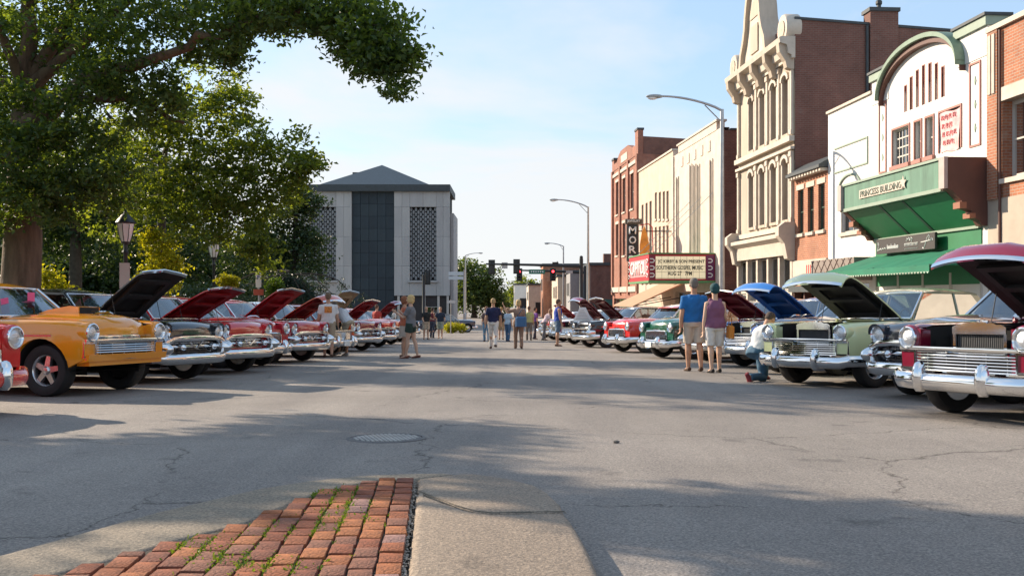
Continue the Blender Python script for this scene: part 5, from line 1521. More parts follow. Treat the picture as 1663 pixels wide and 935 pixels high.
def m_scoop():
    b = MB(); b.prism([(.25,.035),(.95,.035),(.95,.14),(.80,.155),(.45,.10)], -.22, .22); return b.mesh('hood_scoop', M['white'], 40)
def m_scoop_mouth():
    b = MB(); b.box(.951, .955, -.20, .20, .05, .135); return b.mesh('scoop_mouth', M['dark'])
def m_tail(): 
    b = MB(); b.lathe([(.07,0),(.07,-.04),(.04,-.07),(0,-.075)], 12, 'X'); return b.mesh('tail_light', M['lens'], 50)
def m_plate():
    b = MB(); b.box(0,.012,-.15,.15,-.07,.07); return b.mesh('licence_plate', M['white'])
def m_wedge():
    b = MB(); b.box(2.18, 2.37, -.78, .78, .38, .50); b.prism([(2.15,.40),(2.40,.44),(2.42,.53),(2.15,.53)], -.84, .84); return b.mesh('front_pan', M['white'], 40)
def m_vis():
    b = MB(); rows = []
    for k in range(13):
        t = -1+2*k/12; p = WST(t); rows.append([(p[0]-.03,p[1],p[2]+.02),(p[0]+.17,p[1]*1.02,p[2]-.035),(p[0]+.17,p[1]*1.02,p[2]-.043),(p[0]-.03,p[1],p[2]+.010)])
    b.grid(rows); return b.mesh('sun_visor', M['white'], 50)
def paint(name, col, rough=.22, flake=0.0): return pmat(name, col, rough, flake, coat=1.0)
PT = dict(orange=paint('orange_paint', (.78,.29,.010)), black=paint('black_paint', (.006,.007,.012)), red=paint('red_paint', (.60,.010,.016)),
    crimson=paint('crimson_paint', (.46,.007,.020)), darkred=paint('dark_red_paint', (.24,.006,.016)), maroon=paint('maroon_paint', (.20,.005,.028), .2, .15), lime=paint('pale_lime_paint', (.70,.75,.41)),
    khaki=paint('khaki_roof_paint', (.30,.31,.20)), blue=paint('blue_paint', (.015,.15,.50)), navy=paint('navy_paint', (.008,.016,.05)), green=paint('green_paint', (.006,.09,.05)),
    darkgreen=paint('dark_green_paint', (.008,.028,.028)), white=paint('ivory_paint', (.76,.74,.68)), grey=paint('dark_grey_paint', (.035,.040,.055), .25, .3), tan=paint('tan_paint', (.40,.30,.17)),
    brightred=paint('bright_red_paint', (.62,.022,.018)), orangered=paint('orange_red_paint', (.62,.085,.012)), lightblue=paint('light_blue_paint', (.25,.42,.52)), silver=paint('silver_paint', (.45,.46,.47), .25, .6))
LINER = dict(black=M['dark'], dark=pmat('hood_liner_black', (.016,.016,.018), .6), red=pmat('hood_liner_red', (.26,.006,.012), .45), blue=pmat('hood_liner_blue', (.012,.075,.25), .4), maroon=pmat('hood_liner_maroon', (.12,.006,.014), .45), tan=pmat('hood_liner_tan', (.33,.25,.15), .6))
M['lamp_red'] = pmat('tail_lamp_red', (.35,.01,.01), .2, coat=1)
def car(label, px, d, head, style='57', col='red', roof=None, hood=0, liner='dark', wheels='cap', side=-1, xmid=None, lift=0.0, group=None, bumper=True, visor=False, scoop=False, quad=False, hoodcol=None, interior=None, fat=1.0, trim=True, lensd=0.0, pbump=False):
    """px/d: where the middle of the headlights stands; head: turn of the nose towards the camera in degrees"""
    th = rad(head)
    fwd = Vector((-side*-1*math.cos(th), -math.sin(th))) if side < 0 else Vector((-math.cos(th), -math.sin(th)))
    if side < 0: fwd = Vector((math.cos(th), -math.sin(th)))
    hx, hy = (px-831.5)/F*d, d
    c = Vector((hx, hy)) - fwd*2.25
    rz = math.atan2(fwd.y, fwd.x)
    o = thing('parked_car', label, 'car', (c.x, c.y, gz(c.y)), rz, group)
    # lie on the sloping street
    fw3 = Vector((fwd.x, fwd.y, -SLOPE*fwd.y)).normalized(); up = Vector((0, SLOPE, 1)).normalized(); lf = up.cross(fw3).normalized()
    o.rotation_euler = Matrix((fw3, lf, up)).transposed().to_euler()
    P_, Rf = PT[col], PT[roof or col]
    L = lambda n, me, par=None, loc=None, rot=None, mats=None: link(n, me, par or o, loc, rot, mats)
    body = L('body', cached(('body', style), lambda: m_body(style)), None, (0,0,lift), None, [P_, None])
    up_ = (0,0,lift)
    hd = L('hood', cached(('hood', style), lambda: m_hood(style)), None, (.80,0,1.02+lift), (0, -rad(hood), 0), [PT[hoodcol or col], LINER[liner]])
    L('hood_lip', cached(('lip', style == '57'), lambda: m_lip(style)), hd)
    if style != '57': L('hood_ornament', cached('bird', m_bird), hd, (1.02,0,.045))
    if scoop:
        sc = L('hood_scoop', cached('scoop', m_scoop), hd, None, None, [P_]); L('scoop_mouth', cached('scoopm', m_scoop_mouth), hd)
    L('roof', cached('roof', m_roof), None, up_, None, [Rf])
    L('windscreen', cached('ws', lambda: m_glass(WSB, WST, 'windscreen')), None, up_)
    L('windscreen_surround', cached('wss', m_surround), None, up_)
    L('rear_window', cached('rw', lambda: m_glass(RWB, RWT, 'rear_window')), None, up_)
    for s in (1,-1):
        L('side_window', cached(('sw', s), lambda: m_sideglass(s)), None, up_)
        if trim: L('side_trim', cached(('st', s, style), lambda: m_sidetrim(s, style)), None, up_)
        hz = .815
        if quad:
            for q in (-.085, .085):
                h_ = L('headlight', cached('hq', m_quad), None, (2.35, s*(.70+q), hz+lift)); l_ = L('lens', cached('lens', m_lens), h_); l_.scale = (.7,.7,.7)
        else:
            h_ = L('headlight', cached(('hl', style), lambda: m_headlight(style)), None, (2.34, s*.725, hz+lift), None, [P_, None]); L('lens', cached('lens', m_lens), h_)
        L('tail_light', cached('tail', m_tail), None, (-2.73, s*.62, .66+lift), None, [M['lamp_red']])
        if bumper and style != '57': L('bumper_guard', cached('guard', m_guard), None, (XF+.19, s*.40, lift-.06))
        for a in (AX, ARX):
            w_ = L('wheel', cached(('tyre', fat), lambda: m_tyre(fat)), None, (a, s*.74, WR), (0, (a*1.7+px*.01), (0 if s > 0 else math.pi)))
            L('rim', cached(('rim', wheels), lambda: m_rim(wheels)), w_)
    if bumper: L('front_bumper', cached(('bump', style), lambda: m_bumper(style)), None, up_, None, [P_] if pbump else None)
    else: L('front_pan', cached('pan', m_wedge), None, up_, None, [P_])
    L('rear_bumper', cached('rb', m_rear_bumper), None, up_)
    L('grille', cached(('gr', style), lambda: m_grille(style)), None, (0,0,lift-.055))
    L('front_panel', cached(('nose', style), lambda: m_nose(style)), None, up_, None, [P_])
    if style == '57': L('emblem', cached('emblem', m_emblem), None, (2.425, 0, .57+lift))
    if hood:
        L('engine', cached('engine', m_engine), None, up_)
        for s in (1,-1):
            ln = 1.1*math.sin(rad(hood)*.5)*1.2
            q = L('hood_stay', cached('prop', m_prop), None, (1.35, s*.57, .96+lift), (0, -.25, 0)); tip = .55*math.tan(rad(hood)); q.scale = (1,1,max(.2, tip*1.08+.06))
        if style == '56': L('radiator', cached('rad', m_radiator), None, up_)
    for x0 in (-.25, -1.05): L('seat', cached(('seat', x0), lambda: m_seat(x0)), None, up_, None, [interior or M['dark']])
    L('dashboard', cached('dash', m_dash), None, up_, None, [P_]); L('steering_wheel', cached('swh', m_swheel), None, up_)
    if int(px) % 3 == 0 and bumper and d > 20: L('licence_plate', cached('plate', m_plate), None, (XF+.262, 0, .37+lift))
    if visor: L('sun_visor', cached('vis', m_vis), None, up_, None, [P_])
    o['h'] = 0.0
    del o['h']
    return o
ivory = pmat('ivory_seat', (.50,.46,.38), .7); redseat = pmat('red_seat', (.25,.02,.02), .6); blueseat = pmat('blue_seat', (.05,.12,.25), .6)
GL, GRT = 'cars parked nose out along the left kerb', 'cars parked nose out along the right kerb'
# left row
car('bright red car with a red painted bumper, cut off by the left edge', -78, 10.1, 14, '55', 'brightred', side=-1, group=GL, pbump=True)
car('orange car with a hood scoop and five spoke mag wheels, its hood shut', 194, 13.7, 15, '56', 'orange', side=-1, group=GL, bumper=False, scoop=True, wheels='mag', lift=.025, fat=1.2, interior=blueseat)
car('black car with its black hood raised, next behind the orange car', 302, 16.3, 17, '57', 'black', hood=39, side=-1, group=GL, interior=redseat)
car('red and chrome car with its red lined hood raised, next behind the black car', 392, 18.9, 18, '57', 'red', hood=29, liner='red', side=-1, group=GL, interior=ivory)
car('crimson car with its hood shut between two red cars with raised hoods', 428, 21.4, 18, '55', 'crimson', side=-1, group=GL, quad=False)
car('dark red car with a tall raised hood, beside the man in the printed shirt', 496, 23.9, 19, '57', 'crimson', hood=36, liner='red', side=-1, group=GL, interior=ivory)
car('orange red and white car behind the two men in white shirts', 546, 27.6, 20, '56', 'orangered', roof='white', hood=30, liner='red', side=-1, group=GL)
car('dark car with a raised tan hood, beyond the two men in white shirts', 593, 32.5, 20, '57', 'darkred', hood=48, liner='tan', hoodcol='tan', side=-1, group=GL)
car('bright red car with its hood raised in the middle of the left row', 620, 37.0, 20, '57', 'brightred', hood=36, liner='red', side=-1, group=GL, roof='white')
car('orange car with its hood shut far along the left row', 640, 41.5, 20, '55', 'orangered', side=-1, group=GL)
car('maroon car with its hood raised far along the left row', 655, 47.0, 18, '56', 'maroon', hood=40, liner='red', side=-1, group=GL)
car('black car with its hood shut at the far end of the left row', 668, 53.0, 18, '55', 'black', side=-1, group=GL)
# a second line of roofs shows between the raised hoods
car('navy blue hardtop with a pale lined windscreen, parked behind the orange car', 40, 17.4, 10, '55', 'navy', side=-1, group='cars parked behind the left row', interior=redseat)
car('dark blue car parked behind the raised red hoods', 330, 24.6, 12, '55', 'navy', side=-1, roof='silver', group='cars parked behind the left row')
# right row
car('maroon car with its hood raised over a chrome topped radiator, nearest on the right', 1578, 10.0, 22, '56', 'maroon', hood=33, side=1, group=GRT, interior=ivory)
car('dark grey car half hidden behind the maroon car', 1508, 12.5, 24, '57', 'grey', side=1, group=GRT)
car('pale lime green car with its hood raised and chrome five spoke wheels', 1313, 15.2, 30, '56', 'lime', roof='khaki', hood=31, side=1, group=GRT, wheels='mag', interior=blueseat)
car('dark blue car with its hood shut behind the lime green car', 1278, 18.4, 28, '55', 'navy', roof='lightblue', side=1, group=GRT)
car('blue car with its blue lined hood raised, beyond the lime green car', 1213, 21.0, 26, '56', 'blue', hood=34, liner='blue', side=1, group=GRT, quad=True)
car('dark maroon car with its hood raised behind the woman in the purple top', 1150, 23.8, 24, '57', 'darkred', hood=33, liner='maroon', side=1, group=GRT)
car('green car with an ivory roof beside the man in the blue shirt', 1071, 26.2, 22, '55', 'green', roof='white', side=1, group=GRT, hoodcol='green', interior=ivory)
car('bright red car with an ivory roof and its hood shut in the right row', 1006, 31.2, 22, '55', 'brightred', roof='white', side=1, group=GRT, visor=True)
car('black car with its hood raised beyond the bright red car', 950, 36.8, 20, '57', 'black', hood=40, liner='maroon', side=1, group=GRT)
car('burgundy car with its hood raised far along the right row', 925, 41.5, 20, '56', 'maroon', hood=42, liner='maroon', side=1, group=GRT)
car('ivory car with its hood shut far along the right row', 908, 46.5, 20, '55', 'white', side=1, group=GRT)
car('crimson car with its hood raised near the far end of the right row', 893, 51.5, 20, '57', 'crimson', hood=40, liner='red', side=1, group=GRT)
car('dark grey car at the far end of the right row', 880, 58.0, 20, '55', 'grey', side=1, group=GRT)
# ------------------------------------------------------------------ lamps, signals, signs
def street_lamp(label, px, d, h, arm, side=-1, ground=None, s=1.0):
    p = at(px, d); 
    o = thing('street_lamp', label, 'street lamp', p, 0, 'tall street lamps with curved arms')
    b = MB(); b.lathe([(.20*s,0),(.20*s,.9),(.13*s,1.0),(.125*s,1.05)], 14); b.build('base', M['steel'], o, smooth=40)
    b = MB(); b.tube([(0,0,.9),(0,0,h*.5),(0,0,h)], [.115*s,.095*s,.07*s], 12); b.build('pole', M['steel'], o, smooth=60)
    b = MB(); pts = [(side*arm*t, 0, h-.05+(.55 if arm > 2 else .35)*math.sin(t*math.pi/2)**.8) for t in [k/9 for k in range(10)]]
    b.tube(pts, [.05*s]*3+[.045*s]*4+[.04*s]*3, 8); b.tube([(0,0,h-.5),(side*arm*.28,0,h+.16)], .022*s, 6); b.build('arm', M['steel'], o, smooth=60)
    tx, tz = pts[-1][0], pts[-1][2]
    b = MB(); b.ball((tx+side*.22, 0, tz-.01), (.34*s,.13*s,.085*s), 14, 8); hd = b.build('lamp_head', pmat('lamp_head_grey', (.33,.34,.34), .5) if 'lh' not in M else M['lh'], o, smooth=60)
    b = MB(); b.ball((tx+side*.30, 0, tz-.06), (.20*s,.105*s,.085*s), 12, 6); b.build('lens', M['lamp'], hd, smooth=60)
    return o
street_lamp('tallest grey street lamp with a long curved arm, in front of the cream building', 1172.5, 38.0, 9.05, 2.35)
street_lamp('grey street lamp rising between the letter board and the traffic signal', 955, 71.0, 9.1, 2.2)
street_lamp('slim grey street lamp just past the traffic signal arm', 915, 107.0, 8.6, 1.5)
street_lamp('far grey street lamp beside the grey tower', 756, 135.0, 8.8, 1.8, side=1)
def park_lamp(label, px, d, top):
    p = at(px, d, .12); h = zpx(top, d)-p.z
    o = thing('park_lantern', label, 'lantern', p, 0, 'black park lanterns')
    b = MB(); b.lathe([(.20,0),(.20,.12),(.14,.18),(.12,.5),(.075,.62),(.06,.9),(.05,h-1.1),(.075,h-1.05),(.05,h-.98),(.05,h-.86),(.11,h-.82),(.12,h-.78)], 14); b.build('post', M['black_metal'], o, smooth=35)
    b = MB(); b.lathe([(.115,h-.78),(.17,h-.60),(.215,h-.36),(.21,h-.30)], 8); b.build('lantern_glass', pmat('frosted_glass', (.80,.78,.74), .35, coat=.5), o)
    b = MB()
    for k in range(8):
        a = 2*math.pi*k/8
        b.tube([(r*math.cos(a), r*math.sin(a), z) for r, z in ((.118,h-.78),(.174,h-.60),(.22,h-.34))], .010, 4)
    b.lathe([(.235,h-.32),(.25,h-.29),(.20,h-.22),(.11,h-.10),(.05,h-.06),(.045,h-.02),(.02,h+.03),(0,h+.09)], 16); b.build('lantern_cap', M['black_metal'], o, smooth=35)
    return o
p1 = park_lamp('nearer black post lantern with frosted glass under the big tree', 204, 25.5, 343)
p2 = park_lamp('farther black post lantern with frosted glass behind the raised black hood', 347, 36.5, 383)
b = MB(); b.box(-.13,.13,-.075,-.062,1.7,2.35); b.build('notice_board', pmat('notice_pale', (.55,.45,.40), .7), p1)
# traffic signals
sig_y = pmat('signal_dark', (.02,.024,.026), .5)
def signal_head(par, x, y, z, lit, face=-1):
    b = MB(); b.cham(x-.17, x+.17, y-.12, y+.10, z-.50, z+.50, .02); h = b.build('signal_head', sig_y, par)
    b = MB(); b.box(x-.28, x+.28, y+.101, y+.115, z-.62, z+.62); b.build('backplate', sig_y, h)
    for k in range(3):
        zc_ = z+.31-.31*k; on = lit and k == 0
        b = MB(); b.lathe([(.115,0),(.115,-.02),(.0,-.05)], 14, 'Y', (x, y+face*.12, zc_))
        b.build('signal_lens', M['red_on'] if on else M['lens_off'], h, smooth=50)
        if lit:
            rows = []
            for q in range(9):
                a = math.pi*q/8; rows.append([(x+.135*math.cos(a), y+face*.12, zc_+.135*math.sin(a)), (x+.135*math.cos(a), y+face*.34, zc_+.135*math.sin(a))])
            b = MB(); b.grid(rows); b.build('visor', sig_y, h)
    return h
M['red_on'] = pmat('lit_red_lens', (.6,.01,.01), .4, emit=(1,.03,.04), estr=5.0); M['lens_off'] = pmat('unlit_lens', (.03,.02,.02), .3)
def mast(label, px, d, xl, zarm, heads, lit, topz):
    p = at(px, d, .12); o = thing('traffic_signal', label, 'traffic signal', p, 0, 'traffic signals at the crossing')
    rel = lambda q: (q-px)/F*d
    zr = lambda y: zpx(y, d)-p.z
    b = MB(); b.lathe([(.24,0),(.24,.3),(.17,.4),(.16,zr(topz)-.3),(.13,zr(topz)),(0,zr(topz)+.06)], 14); b.build('pole', M['sigpole'], o, smooth=40)
    b = MB(); b.tube([(0,0,zr(zarm)-.1),(rel(xl)*.5,0,zr(zarm)+.02),(rel(xl),0,zr(zarm)+.10)], [.15,.115,.075], 10); b.build('mast_arm', M['sigpole'], o, smooth=60)
    for q, zz_ in heads: signal_head(o, rel(q), -.16 if lit else .16, zr(zz_), lit, -1 if lit else 1)
    return o, rel, zr
M['sigpole'] = pmat('signal_pole_dark', (.03,.034,.036), .45, .3)
o, rel, zr = mast('dark traffic signal arm seen from behind with two black heads', 944, 84, 789, 430.5, ((798.5,433.5),(839,432.5)), False, 416)
b = MB(); x = rel(819.5); b.box(x-.25, x+.25, -.03, -.01, zr(436), zr(426)); b.build('sign_back', M['steel'], o)
b = MB(); b.tube([(rel(905),0,zr(432)),(rel(905),0,zr(424))], .04, 6); b.box(rel(897), rel(907), -.1, .1, zr(428.5), zr(425.5)); b.build('camera_box', M['sigpole'], o)
o, rel, zr = mast('dark traffic signal facing the street with two red lights lit', 950, 97, 843, 440.5, ((843.5,446),(898,446)), True, 432)
gs = pmat('street_sign_green', (.01,.17,.10), .5)
b = MB(); b.cham(rel(859), rel(885), -.20, -.17, zr(445), zr(437.5), .01); sn = b.build('street_name_sign', gs, o)
b = MB()
for k in range(6): b.box(rel(862)+k*.22, rel(862)+k*.22+.13, -.206, -.201, zr(442.5), zr(440))
b.build('name_strokes', M['white'], sn)
b = MB(); b.box(rel(919), rel(930), -.20, -.17, zr(444), zr(439.5)); b.build('small_sign', M['steel'], o)
# dark signal post in front of the tower
p = at(688, 88, .12); o = thing('signal_post', 'dark post with a signal head standing in front of the grey tower', 'traffic signal', p)
b = MB(); hh = zpx(446, 88)-p.z; b.lathe([(.20,0),(.20,.3),(.14,.4),(.13,hh),(0,hh+.05)], 12); b.build('pole', M['sigpole'], o, smooth=40)
signal_head(o, .30, .2, hh-.25, False, 1)
# hanging two-line shop sign by the tower and the little sign post
p = at(741, 97, .12); o = thing('hanging_sign', 'pale two panel sign on a bracket beside the grey tower', 'sign', p)
z0, z1 = zpx(454, 97)-p.z, zpx(441.5, 97)-p.z
b = MB(); b.tube([(.75,0,0),(.75,0,z1+.2)], .07, 8); b.build('post', M['steel'], o)
for a, c in ((z0, z0+(z1-z0)*.42), (z0+(z1-z0)*.55, z1)): b = MB(); b.cham(-.75, .70, -.06, .06, a, c, .02); b.build('sign_panel', pmat('pale_sign_panel', (.55,.60,.62), .5), o)
p = at(732, 74); o = thing('one_way_sign', 'small grey sign on a thin post by the yellow bush', 'sign', p)
b = MB(); hh = zpx(490, 74)-p.z; b.tube([(0,0,0),(0,0,hh+.15)], .035, 8); b.build('post', M['steel'], o)
b = MB(); b.cham(-.30, .34, -.045, -.03, hh-.10, hh+.10, .01); b.build('sign_plate', pmat('grey_sign_plate', (.5,.5,.5), .5), o)
# small parking sign behind the topiary
p = at(420, 33, .12); o = thing('parking_sign', 'white parking sign on a post between the two clipped bushes', 'sign', p)
b = MB(); hh = zpx(443, 33)-p.z; b.tube([(0,.02,0),(0,.02,hh)], .03, 8); b.build('post', M['steel'], o)
b = MB(); b.cham(-.09, .09, -.02, 0, hh-.48, hh, .008); sp = b.build('sign_plate', M['white'], o)
link('lettering', text_mesh("P", .14, pmat('sign_blue', (.03,.08,.3), .5), .003, .08), sp, (0,-.0215,hh-.15))
b = MB(); b.cham(-.17, .17, -.02, 0, hh-.74, hh-.54, .008); b.build('lower_plate', pmat('faded_red_plate', (.5,.10,.06), .6), o)
# A-frame show board leaning in front of the black car's raised hood
p = at(946, 37.2); o = thing('show_board', 'white printed show board propped on the black car', 'sign', (p.x, p.y, p.z+.98))
b = MB(); b.prism([(-.36,0),(.36,0),(.12,.52),(-.10,.52)], 0, .03); bo = b.build('board', M['white'], o)
b = MB()
for k in range(7): b.box(-.25+k*.025, .24-k*.03, -.006, -.002, .07+k*.055, .082+k*.055)
b.build('print_line', pmat('faint_print', (.35,.33,.30), .7), bo)
o.rotation_euler = (-.2, 0, -.1)
# pink entry cards on windscreens
cp = pmat('pink_card', (.72,.12,.30), .7)
def card(label, px, y, d, rz, w=.20, h=.30, ln=.0):
    p = Vector(((px-831.5)/F*d, d, zpx(y, d)))
    o = thing('entry_card', label, 'card', p, rz, 'entry cards on the windscreens')
    b = MB(); b.add([(-w/2,0,0),(w/2,0,0),(w/2,.10,h),(-w/2,.10,h)], [(0,1,2,3)]); b.build('card', cp, o)
    return o
# a hedge in a long planter by the theatre
def box_sheet(): pass
cars = [o for o in COL.objects if o.name.startswith('parked_car')]
def card_in(c, y, z, x, label, tw=0.0):
    o = thing('entry_card', label, 'card', (0,0,0))
    bpy.context.view_layer.update()
    o.matrix_world = c.matrix_world @ Matrix.Translation((x, y, z)) @ Matrix.Rotation(tw, 4, 'X')
    b = MB(); b.box(0, .004, -.07, .07, 0, .22); b.build('sheet', cp, o)
card_in(cars[1], -.38, 1.09, .70, 'pink entry card standing low inside the orange car windscreen', .15)
card_in(cars[1], .12, 1.18, .68, 'pink entry card hung higher inside the orange car windscreen')
card_in(cars[2], .25, 1.03, .72, 'pink entry card behind the windscreen of the black car with the raised hood')
# ------------------------------------------------------------------ trees and planting
def leaf_object(name, cl, mat, parent=None, size=.13, seed=1, twig=.32, per=14, up=.35, kind='stuff', aspect=.55, core=.0):
    """leaves in many small sprays; cl: list of (centre, radii, number of leaves). One mesh of four-cornered leaves."""
    rs = np.random.RandomState(seed)
    P = []
    for c, r, n in cl:
        nt_ = max(1, int(n/per))
        d = rs.normal(size=(nt_,3)); d /= np.linalg.norm(d, axis=1)[:,None]
        # lumpy surface: the radius swings with direction so the outline is uneven
        ph = rs.uniform(0, 6.28, 6)
        lump = 1 + .16*np.sin(3*d[:,0]*2+ph[0])*np.cos(4*d[:,1]+ph[1]) + .12*np.sin(7*d[:,2]+ph[2]+3*d[:,0])
        rad_ = (core + (1-core)*rs.uniform(0,1,nt_)**.42)*lump
        tc = np.array(c)[None,:] + d*np.array(r)[None,:]*rad_[:,None]
        q = np.repeat(tc, per, axis=0) + rs.normal(size=(nt_*per,3))*np.array([twig,twig,twig*.6])[None,:]
        P.append(q)
    P = np.concatenate(P); n = len(P)
    s = size*rs.uniform(.6,1.35,n)
    nrm = rs.normal(size=(n,3)); nrm[:,2] = np.abs(nrm[:,2])+up; nrm /= np.linalg.norm(nrm,axis=1)[:,None]
    t = rs.normal(size=(n,3)); t -= nrm*(t*nrm).sum(1)[:,None]; t /= np.linalg.norm(t,axis=1)[:,None]
    w = np.cross(nrm, t)
    a = s[:,None]; fold = nrm*(s*.18)[:,None]
    V = np.stack([P-t*a*.5, P+w*a*aspect*.5+fold, P+t*a*.55, P-w*a*aspect*.5+fold], 1).reshape(-1,3)
    me = bpy.data.meshes.new(name)
    me.vertices.add(n*4); me.vertices.foreach_set('co', V.astype(np.float32).ravel())
    me.loops.add(n*4); me.loops.foreach_set('vertex_index', np.arange(n*4, dtype=np.int32))
    me.polygons.add(n); me.polygons.foreach_set('loop_start', np.arange(0,n*4,4,dtype=np.int32)); me.polygons.foreach_set('loop_total', np.full(n,4,dtype=np.int32))
    me.update(calc_edges=True)
    me.materials.append(mat)
    o = link(name, me, parent)
    if kind: o['kind'] = kind
    return o
def limb(b, p0, p1, r0, r1, seed=0, wob=.12, n=7, sag=0.0):
    r = random.Random(seed); p0, p1 = Vector(p0), Vector(p1); L = (p1-p0).length
    pts = []; 
    off = Vector((0,0,0))
    for i in range(n+1):
        t = i/n
        if 0 < i < n: off = Vector((r.uniform(-1,1), r.uniform(-1,1), r.uniform(-1,1)))*wob*L*.35
        else: off = Vector((0,0,0))
        pts.append(p0.lerp(p1, t)+off+Vector((0,0,-sag*math.sin(math.pi*t))))
    b.tube(pts, [r0+(r1-r0)*(i/n)**.8 for i in range(n+1)], 8)
    return pts
LM = dict(oak=leaf_mat('oak_leaf', (.036,.074,.036), (.090,.142,.050), .46, (3.4,2.7,.45)), oak2=leaf_mat('sunny_leaf', (.050,.090,.030), (.12,.165,.045), .52, (3.0,2.4,.45)),
    dark=leaf_mat('dark_leaf', (.026,.052,.026), (.055,.090,.038), .25), conifer=leaf_mat('conifer_needle', (.014,.034,.024), (.028,.055,.032), .15),
    yellow=leaf_mat('yellow_green_leaf', (.15,.18,.015), (.30,.30,.03), .55, (2.2,1.9,.5)), far=leaf_mat('far_leaf', (.04,.075,.025), (.085,.125,.04), .35), clip=leaf_mat('clipped_leaf', (.045,.10,.015), (.09,.16,.02), .35), gold=leaf_mat('gold_leaf', (.20,.22,.015), (.36,.34,.03), .5, (2.0,1.8,.5)))
def PD(px, y, d): return Vector(((px-831.5)/F*d, d, zpx(y, d)))
def tree(name, label, base, trunk_top, r0, r1, limbs, clumps, mat, bark, size=.14, seed=1, cat='tree', twig=.32, per=14, group=None, flare=1.35):
    base = Vector(base); o = thing(name, label, cat, base, 0, group)
    b = MB(); tt = Vector(trunk_top)-base
    pts = [Vector((0,0,-.15)), Vector((0,0,.25)), Vector((0,0,.9)), tt*.45+Vector((.08*r0,0,0)), tt]
    b.tube(pts, [r0*flare*1.25, r0*flare, r0*1.06, r0*.98, r1], 16)
    for i, (p0, p1, a, c) in enumerate(limbs): limb(b, Vector(p0)-base, Vector(p1)-base, a, c, seed*31+i, .05 if a > .15 else .12)
    tr = b.build('trunk', bark, o, smooth=60)
    cl = [(tuple(Vector(c)-base), r, n) for c, r, n in clumps]
    leaf_object('crown', cl, mat, o, size, seed, twig, per)
    return o
# --- the big street tree on the left
def B3(px, y, d): return PD(px, y, d)
d1 = 24.0
tb = at(31, d1, .10); ttop = PD(40, 150, d1+.4)
fork = PD(36, 270, d1)
tips = [PD(250,95,22.5), PD(430,25,21.0), PD(560,18,20.0), PD(635,60,19.3), PD(200,160,23), PD(300,200,24.0), PD(120,60,25), PD(-120,180,24), PD(-200,80,26), PD(60,-160,24), PD(200,-140,24), PD(340,-110,23), PD(-60,-80,22), PD(110,250,21)]
lm = [(fork, PD(-60,220,24), .22, .09), (PD(-60,220,24), tips[7], .09, .03), (PD(38,215,24.1), PD(140,130,23.6), .30, .18), (PD(140,130,23.6), tips[0], .18, .12), (tips[0], tips[1], .12, .07), (tips[1], tips[2], .07, .045), (tips[2], tips[3], .045, .02),
      (PD(140,130,23.6), tips[5], .12, .04), (ttop, tips[9], .26, .08), (ttop, tips[10], .2, .07), (ttop, tips[6], .2, .06), (PD(60,170,24.3), tips[4], .2, .06), (ttop, tips[11], .18, .05), (ttop, tips[12], .16, .05), (ttop, tips[8], .2, .06)]
CS, CN = .84, .62
def cl(px, y, d, r, n, fl=.75): 
    return (PD(px, y, d), (r*CS, r*CS, r*CS*fl), n*CN)
c1 = [cl(20,60,25.5,2.2,6000), cl(120,30,24,2.4,6500), cl(230,50,23,2.0,5200), cl(345,28,22.3,1.35,2300), cl(318,88,22.9,.55,600), cl(365,84,22,.6,800), cl(400,40,21.3,1.2,2300), cl(430,5,21.2,1.3,2300), cl(375,96,21.8,.45,420),
      cl(490,15,20.6,1.0,1900), cl(540,22,20.3,.95,1700), cl(575,70,20.0,.72,1300), cl(605,45,19.8,.95,1900), cl(632,66,19.4,.72,1400), cl(612,104,19.5,.66,1100), cl(648,108,19.3,.56,950), cl(646,142,19.2,.34,380), cl(664,90,19.3,.35,350), cl(560,-12,20.3,1.0,1300), cl(590,95,19.8,.5,500), cl(520,45,20.4,.6,700),
      cl(-30,150,25,2.1,5000), cl(100,140,26,1.8,4300), cl(195,140,23,1.5,3300), cl(262,165,23.4,1.1,2100), cl(60,225,25.8,1.5,3000), cl(-60,270,23,1.9,4200), cl(45,235,22.6,.75,1100), cl(15,165,22.8,.8,1200), cl(105,175,22.7,.65,900), cl(60,285,22.6,.8,1200), cl(-5,225,22.5,.7,900), cl(85,215,22.4,.5,500), cl(150,245,23.2,1.1,2000), cl(20,320,22.8,1.1,2100), cl(90,320,23.2,1.1,2100), cl(170,300,23.4,1.2,2300), cl(-50,350,23.4,1.2,1800),
      cl(0,-60,24,3.0,6000), cl(180,-80,24,3.0,6000), cl(340,-70,23,2.4,4500), cl(460,-70,21.5,1.6,2200)]
tree('street_tree', 'large old tree with a thick brown trunk and a limb reaching out over the street', tb, ttop, .44, .27, lm, c1, LM['oak'], M['bark'], .135, 3, twig=.15, per=30)
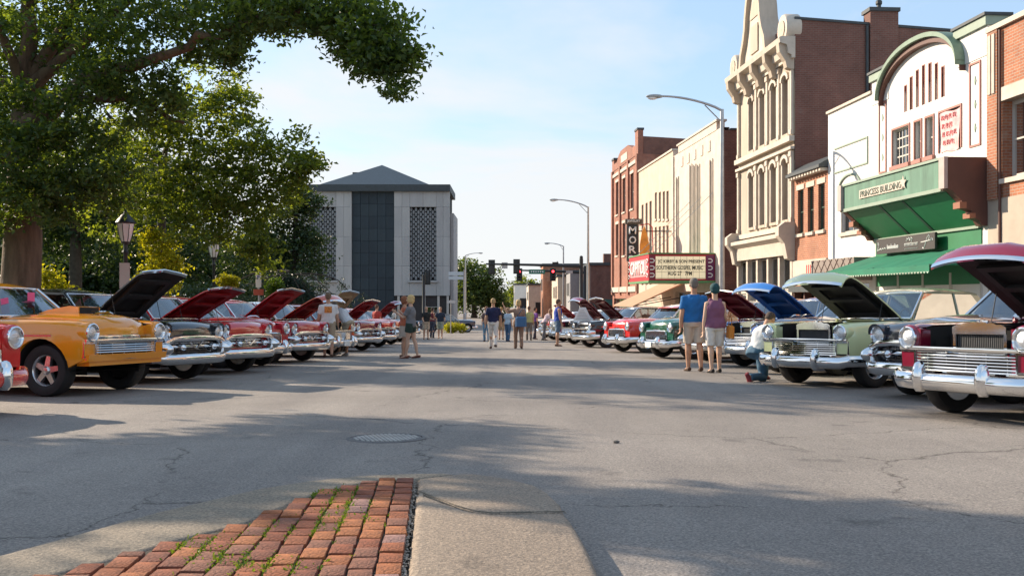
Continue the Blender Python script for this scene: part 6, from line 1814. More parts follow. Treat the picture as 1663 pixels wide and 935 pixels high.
# --- second tree behind it, catching the sun
d2 = 33.0
tb2 = at(262, d2+2, .1)
c2 = [cl(230,210,31,2.4,2856), cl(320,190,31,2.2,2584), cl(390,235,30.5,1.9,2312), cl(445,255,30,1.5,1768), cl(490,262,29.8,.95,1020), cl(510,275,29.6,.45,238), cl(350,150,31,1.7,1768), cl(375,170,31,1.0,680), cl(270,280,31,2.2,2720), cl(360,300,30.5,1.9,2244), cl(430,305,30.3,1.4,1428), cl(475,300,30,.9,680), cl(330,335,30.5,1.5,1564), cl(395,350,30.3,1.2,1156), cl(420,385,30,.8,680), cl(250,318,31,1.4,1292), cl(180,330,31.5,1.8,1768), cl(405,405,30,.6,408), cl(428,428,30,.5,306), cl(352,385,30.4,.6,340), cl(300,360,30.6,.8,544)]
tree('street_tree', 'spreading tree with yellowish sunlit leaves behind the first lantern', tb2, PD(262,270,d2+1), .17, .11,
     [(PD(262,300,d2+1), PD(300,270,31), .11, .07), (PD(300,270,31), PD(430,280,30.2), .08, .03), (PD(262,270,d2+1), PD(300,190,31), .10, .05), (PD(262,270,d2+1), PD(170,180,32), .1, .05), (PD(300,270,31), PD(400,370,30.2), .06, .02), (PD(260,320,34), PD(110,300,33), .07, .03)],
     c2, LM['oak2'], M['bark_dark'], .165, 5, twig=.18, per=28)
# --- shade trees of the park behind
tree('park_tree', 'dark tree with a slim grey trunk between the big trunk and the lanterns', at(122, 44, .1), PD(122,300,44), .27, .16, [(PD(122,330,44), PD(60,250,44), .12, .04), (PD(122,320,44), PD(200,250,44), .12, .04)],
     [cl(120,270,44,4.2,6000), cl(60,330,44,3.0,3500), cl(190,330,45,3.0,3500), cl(230,280,45,3.2,3500), cl(20,270,45,3.5,3500), cl(150,370,45,2.0,1700), cl(80,385,45,1.8,1200), cl(280,330,46,2.8,2600)], LM['dark'], M['bark_dark'], .24, 9, twig=.4)
tree('park_tree', 'dark tree deep in the park at the left edge of the picture', at(-10, 58, .1), PD(-10,330,58), .3, .2, [], [cl(-10,300,58,5,5000), cl(60,390,60,3.2,2500), cl(-60,400,58,3.0,2000)], LM['dark'], M['bark_dark'], .28, 10, twig=.5)
tree('park_tree', 'dark tree closing the park behind the lanterns', at(250, 66, .1), PD(250,330,66), .3, .2, [], [cl(250,340,66,5,5000), cl(160,385,66,3.8,3000), cl(330,380,66,4.2,3800), cl(300,440,66,2.6,1800), cl(200,440,67,2.2,1300)], LM['dark'], M['bark_dark'], .28, 11, twig=.5)
# --- evergreen in front of the tower: upright, open above; weeping boughs below
tree('magnolia_tree', 'dark evergreen tree standing against the left side of the tower', at(478, 56, .1), PD(480,300,56), .22, .06, [(PD(479,400,56), PD(440,360,56), .07, .02), (PD(480,370,56), PD(515,350,56), .06, .02)],
     [cl(495,325,56,1.05,1500), cl(475,350,56,1.5,2300), cl(500,390,56,1.2,1700), cl(460,405,56,1.7,2600), cl(430,380,56.5,1.6,2000), cl(520,330,55.5,.35,200), cl(505,430,55.5,1.3,1500), cl(440,440,56,2.0,2600), cl(400,420,57,2.2,2500), cl(475,310,56,.6,500)], LM['dark'], M['bark_dark'], .22, 12, twig=.28)
cw = []
rw = random.Random(2)
base_w = at(470, 50, .1); ow = thing('weeping_conifer', 'dark weeping conifer with hanging boughs below the evergreen', 'tree', base_w)
b = MB(); b.tube([(0,0,0),(.1,0,1.6),(0,0,3.0)], [.16,.13,.05], 8)
for i in range(26):
    a = rw.uniform(0, 6.28); L = rw.uniform(1.4, 3.5); h0 = rw.uniform(2.2, 3.4); pr = []
    for k in range(8):
        t = k/7; pr.append(Vector((math.cos(a)*L*t*1.25, math.sin(a)*L*t, h0+.8*t-2.6*t*t*rw.uniform(.85,1.1))))
    b.tube(pr, [.045-.005*k for k in range(8)], 5)
    for k in range(1, 8):
        for q in range(2):
            p = pr[k]+Vector((rw.gauss(0,.1), rw.gauss(0,.1), -.25-.2*q)); cw.append((tuple(p), (.16,.16,.42), 70))
b.build('trunk', M['bark_dark'], ow, smooth=60); leaf_object('crown', cw, LM['conifer'], ow, .15, 14, .09, 10, up=-.2, aspect=.22)
# --- shrubs
def shrub(name, label, px, y_bot, d, clumps, mat, size=.09, seed=2, twig=.12, per=12, cat='shrub', stem=True, group=None):
    base = at(px, d, .1); o = thing(name, label, cat, base, 0, group)
    if stem:
        b = MB(); r = random.Random(seed)
        for i in range(4):
            c = Vector(clumps[i % len(clumps)][0])-base; b.tube([Vector((r.uniform(-.06,.06), r.uniform(-.06,.06), 0)), c*.5+Vector((r.uniform(-.1,.1),0,0)), c], [.03,.022,.01], 6)
        b.build('stem', M['bark_dark'], o, smooth=60)
    leaf_object('foliage', [(tuple(Vector(c)-base), r, n) for c, r, n in clumps], mat, o, size, seed, twig, per)
    return o
shrub('young_tree', 'bright yellow green young tree lit by the sun behind the nearer lantern', 258, 470, 31, [cl(258,412,31,.75,1500,1.1), cl(245,385,31,.40,500), cl(280,432,31,.5,700), cl(240,448,31,.45,500), cl(270,462,31,.4,400)], LM['yellow'], .13, 21, .14)
shrub('shrub', 'yellow green bush beside the thick tree trunk', 82, 470, 27, [cl(75,448,27,.34,420), cl(90,464,27,.30,350), cl(105,470,27,.2,160)], LM['yellow'], .12, 22)
shrub('topiary_bush', 'round golden clipped bush on a stem, the left of the two clipped bushes', 371, 480, 34, [(PD(371,457,34), (.40,.40,.27), 2600)], LM['gold'], .075, 23, .035, 8)
shrub('topiary_bush', 'round green clipped bush, the right of the two clipped bushes', 447, 490, 33, [(PD(446.5,470,33), (.33,.33,.36), 2800)], LM['clip'], .07, 24, .03, 8)
shrub('shrub', 'low dark shrubs along the park edge behind the parked cars', 300, 480, 37, [cl(300,478,37,.9,900), cl(260,482,37,.7,700), cl(340,478,37,.7,700), cl(395,482,37,.8,700), cl(230,470,38,.8,600)], LM['dark'], .13, 25)
shrub('shrub', 'yellow green bush on the island in front of the far crossing', 738, 528, 78, [(at(738,78,.42), (1.0,.8,.42), 1500), (at(748,78,.36), (.55,.6,.35), 600), (at(730,78,.36), (.55,.6,.35), 600)], LM['yellow'], .12, 26, .10, stem=True)
hp = thing('planter_hedge', 'long planter box of clipped green hedge below the theatre marquee', 'hedge', (0,0,0))
hb = [Vector((5.6+.36*k, 47.5-.05*k, gz(47)+1.28)) for k in range(9)]
bq = MB(); bq.box(5.3, 8.8, 47.0, 47.9, gz(47)+.0, gz(47)+1.0); bq.build('planter_box', M['iron'], hp)
leaf_object('foliage', [(tuple(p), (.32,.42,.30), 620) for p in hb], LM['clip'], hp, .09, 27, .06, 10)
def far_tree(label, px, d, clumps, seed, mat='far', s=.5):
    base = at(px, d); top = Vector(clumps[0][0])
    return tree('far_tree', label, base, base.lerp(top, .7), .35, .2, [(base.lerp(top,.6), Vector(c[0]), .14, .05) for c in clumps[:4]], clumps, LM[mat], M['bark_dark'], s, seed, twig=.55, per=12, group='trees past the far crossing')
far_tree('large far tree just right of the grey tower', 770, 150, [cl(768,455,150,4.6,4200,.8), cl(745,448,152,3.2,2200), cl(790,470,150,3.2,2400), cl(775,482,150,4.0,2600), cl(800,485,151,2.4,1200), cl(745,480,152,3.2,1800), cl(760,440,151,1.8,700), cl(812,498,151,1.6,600)], 31)
far_tree('far sunlit tree behind the left red signal light', 852, 230, [cl(850,466,230,3.6,1800), cl(838,476,230,2.8,1200), cl(862,470,230,2.8,1200), cl(845,486,230,3.4,1400)], 32, 'oak2', .6)
far_tree('small far tree at the end of the street', 826, 280, [cl(826,484,280,3.2,1100), cl(818,490,280,2.6,800)], 33, 'far', .7)
far_tree('far tree behind the far end of the shop row', 800, 300, [cl(802,488,300,4,1200), cl(790,492,300,4,1000)], 34, 'far', .7)
# unseen tree added left of the picture, its crown shaped to shade the street
def side_tree(label, x, y, h, r, seed, n=9000):
    base = Vector((x, y, gz(y)+.1)); rr = random.Random(seed)
    cls = [((x+rr.uniform(-r,r)*.75, y+rr.uniform(-r,r)*.75, base.z+h*rr.uniform(.45,.95)), (r*.42,r*.42,r*.32), n/12) for k in range(12)]
    tree('street_tree', label, base, base+Vector((0,0,h*.6)), .32, .2, [(base+Vector((0,0,h*.45)), Vector(c[0]), .12, .04) for c in cls[:7]], cls, LM['oak'], M['bark'], .26, seed, twig=.35, per=14, group='unseen shade trees added beside the picture')

side_c = []  # leaf clumps set where their shade should fall on road and island
def shade(x, y, z, r, n): side_c.append(((x, y, z), (r, r, r*.6), n))
shade(-14.6,13.6,6.2,1.6,2600); shade(-12.6,12.6,5.4,1.2,1900); shade(-13.6,15.4,6.6,1.3,2100); shade(-16,15.5,7.0,1.6,2400); shade(-9.9,12.6,6.0,.6,900); shade(-8.8,11.0,6.0,.7,1000); shade(-14.5,11.4,6.0,1.3,2000); shade(-17,12.5,7.5,1.8,2400); shade(-12.0,14.9,5.6,.8,900); shade(-11.2,13.6,7.6,.9,1000); shade(-8.4,12.0,5.6,.6,500); shade(-13.2,17.4,6.6,1.1,1500)
tree('street_tree', 'unseen tree added left of the red car to shade the street', (-14.6, 12.8, gz(12.8)+.1), (-14.6, 12.8, 5.2), .34, .2,
     [((-14.6,12.8,4.2), c[0], .12, .04) for c in side_c], side_c, LM['oak'], M['bark'], .2, 77, twig=.2, per=24)
tree('park_tree', 'low dark tree filling the gap behind the thick trunk', at(150, 72, .1), PD(150,420,72), .25, .15, [], [cl(p_,y_,d_,4.2,5200) for p_,y_,d_ in ((90,440,72),(160,445,72),(230,450,72),(30,440,72),(120,405,73),(290,430,74),(360,440,74),(200,400,74),(420,450,74),(60,400,74))], LM['dark'], M['bark_dark'], .42, 78, twig=.5)
# --- the park goes on to the left of the picture, and a wood closes the view behind it
tree('park_tree', 'broad park tree standing well to the left of the thick trunk, outside the picture', (-34, 40, gz(40)+.1), (-34, 40, 5.5), .32, .2, [((-34,40,4.4), (-36,41,7), .14, .05), ((-34,40,4.4), (-31,39,7.5), .14, .05)],
     [((-34,40,7.5),(3.6,3.6,2.4),2600), ((-37,42,6.2),(2.6,2.6,1.8),1500), ((-31,38.5,6.6),(2.6,2.6,1.8),1500), ((-34,40,9.6),(2.4,2.4,1.6),1200)], LM['oak'], M['bark_dark'], .28, 91, twig=.3, per=20)
rw2 = random.Random(44)
wood = [((-48+rw2.uniform(-6,6)-k*4.2, 74+rw2.uniform(-8,10)+k*1.2, gz(80)+rw2.uniform(2.5,6.5)), (4.6,4.2,3.6), 1000) for k in range(22)]
leaf_object('far_wood', wood, LM['dark'], None, .6, 92, .7, 10)
# ------------------------------------------------------------------ people
SKIN = [pmat('skin_%d' % i, c, .55, var=.06, scale=6, spec=.3) for i, c in enumerate(((.52,.31,.21),(.46,.26,.17),(.60,.38,.27)))]
_cloth = {}
def cloth(col):
    if col not in _cloth: _cloth[col] = pmat('cloth_%d' % len(_cloth), col, .85, var=.10, scale=5, bump=.25, bscale=26)
    return _cloth[col]
def loft(b, secs, n=14, mi=0):
    """secs: (centre, axis right, axis fwd, half-right, half-fwd)"""
    vs = []; fs = []
    for c, r, f, a, e in secs:
        for k in range(n):
            t = 2*math.pi*k/n; vs.append(c + r*(a*math.cos(t)) + f*(e*math.sin(t)))
    for i in range(len(secs)-1):
        for k in range(n): fs.append((i*n+k, i*n+(k+1)%n, (i+1)*n+(k+1)%n, (i+1)*n+k))
    fs.append(tuple(range(n-1,-1,-1))); fs.append(tuple((len(secs)-1)*n+k for k in range(n)))
    b.add(vs, fs, mi)
label_seed = [0]
def fused(b, name, mats, parent, vox, smooth=6, wrinkle=0.0):
    """all the volumes of b run together into one continuous skin"""
    me = b.mesh(name+'_raw', mats)
    o = bpy.data.objects.new(name+'_raw', me); COL.objects.link(o)
    m = o.modifiers.new('r', 'REMESH'); m.mode = 'VOXEL'; m.voxel_size = vox; m.use_smooth_shade = True
    s = o.modifiers.new('s', 'SMOOTH'); s.factor = .5; s.iterations = smooth
    dg = bpy.context.evaluated_depsgraph_get()
    out = bpy.data.meshes.new_from_object(o.evaluated_get(dg))
    bpy.data.objects.remove(o); bpy.data.meshes.remove(me)
    out.name = name
    if wrinkle:
        n = len(out.vertices); co = np.zeros(n*3); out.vertices.foreach_get('co', co); co = co.reshape(-1,3)
        no = np.zeros(n*3); out.vertex_normals.foreach_get('vector', no); no = no.reshape(-1,3)
        x, y, z = co.T; ph = hash(label_seed[0]) % 97
        w = np.sin(17*z+9*y+4*np.sin(11*y+ph)+ph)*.5 + np.sin(31*z-19*x+13*y+3*np.sin(9*x+ph))*.35 + np.sin(47*z+41*y+ph*2)*.2
        co += no*(w*wrinkle)[:,None]; out.vertices.foreach_set('co', co.ravel()); out.update()
    out.polygons.foreach_set("use_smooth", [True]*len(out.polygons))
    if not out.materials: out.materials.append(mats)
    return link(name, out, parent)
def person(label, px, d, face, H=1.75, sex='m', lean=0, legs=((6,4),(-6,6)), arms=((4,8,12),(-4,8,14)), top=('tee',(.3,.3,.3)), bottom=('shorts',(.4,.35,.25)), hair=(.1,.07,.05), hairstyle='short', shoes=(.05,.04,.035), skin=0, girth=1.0, nod=0, look=0, vox=.014, group=None, drop=None, hands=True):
    """face: heading in degrees (0 = +x, 90 = away from the camera). legs: (hip flex, knee flex) left, right; arms: (flex, abduct, elbow)"""
    p = at(px, d); o = thing('person', label, 'person', p, rad(face), group)
    k = H/1.75; V = Vector
    L = rad(lean); up = V((math.sin(L),0,math.cos(L))); fw = V((math.cos(L),0,-math.sin(L))); lf = V((0,1,0))
    hipw = (.088 if sex == 'm' else .095)*k; shw = (.185 if sex == 'm' else .160)*k; g = girth
    feet = []; J = {}
    pel = V((0,0,0))
    for s, (hf, kf) in zip((1,-1), legs):
        a, c = rad(hf), rad(hf-kf)
        hip = pel + lf*s*hipw
        kn = hip + V((math.sin(a), s*.012, -math.cos(a)))*(.435*k)
        an = kn + V((math.sin(c), 0, -math.cos(c)))*(.425*k)
        J[s] = (hip, kn, an, c)
    low = min(J[s][2].z for s in (1,-1)) - .075*k
    if drop is not None: low = min(low, min(J[s][1].z for s in (1,-1))-.06*k)
    sh = V((0,0,-low))
    if drop is not None: sh = V((0,0,-low))
    pel = pel+sh
    for s in (1,-1): J[s] = tuple(q+sh for q in J[s][:3]) + (J[s][3],)
    nb = pel + up*(.515*k)                           # base of the neck
    hd_up = V((math.sin(L+rad(nod)),0,math.cos(L+rad(nod)))); 
    b = MB()
    # trunk
    T = [(-.08,.150,.105),(-.02,.172,.118),(.06,.165,.113),(.16,.150,.105),(.26,.160,.115),(.36,.175,.122),(.43,.165,.104),(.475,.118,.082),(.51,.078,.066)] if sex == 'm' else \
        [(-.08,.155,.110),(-.02,.180,.125),(.06,.170,.116),(.16,.135,.098),(.24,.140,.108),(.34,.158,.128),(.42,.145,.096),(.465,.102,.074),(.50,.068,.06)]
    def tr_secs(off=0.0, lo=-9, hi=9):
        r = []
        for t, a, e in T:
            if lo <= t <= hi:
                gg = 1+(g-1)*(1.0 if .0 < t < .3 else .55)
                r.append((pel+up*(t*k), lf, fw, a*k*gg+off, e*k*gg+off))
        return r
    loft(b, tr_secs())
    b.tube([nb-up*.05*k, nb+up*.05*k, nb+up*.11*k+hd_up*.02], [.062*k,.056*k,.055*k], 12)
    # head: skull, face, nose, ears, jaw
    hc = nb + up*.068*k + hd_up*(.110*k) + fw*.018*k
    rl = rad(look); hf_ = (V((math.cos(L+rad(nod)),0,-math.sin(L+rad(nod))))); hfw = (hf_*math.cos(rl)+lf*math.sin(rl)).normalized(); hlf = hd_up.cross(hfw)
    def HP(f, l, u): return hc + hfw*f*k + hlf*l*k + hd_up*u*k
    def ell(c, r, n=12, m_=9):
        vs, q = [], MB(); q.ball((0,0,0), r, n, m_)
        b.add([c + hfw*v[0]*k + hlf*v[1]*k + hd_up*v[2]*k for v in q.v], q.f)
    ell(HP(-.012,0,.025), (.098,.078,.092)); ell(HP(.030,0,-.035), (.062,.058,.080)); ell(HP(.055,0,-.085), (.030,.034,.026)); ell(HP(.098,0,-.022), (.020,.014,.026)); ell(HP(.078,0,.035), (.025,.052,.018)); ell(HP(.088,0,-.062), (.014,.026,.012))
    for s in (1,-1): ell(HP(-.008,s*.080,-.012), (.020,.012,.032), 8, 6)
    # legs
    for s in (1,-1):
        hip, kn, an, c = J[s]
        m1 = hip.lerp(kn,.35); m2 = kn.lerp(an,.28)-V((math.cos(c),0,math.sin(c)))*.018*k
        b.tube([hip+V((0,0,.03)), m1, hip.lerp(kn,.75), kn, m2, kn.lerp(an,.7), an], [r*k*(1+(g-1)*.4) for r in ((.088,.082,.062,.054,.058,.042,.036) if sex == 'm' else (.094,.086,.064,.052,.055,.040,.034))], 12)
        c = 0 if drop is None else c
        tf = V((math.cos(c*.6), s*.12, math.sin(c*.6)*1.0)).normalized()
        b.tube([an-tf*.05*k-V((0,0,.035*k)), an+tf*.05*k-V((0,0,.040*k)), an+tf*.15*k-V((0,0,.055*k))], [.032*k,.040*k,.026*k], 8)
        J[s] = (hip, kn, an, tf)
    # arms and hands
    A = {}
    for s, (fl, ab, el) in zip((1,-1), arms):
        shd = nb - up*.078*k + lf*s*shw
        a, bb = rad(fl), rad(ab)
        ud = V((math.sin(a)*math.cos(bb), s*math.sin(bb), -math.cos(a)*math.cos(bb)))
        a2, b2_ = rad(fl+el), rad(ab*.55)
        fd_ = V((math.sin(a2)*math.cos(b2_), s*math.sin(b2_)*.8, -math.cos(a2)*math.cos(b2_))).normalized()
        elb = shd+ud*(.29*k); wr = elb+fd_*(.255*k)
        b.tube([shd+up*.005-lf*s*.03, shd, shd.lerp(elb,.35), shd.lerp(elb,.8), elb, elb.lerp(wr,.25), elb.lerp(wr,.7), wr], [q*k*(1 if sex == 'm' else .86) for q in (.052,.060,.055,.046,.042,.046,.036,.028)], 12)
        A[s] = (shd, elb, wr, fd_)
        # palm, four curled fingers, thumb from the side of the palm
        side_ = fw if abs(fd_.dot(fw)) < .8 else up
        ac = (side_ - fd_*side_.dot(fd_)).normalized(); pn = fd_.cross(ac)*(s)
        pc = wr+fd_*.045*k
        loft(b, [(wr, ac, pn, .024*k, .019*k), (wr+fd_*.03*k, ac, pn, .036*k, .018*k), (wr+fd_*.08*k, ac, pn, .040*k, .014*k), (wr+fd_*.092*k, ac, pn, .036*k, .010*k)], 10)
        if hands:
            for i, (q, ln) in enumerate(((.030,.072),(.011,.082),(-.009,.077),(-.028,.060))):
                r0 = wr+fd_*.082*k+ac*q*k; j1 = r0+(fd_*.9+pn*-.30).normalized()*ln*.5*k; j2 = j1+(fd_*.55-pn*.85).normalized()*ln*.5*k
                b.tube([r0, j1, j2], [.0095*k,.009*k,.007*k], 7)
            t0 = wr+fd_*.025*k+ac*.03*k; b.tube([t0, t0+(fd_*.6+ac*.7-pn*.2).normalized()*.035*k, t0+(fd_*.75+ac*.55-pn*.35).normalized()*.07*k], [.012*k,.0105*k,.008*k], 7)
    body = fused(b, 'body', SKIN[skin], o, vox*.8)
    # clothes -----------------------------------------------------------
    kind, colr = top[:2]
    b = MB(); off = .016
    loft(b, [(c, r, f, a+.004, e+.004) for c, r, f, a, e in tr_secs(off, -.09 if kind != 'dress' else -.1)][(0 if kind != 'dress' else 0):])
    slv = []
    if kind == 'raglan':
        for s in (1,-1):
            w = MB(); shd, elb, wr, fd_ = A[s]; w.tube([shd-lf*s*.06+up*.02, shd, shd.lerp(elb,.5), elb, elb.lerp(wr,.5), wr], [.066*k,.073*k,.066*k,.058*k,.050*k,.044*k], 12); slv.append(w)
    if kind in ('tee', 'long', 'dress'):
        b.ball(tuple(nb-up*.065*k), (.05,.13*k,.05), 10, 6)
        for s in (1,-1):
            shd, elb, wr, fd_ = A[s]
            if kind == 'tee':
                e_ = shd.lerp(elb,.72); b.tube([shd-lf*s*.05, shd, shd.lerp(e_,.5), e_], [.066*k,.072*k,.070*k,.069*k], 12)
            else: b.tube([shd-lf*s*.05, shd, shd.lerp(elb,.5), elb, elb.lerp(wr,.5), wr], [.064*k,.068*k,.060*k,.052*k,.046*k,.040*k], 12)
    else:
        for s in (1,-1): b.tube([nb-up*.12*k+lf*s*shw*.72, nb+up*.005+lf*s*.085*k, nb-up*.0+lf*s*.06*k], [.055*k,.036*k,.03*k], 10)
    label_seed[0] += 1
    fused(b, 'shirt' if kind != 'tank' else 'sleeveless_top', cloth(colr), o, vox, 3, .008)
    for w in slv: fused(w, 'sleeve', cloth(top[2]), o, vox, 3)
    kind, colr = bottom
    b = MB()
    secs = [(pel+up*t*k, lf, fw, a*k*(1+(g-1)*.6)+off+.004, e*k*(1+(g-1)*.6)+off+.004) for t, a, e in ((-.09,.15,.11),(-.03,.172,.12),(.03,.168,.115),(.07,.162,.112))]
    loft(b, secs)
    if kind == 'skirt':
        mid = (J[1][1]+J[-1][1])*.5
        loft(b, [(pel, lf, V((1,0,0)), .19*k, .14*k), (pel.lerp(mid,.5), lf, V((1,0,0)), .21*k, .16*k), (pel.lerp(mid,.8), lf, V((1,0,0)), .215*k, .17*k)])
    else:
        for s in (1,-1):
            hip, kn, an, _ = J[s]
            if kind == 'shorts': e_ = hip.lerp(kn,.93); b.tube([hip+V((0,0,.03)), hip.lerp(e_,.4), hip.lerp(e_,.8), e_], [.110*k*g**.5,.108*k,.099*k,.098*k], 14)
            elif kind == 'short_shorts': e_ = hip.lerp(kn,.50); b.tube([hip+V((0,0,.03)), hip.lerp(e_,.5), e_], [.115*k,.112*k,.108*k], 14)
            else: b.tube([hip+V((0,0,.03)), hip.lerp(kn,.4), hip.lerp(kn,.8), kn, kn.lerp(an,.5), an-V((0,0,.02))], [.108*k,.098*k,.080*k,.074*k,.066*k,.062*k], 14)
    fused(b, {'shorts':'shorts','short_shorts':'shorts','pants':'trousers','skirt':'skirt'}[kind], cloth(colr), o, vox, 3, .007)
    for s in (1,-1):
        hip, kn, an, tf = J[s]; dn = V((0,0,-1)); sd_ = V((0,0,1)).cross(tf).normalized()
        upv = tf.cross(sd_)
        if upv.z < 0 and drop is None: upv = -upv
        b = MB()
        sc = [(-.085,.030,.012,.052),(-.07,.040,.0,.045),(0,.044,-.002,.048),(.08,.050,-.022,.034),(.15,.046,-.03,.026),(.185,.028,-.036,.018)]
        loft(b, [(an+tf*t*k+upv*(zq-.035)*k, sd_, upv, a*k, e*k*.82) for t, a, zq, e in sc], 10)
        fused(b, 'shoe', cloth(shoes), o, vox*.8, 2)
    # hair
    q = MB()
    def hell(c, r): 
        w = MB(); w.ball((0,0,0), r, 14, 10); q.add([c + hfw*v[0]*k + hlf*v[1]*k + hd_up*v[2]*k for v in w.v], w.f)
    if hairstyle in ('short', 'cap', 'knit'):
        hell(HP(-.026,0,.042), (.098,.087,.090)); hell(HP(-.062,0,-.005), (.056,.072,.07))
        if hairstyle == 'knit': hell(HP(-.02,0,.05), (.112,.10,.10)); hell(HP(-.03,0,.0), (.10,.094,.07))
        if hairstyle == 'cap': loft(q, [(HP(.08,0,.055), hlf, hfw, .07*k, .09*k), (HP(.085,0,.062), hlf, hfw, .07*k, .09*k)])
    elif hairstyle == 'bob':
        hell(HP(-.026,0,.042), (.108,.096,.094)); hell(HP(-.05,0,-.03), (.075,.096,.10)); hell(HP(.0,.07,-.02), (.06,.03,.085)); hell(HP(.0,-.07,-.02), (.06,.03,.085))
    elif hairstyle == 'long':
        hell(HP(-.026,0,.042), (.108,.094,.094)); hell(HP(-.06,0,-.06), (.07,.092,.16)); hell(HP(-.07,0,-.16), (.055,.08,.12))
    if hairstyle != 'bald': fused(q, 'hair' if hairstyle not in ('cap','knit') else 'hat', cloth(hair), o, vox*.8, 4)
    e = MB()
    for s in (1,-1): e.ball(tuple(HP(.079,s*.032,.012)), .011*k, 8, 6)
    e.build('eyes', M['black_metal'], o, smooth=60)
    return o, dict(J=J, A=A, pel=pel, nb=nb, fw=fw, lf=lf, up=up, k=k)
AW = 90+3
# the two nearest
o, q = person('man in a blue tee shirt and khaki shorts walking away beside the woman in purple', 1127, 19.6, 92, 1.84, legs=((10,12),(-7,10)), arms=((-6,9,16),(2,9,10)), top=('tee',(.010,.13,.36)), bottom=('shorts',(.46,.40,.33)), hair=(.16,.14,.12), shoes=(.07,.035,.02), skin=1, girth=1.24, vox=.012)
o, q = person('woman in a purple sleeveless top and white shorts with a dark teal head scarf', 1161, 19.1, 95, 1.70, 'f', legs=((-5,6),(8,12)), arms=((-2,10,6),(4,12,30)), top=('tank',(.20,.075,.14)), bottom=('shorts',(.62,.59,.56)), hair=(.012,.060,.070), hairstyle='knit', shoes=(.02,.015,.015), skin=2, girth=1.2, vox=.012)
ob = thing('handbag', 'orange bag carried at the side of the woman in purple', 'bag', at(1186, 19.0, .66), rad(95))
b = MB(); b.cham(-.13,.13,-.05,.05,0,.25,.03); b.build('bag_body', cloth((.55,.20,.03)), ob); b = MB(); b.tube([(-.09,0,.25),(-.07,0,.38),(0,0,.44),(.07,0,.38),(.09,0,.25)], .009, 6); b.build('bag_strap', cloth((.30,.11,.02)), ob)
# kneeling by the lime car
person('person in a blue and white shirt and jeans kneeling by the lime green car', 1229, 16.5, 44, 1.70, lean=34, nod=14, legs=((92,96),(8,104)), arms=((62,6,20),(50,8,40)), top=('raglan',(.62,.62,.62),(.02,.07,.26)), bottom=('pants',(.05,.12,.19)), hair=(.06,.04,.03), hairstyle='cap', shoes=(.22,.03,.04), skin=1, drop=1, vox=.013)
ob = [x for x in COL.objects if x.name.startswith('person')][-1]
# pair on the left of the street
person('blonde woman in a grey top and dark green shorts standing with arms folded', 667, 26.3, 168, 1.68, 'f', legs=((8,2),(-9,4)), arms=((30,4,95),(25,4,100)), top=('tee',(.17,.17,.18)), bottom=('short_shorts',(.022,.045,.035)), hair=(.62,.44,.20), hairstyle='bob', shoes=(.16,.05,.03), skin=2, vox=.013)
person('woman in an orange top and pale skirt just behind the blonde woman', 657, 27.0, 15, 1.66, 'f', legs=((3,2),(-4,2)), arms=((10,6,40),(6,6,30)), top=('tee',(.50,.15,.08)), bottom=('skirt',(.55,.48,.40)), hair=(.25,.10,.05), hairstyle='bob', shoes=(.12,.06,.04), skin=0)
# the two men in white
o, q = person('man in a white tee shirt with an orange print on the back and tan shorts', 533, 27.0, 100, 1.76, legs=((5,2),(-8,8)), arms=((6,12,20),(4,10,25)), top=('tee',(.70,.69,.67)), bottom=('shorts',(.36,.29,.20)), hair=(.16,.11,.07), shoes=(.09,.05,.035), skin=0, girth=1.12)
k = q['k']; b = MB(); rows = []
for i in range(6): rows.append([tuple(q['pel']+q['up']*(.27+.034*i)*k + q['lf']*(.10*(j-2)/2)*k - q['fw']*(.157-.02*((j-2)/2)**2-.012*max(0,i-3))*k) for j in range(5)])
b.grid(rows); b.build('shirt_print', pmat('orange_print', (.60,.22,.05), .8, var=.5, scale=22), o, smooth=60, fixn=False)
person('man in a white tee shirt and khaki shorts bending over an open engine bay', 566, 28.2, 150, 1.76, lean=42, nod=18, legs=((24,10),(16,12)), arms=((62,8,12),(48,8,20)), top=('tee',(.60,.63,.66)), bottom=('shorts',(.40,.34,.25)), hair=(.20,.15,.10), shoes=(.65,.63,.60), skin=0, girth=1.10)
# walkers in the middle
person('blond man in a navy tee shirt and white trousers walking away', 801, 35.3, 88, 1.80, legs=((16,14),(-10,26)), arms=((-10,12,12),(10,12,14)), top=('tee',(.014,.018,.065)), bottom=('pants',(.72,.68,.63)), hair=(.40,.28,.14), shoes=(.10,.06,.05), skin=0, girth=1.06)
o, q = person('blonde woman in brown trousers and top with a raised arm, walking away', 842, 35.3, 92, 1.74, 'f', legs=((8,6),(-4,10)), arms=((62,58,118),(-2,10,10)), top=('tee',(.30,.19,.14)), bottom=('pants',(.27,.17,.12)), hair=(.52,.37,.18), hairstyle='bob', shoes=(.10,.05,.03), skin=2)
ob = thing('shoulder_bag', 'blue denim shoulder bag at the hip of the blonde woman in brown', 'bag', at(846, 35.15, .78), rad(92))
b = MB(); b.cham(-.09,.09,-.20,.20,0,.36,.05); b.build('bag_body', cloth((.06,.15,.30)), ob); b = MB(); b.tube([(0,-.17,.34),(0,-.16,.55),(0,-.10,.72),(0,.0,.55),(0,.15,.34)], .012, 6); b.build('bag_strap', cloth((.05,.11,.2)), ob)
person('man in a blue sleeveless shirt and jean shorts looking at the black car', 906, 38.6, 12, 1.82, legs=((2,2),(-3,2)), arms=((0,8,8),(4,8,10)), top=('tank',(.015,.06,.36)), bottom=('shorts',(.10,.16,.24)), hair=(.10,.06,.04), shoes=(.16,.09,.06), skin=1, girth=1.12, nod=8)
person('man in a black tee shirt and khaki shorts standing behind the left row', 692, 52.0, 300, 1.74, legs=((3,2),(-3,2)), arms=((14,8,70),(10,8,40)), top=('tee',(.014,.016,.016)), bottom=('shorts',(.45,.37,.28)), hair=(.30,.22,.15), shoes=(.02,.02,.02), skin=0, girth=1.12, vox=.018)
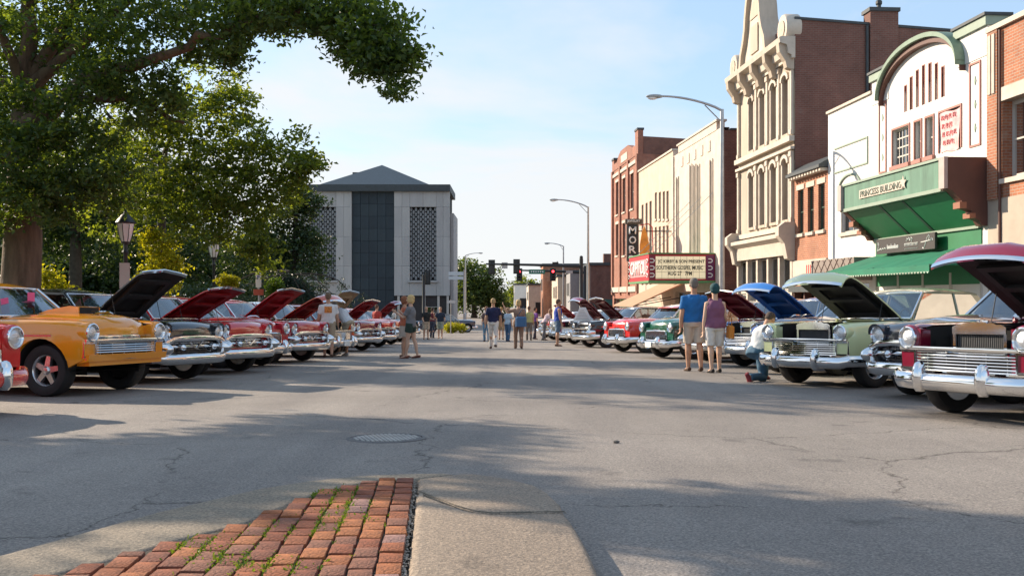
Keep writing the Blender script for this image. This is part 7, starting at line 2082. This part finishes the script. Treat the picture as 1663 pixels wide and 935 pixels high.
person('man in a dark navy tee shirt and grey green shorts with a bent arm', 715, 55.0, 270, 1.76, legs=((12,16),(-6,6)), arms=((10,12,60),(30,20,110)), top=('tee',(.018,.03,.055)), bottom=('shorts',(.30,.33,.27)), hair=(.35,.22,.14), shoes=(.02,.02,.025), skin=0, girth=1.15, vox=.018)
person('person in a maroon shirt and dark jeans behind the man in black', 702, 56.5, 80, 1.72, arms=((4,8,10),(6,8,10)), top=('tee',(.13,.02,.03)), bottom=('pants',(.04,.05,.08)), hair=(.05,.03,.02), shoes=(.03,.03,.03), skin=1, vox=.018)
person('person in a dark tee shirt and jeans left of the man in white trousers', 790, 47.0, 95, 1.66, 'f', top=('tee',(.10,.07,.07)), bottom=('pants',(.10,.22,.34)), hair=(.20,.10,.06), hairstyle='long', shoes=(.10,.04,.03), skin=0, vox=.018)
person('person in a light blue shirt and jeans between the two walkers', 825, 47.5, 60, 1.62, 'f', top=('tee',(.40,.52,.62)), bottom=('pants',(.06,.13,.24)), hair=(.32,.20,.12), hairstyle='bob', shoes=(.08,.08,.12), skin=0, vox=.018)
person('person in a black tee shirt and tan shorts behind the walkers', 814, 52.0, 88, 1.70, top=('tee',(.02,.02,.02)), bottom=('shorts',(.34,.24,.14)), hair=(.45,.28,.12), shoes=(.06,.04,.03), skin=0, vox=.018)
person('person in a pale yellow green shirt and dark trousers among the far cars', 859, 50.0, 90, 1.72, top=('tee',(.40,.38,.16)), bottom=('pants',(.16,.13,.11)), hair=(.12,.07,.05), shoes=(.05,.04,.03), skin=1, girth=1.2, vox=.018)
person('person in a purple shirt among the far cars', 869, 53.0, 30, 1.70, top=('tee',(.16,.05,.26)), bottom=('pants',(.05,.05,.07)), hair=(.10,.06,.04), shoes=(.03,.03,.03), skin=0, vox=.018)
person('person in a pale pink shirt bending over a far car', 884, 50.0, 20, 1.68, 'f', lean=30, top=('tee',(.55,.42,.45)), bottom=('pants',(.12,.12,.14)), hair=(.30,.16,.10), hairstyle='bob', shoes=(.05,.05,.05), skin=2, vox=.018)
person('person in a red shirt standing far along the left row', 612, 46.0, 60, 1.74, top=('tee',(.42,.05,.04)), bottom=('shorts',(.30,.28,.25)), hair=(.10,.06,.04), shoes=(.05,.05,.05), skin=0, vox=.018)
person('person in a white shirt by the far end of the left row', 640, 58.0, 200, 1.74, top=('tee',(.62,.60,.58)), bottom=('shorts',(.10,.12,.16)), hair=(.06,.05,.04), shoes=(.05,.05,.05), skin=1, vox=.018)
# dark car crossing beyond the island
car('dark blue car waiting at the far crossing behind the yellow bush', 768, 84, -8, '56', 'navy', side=-1)
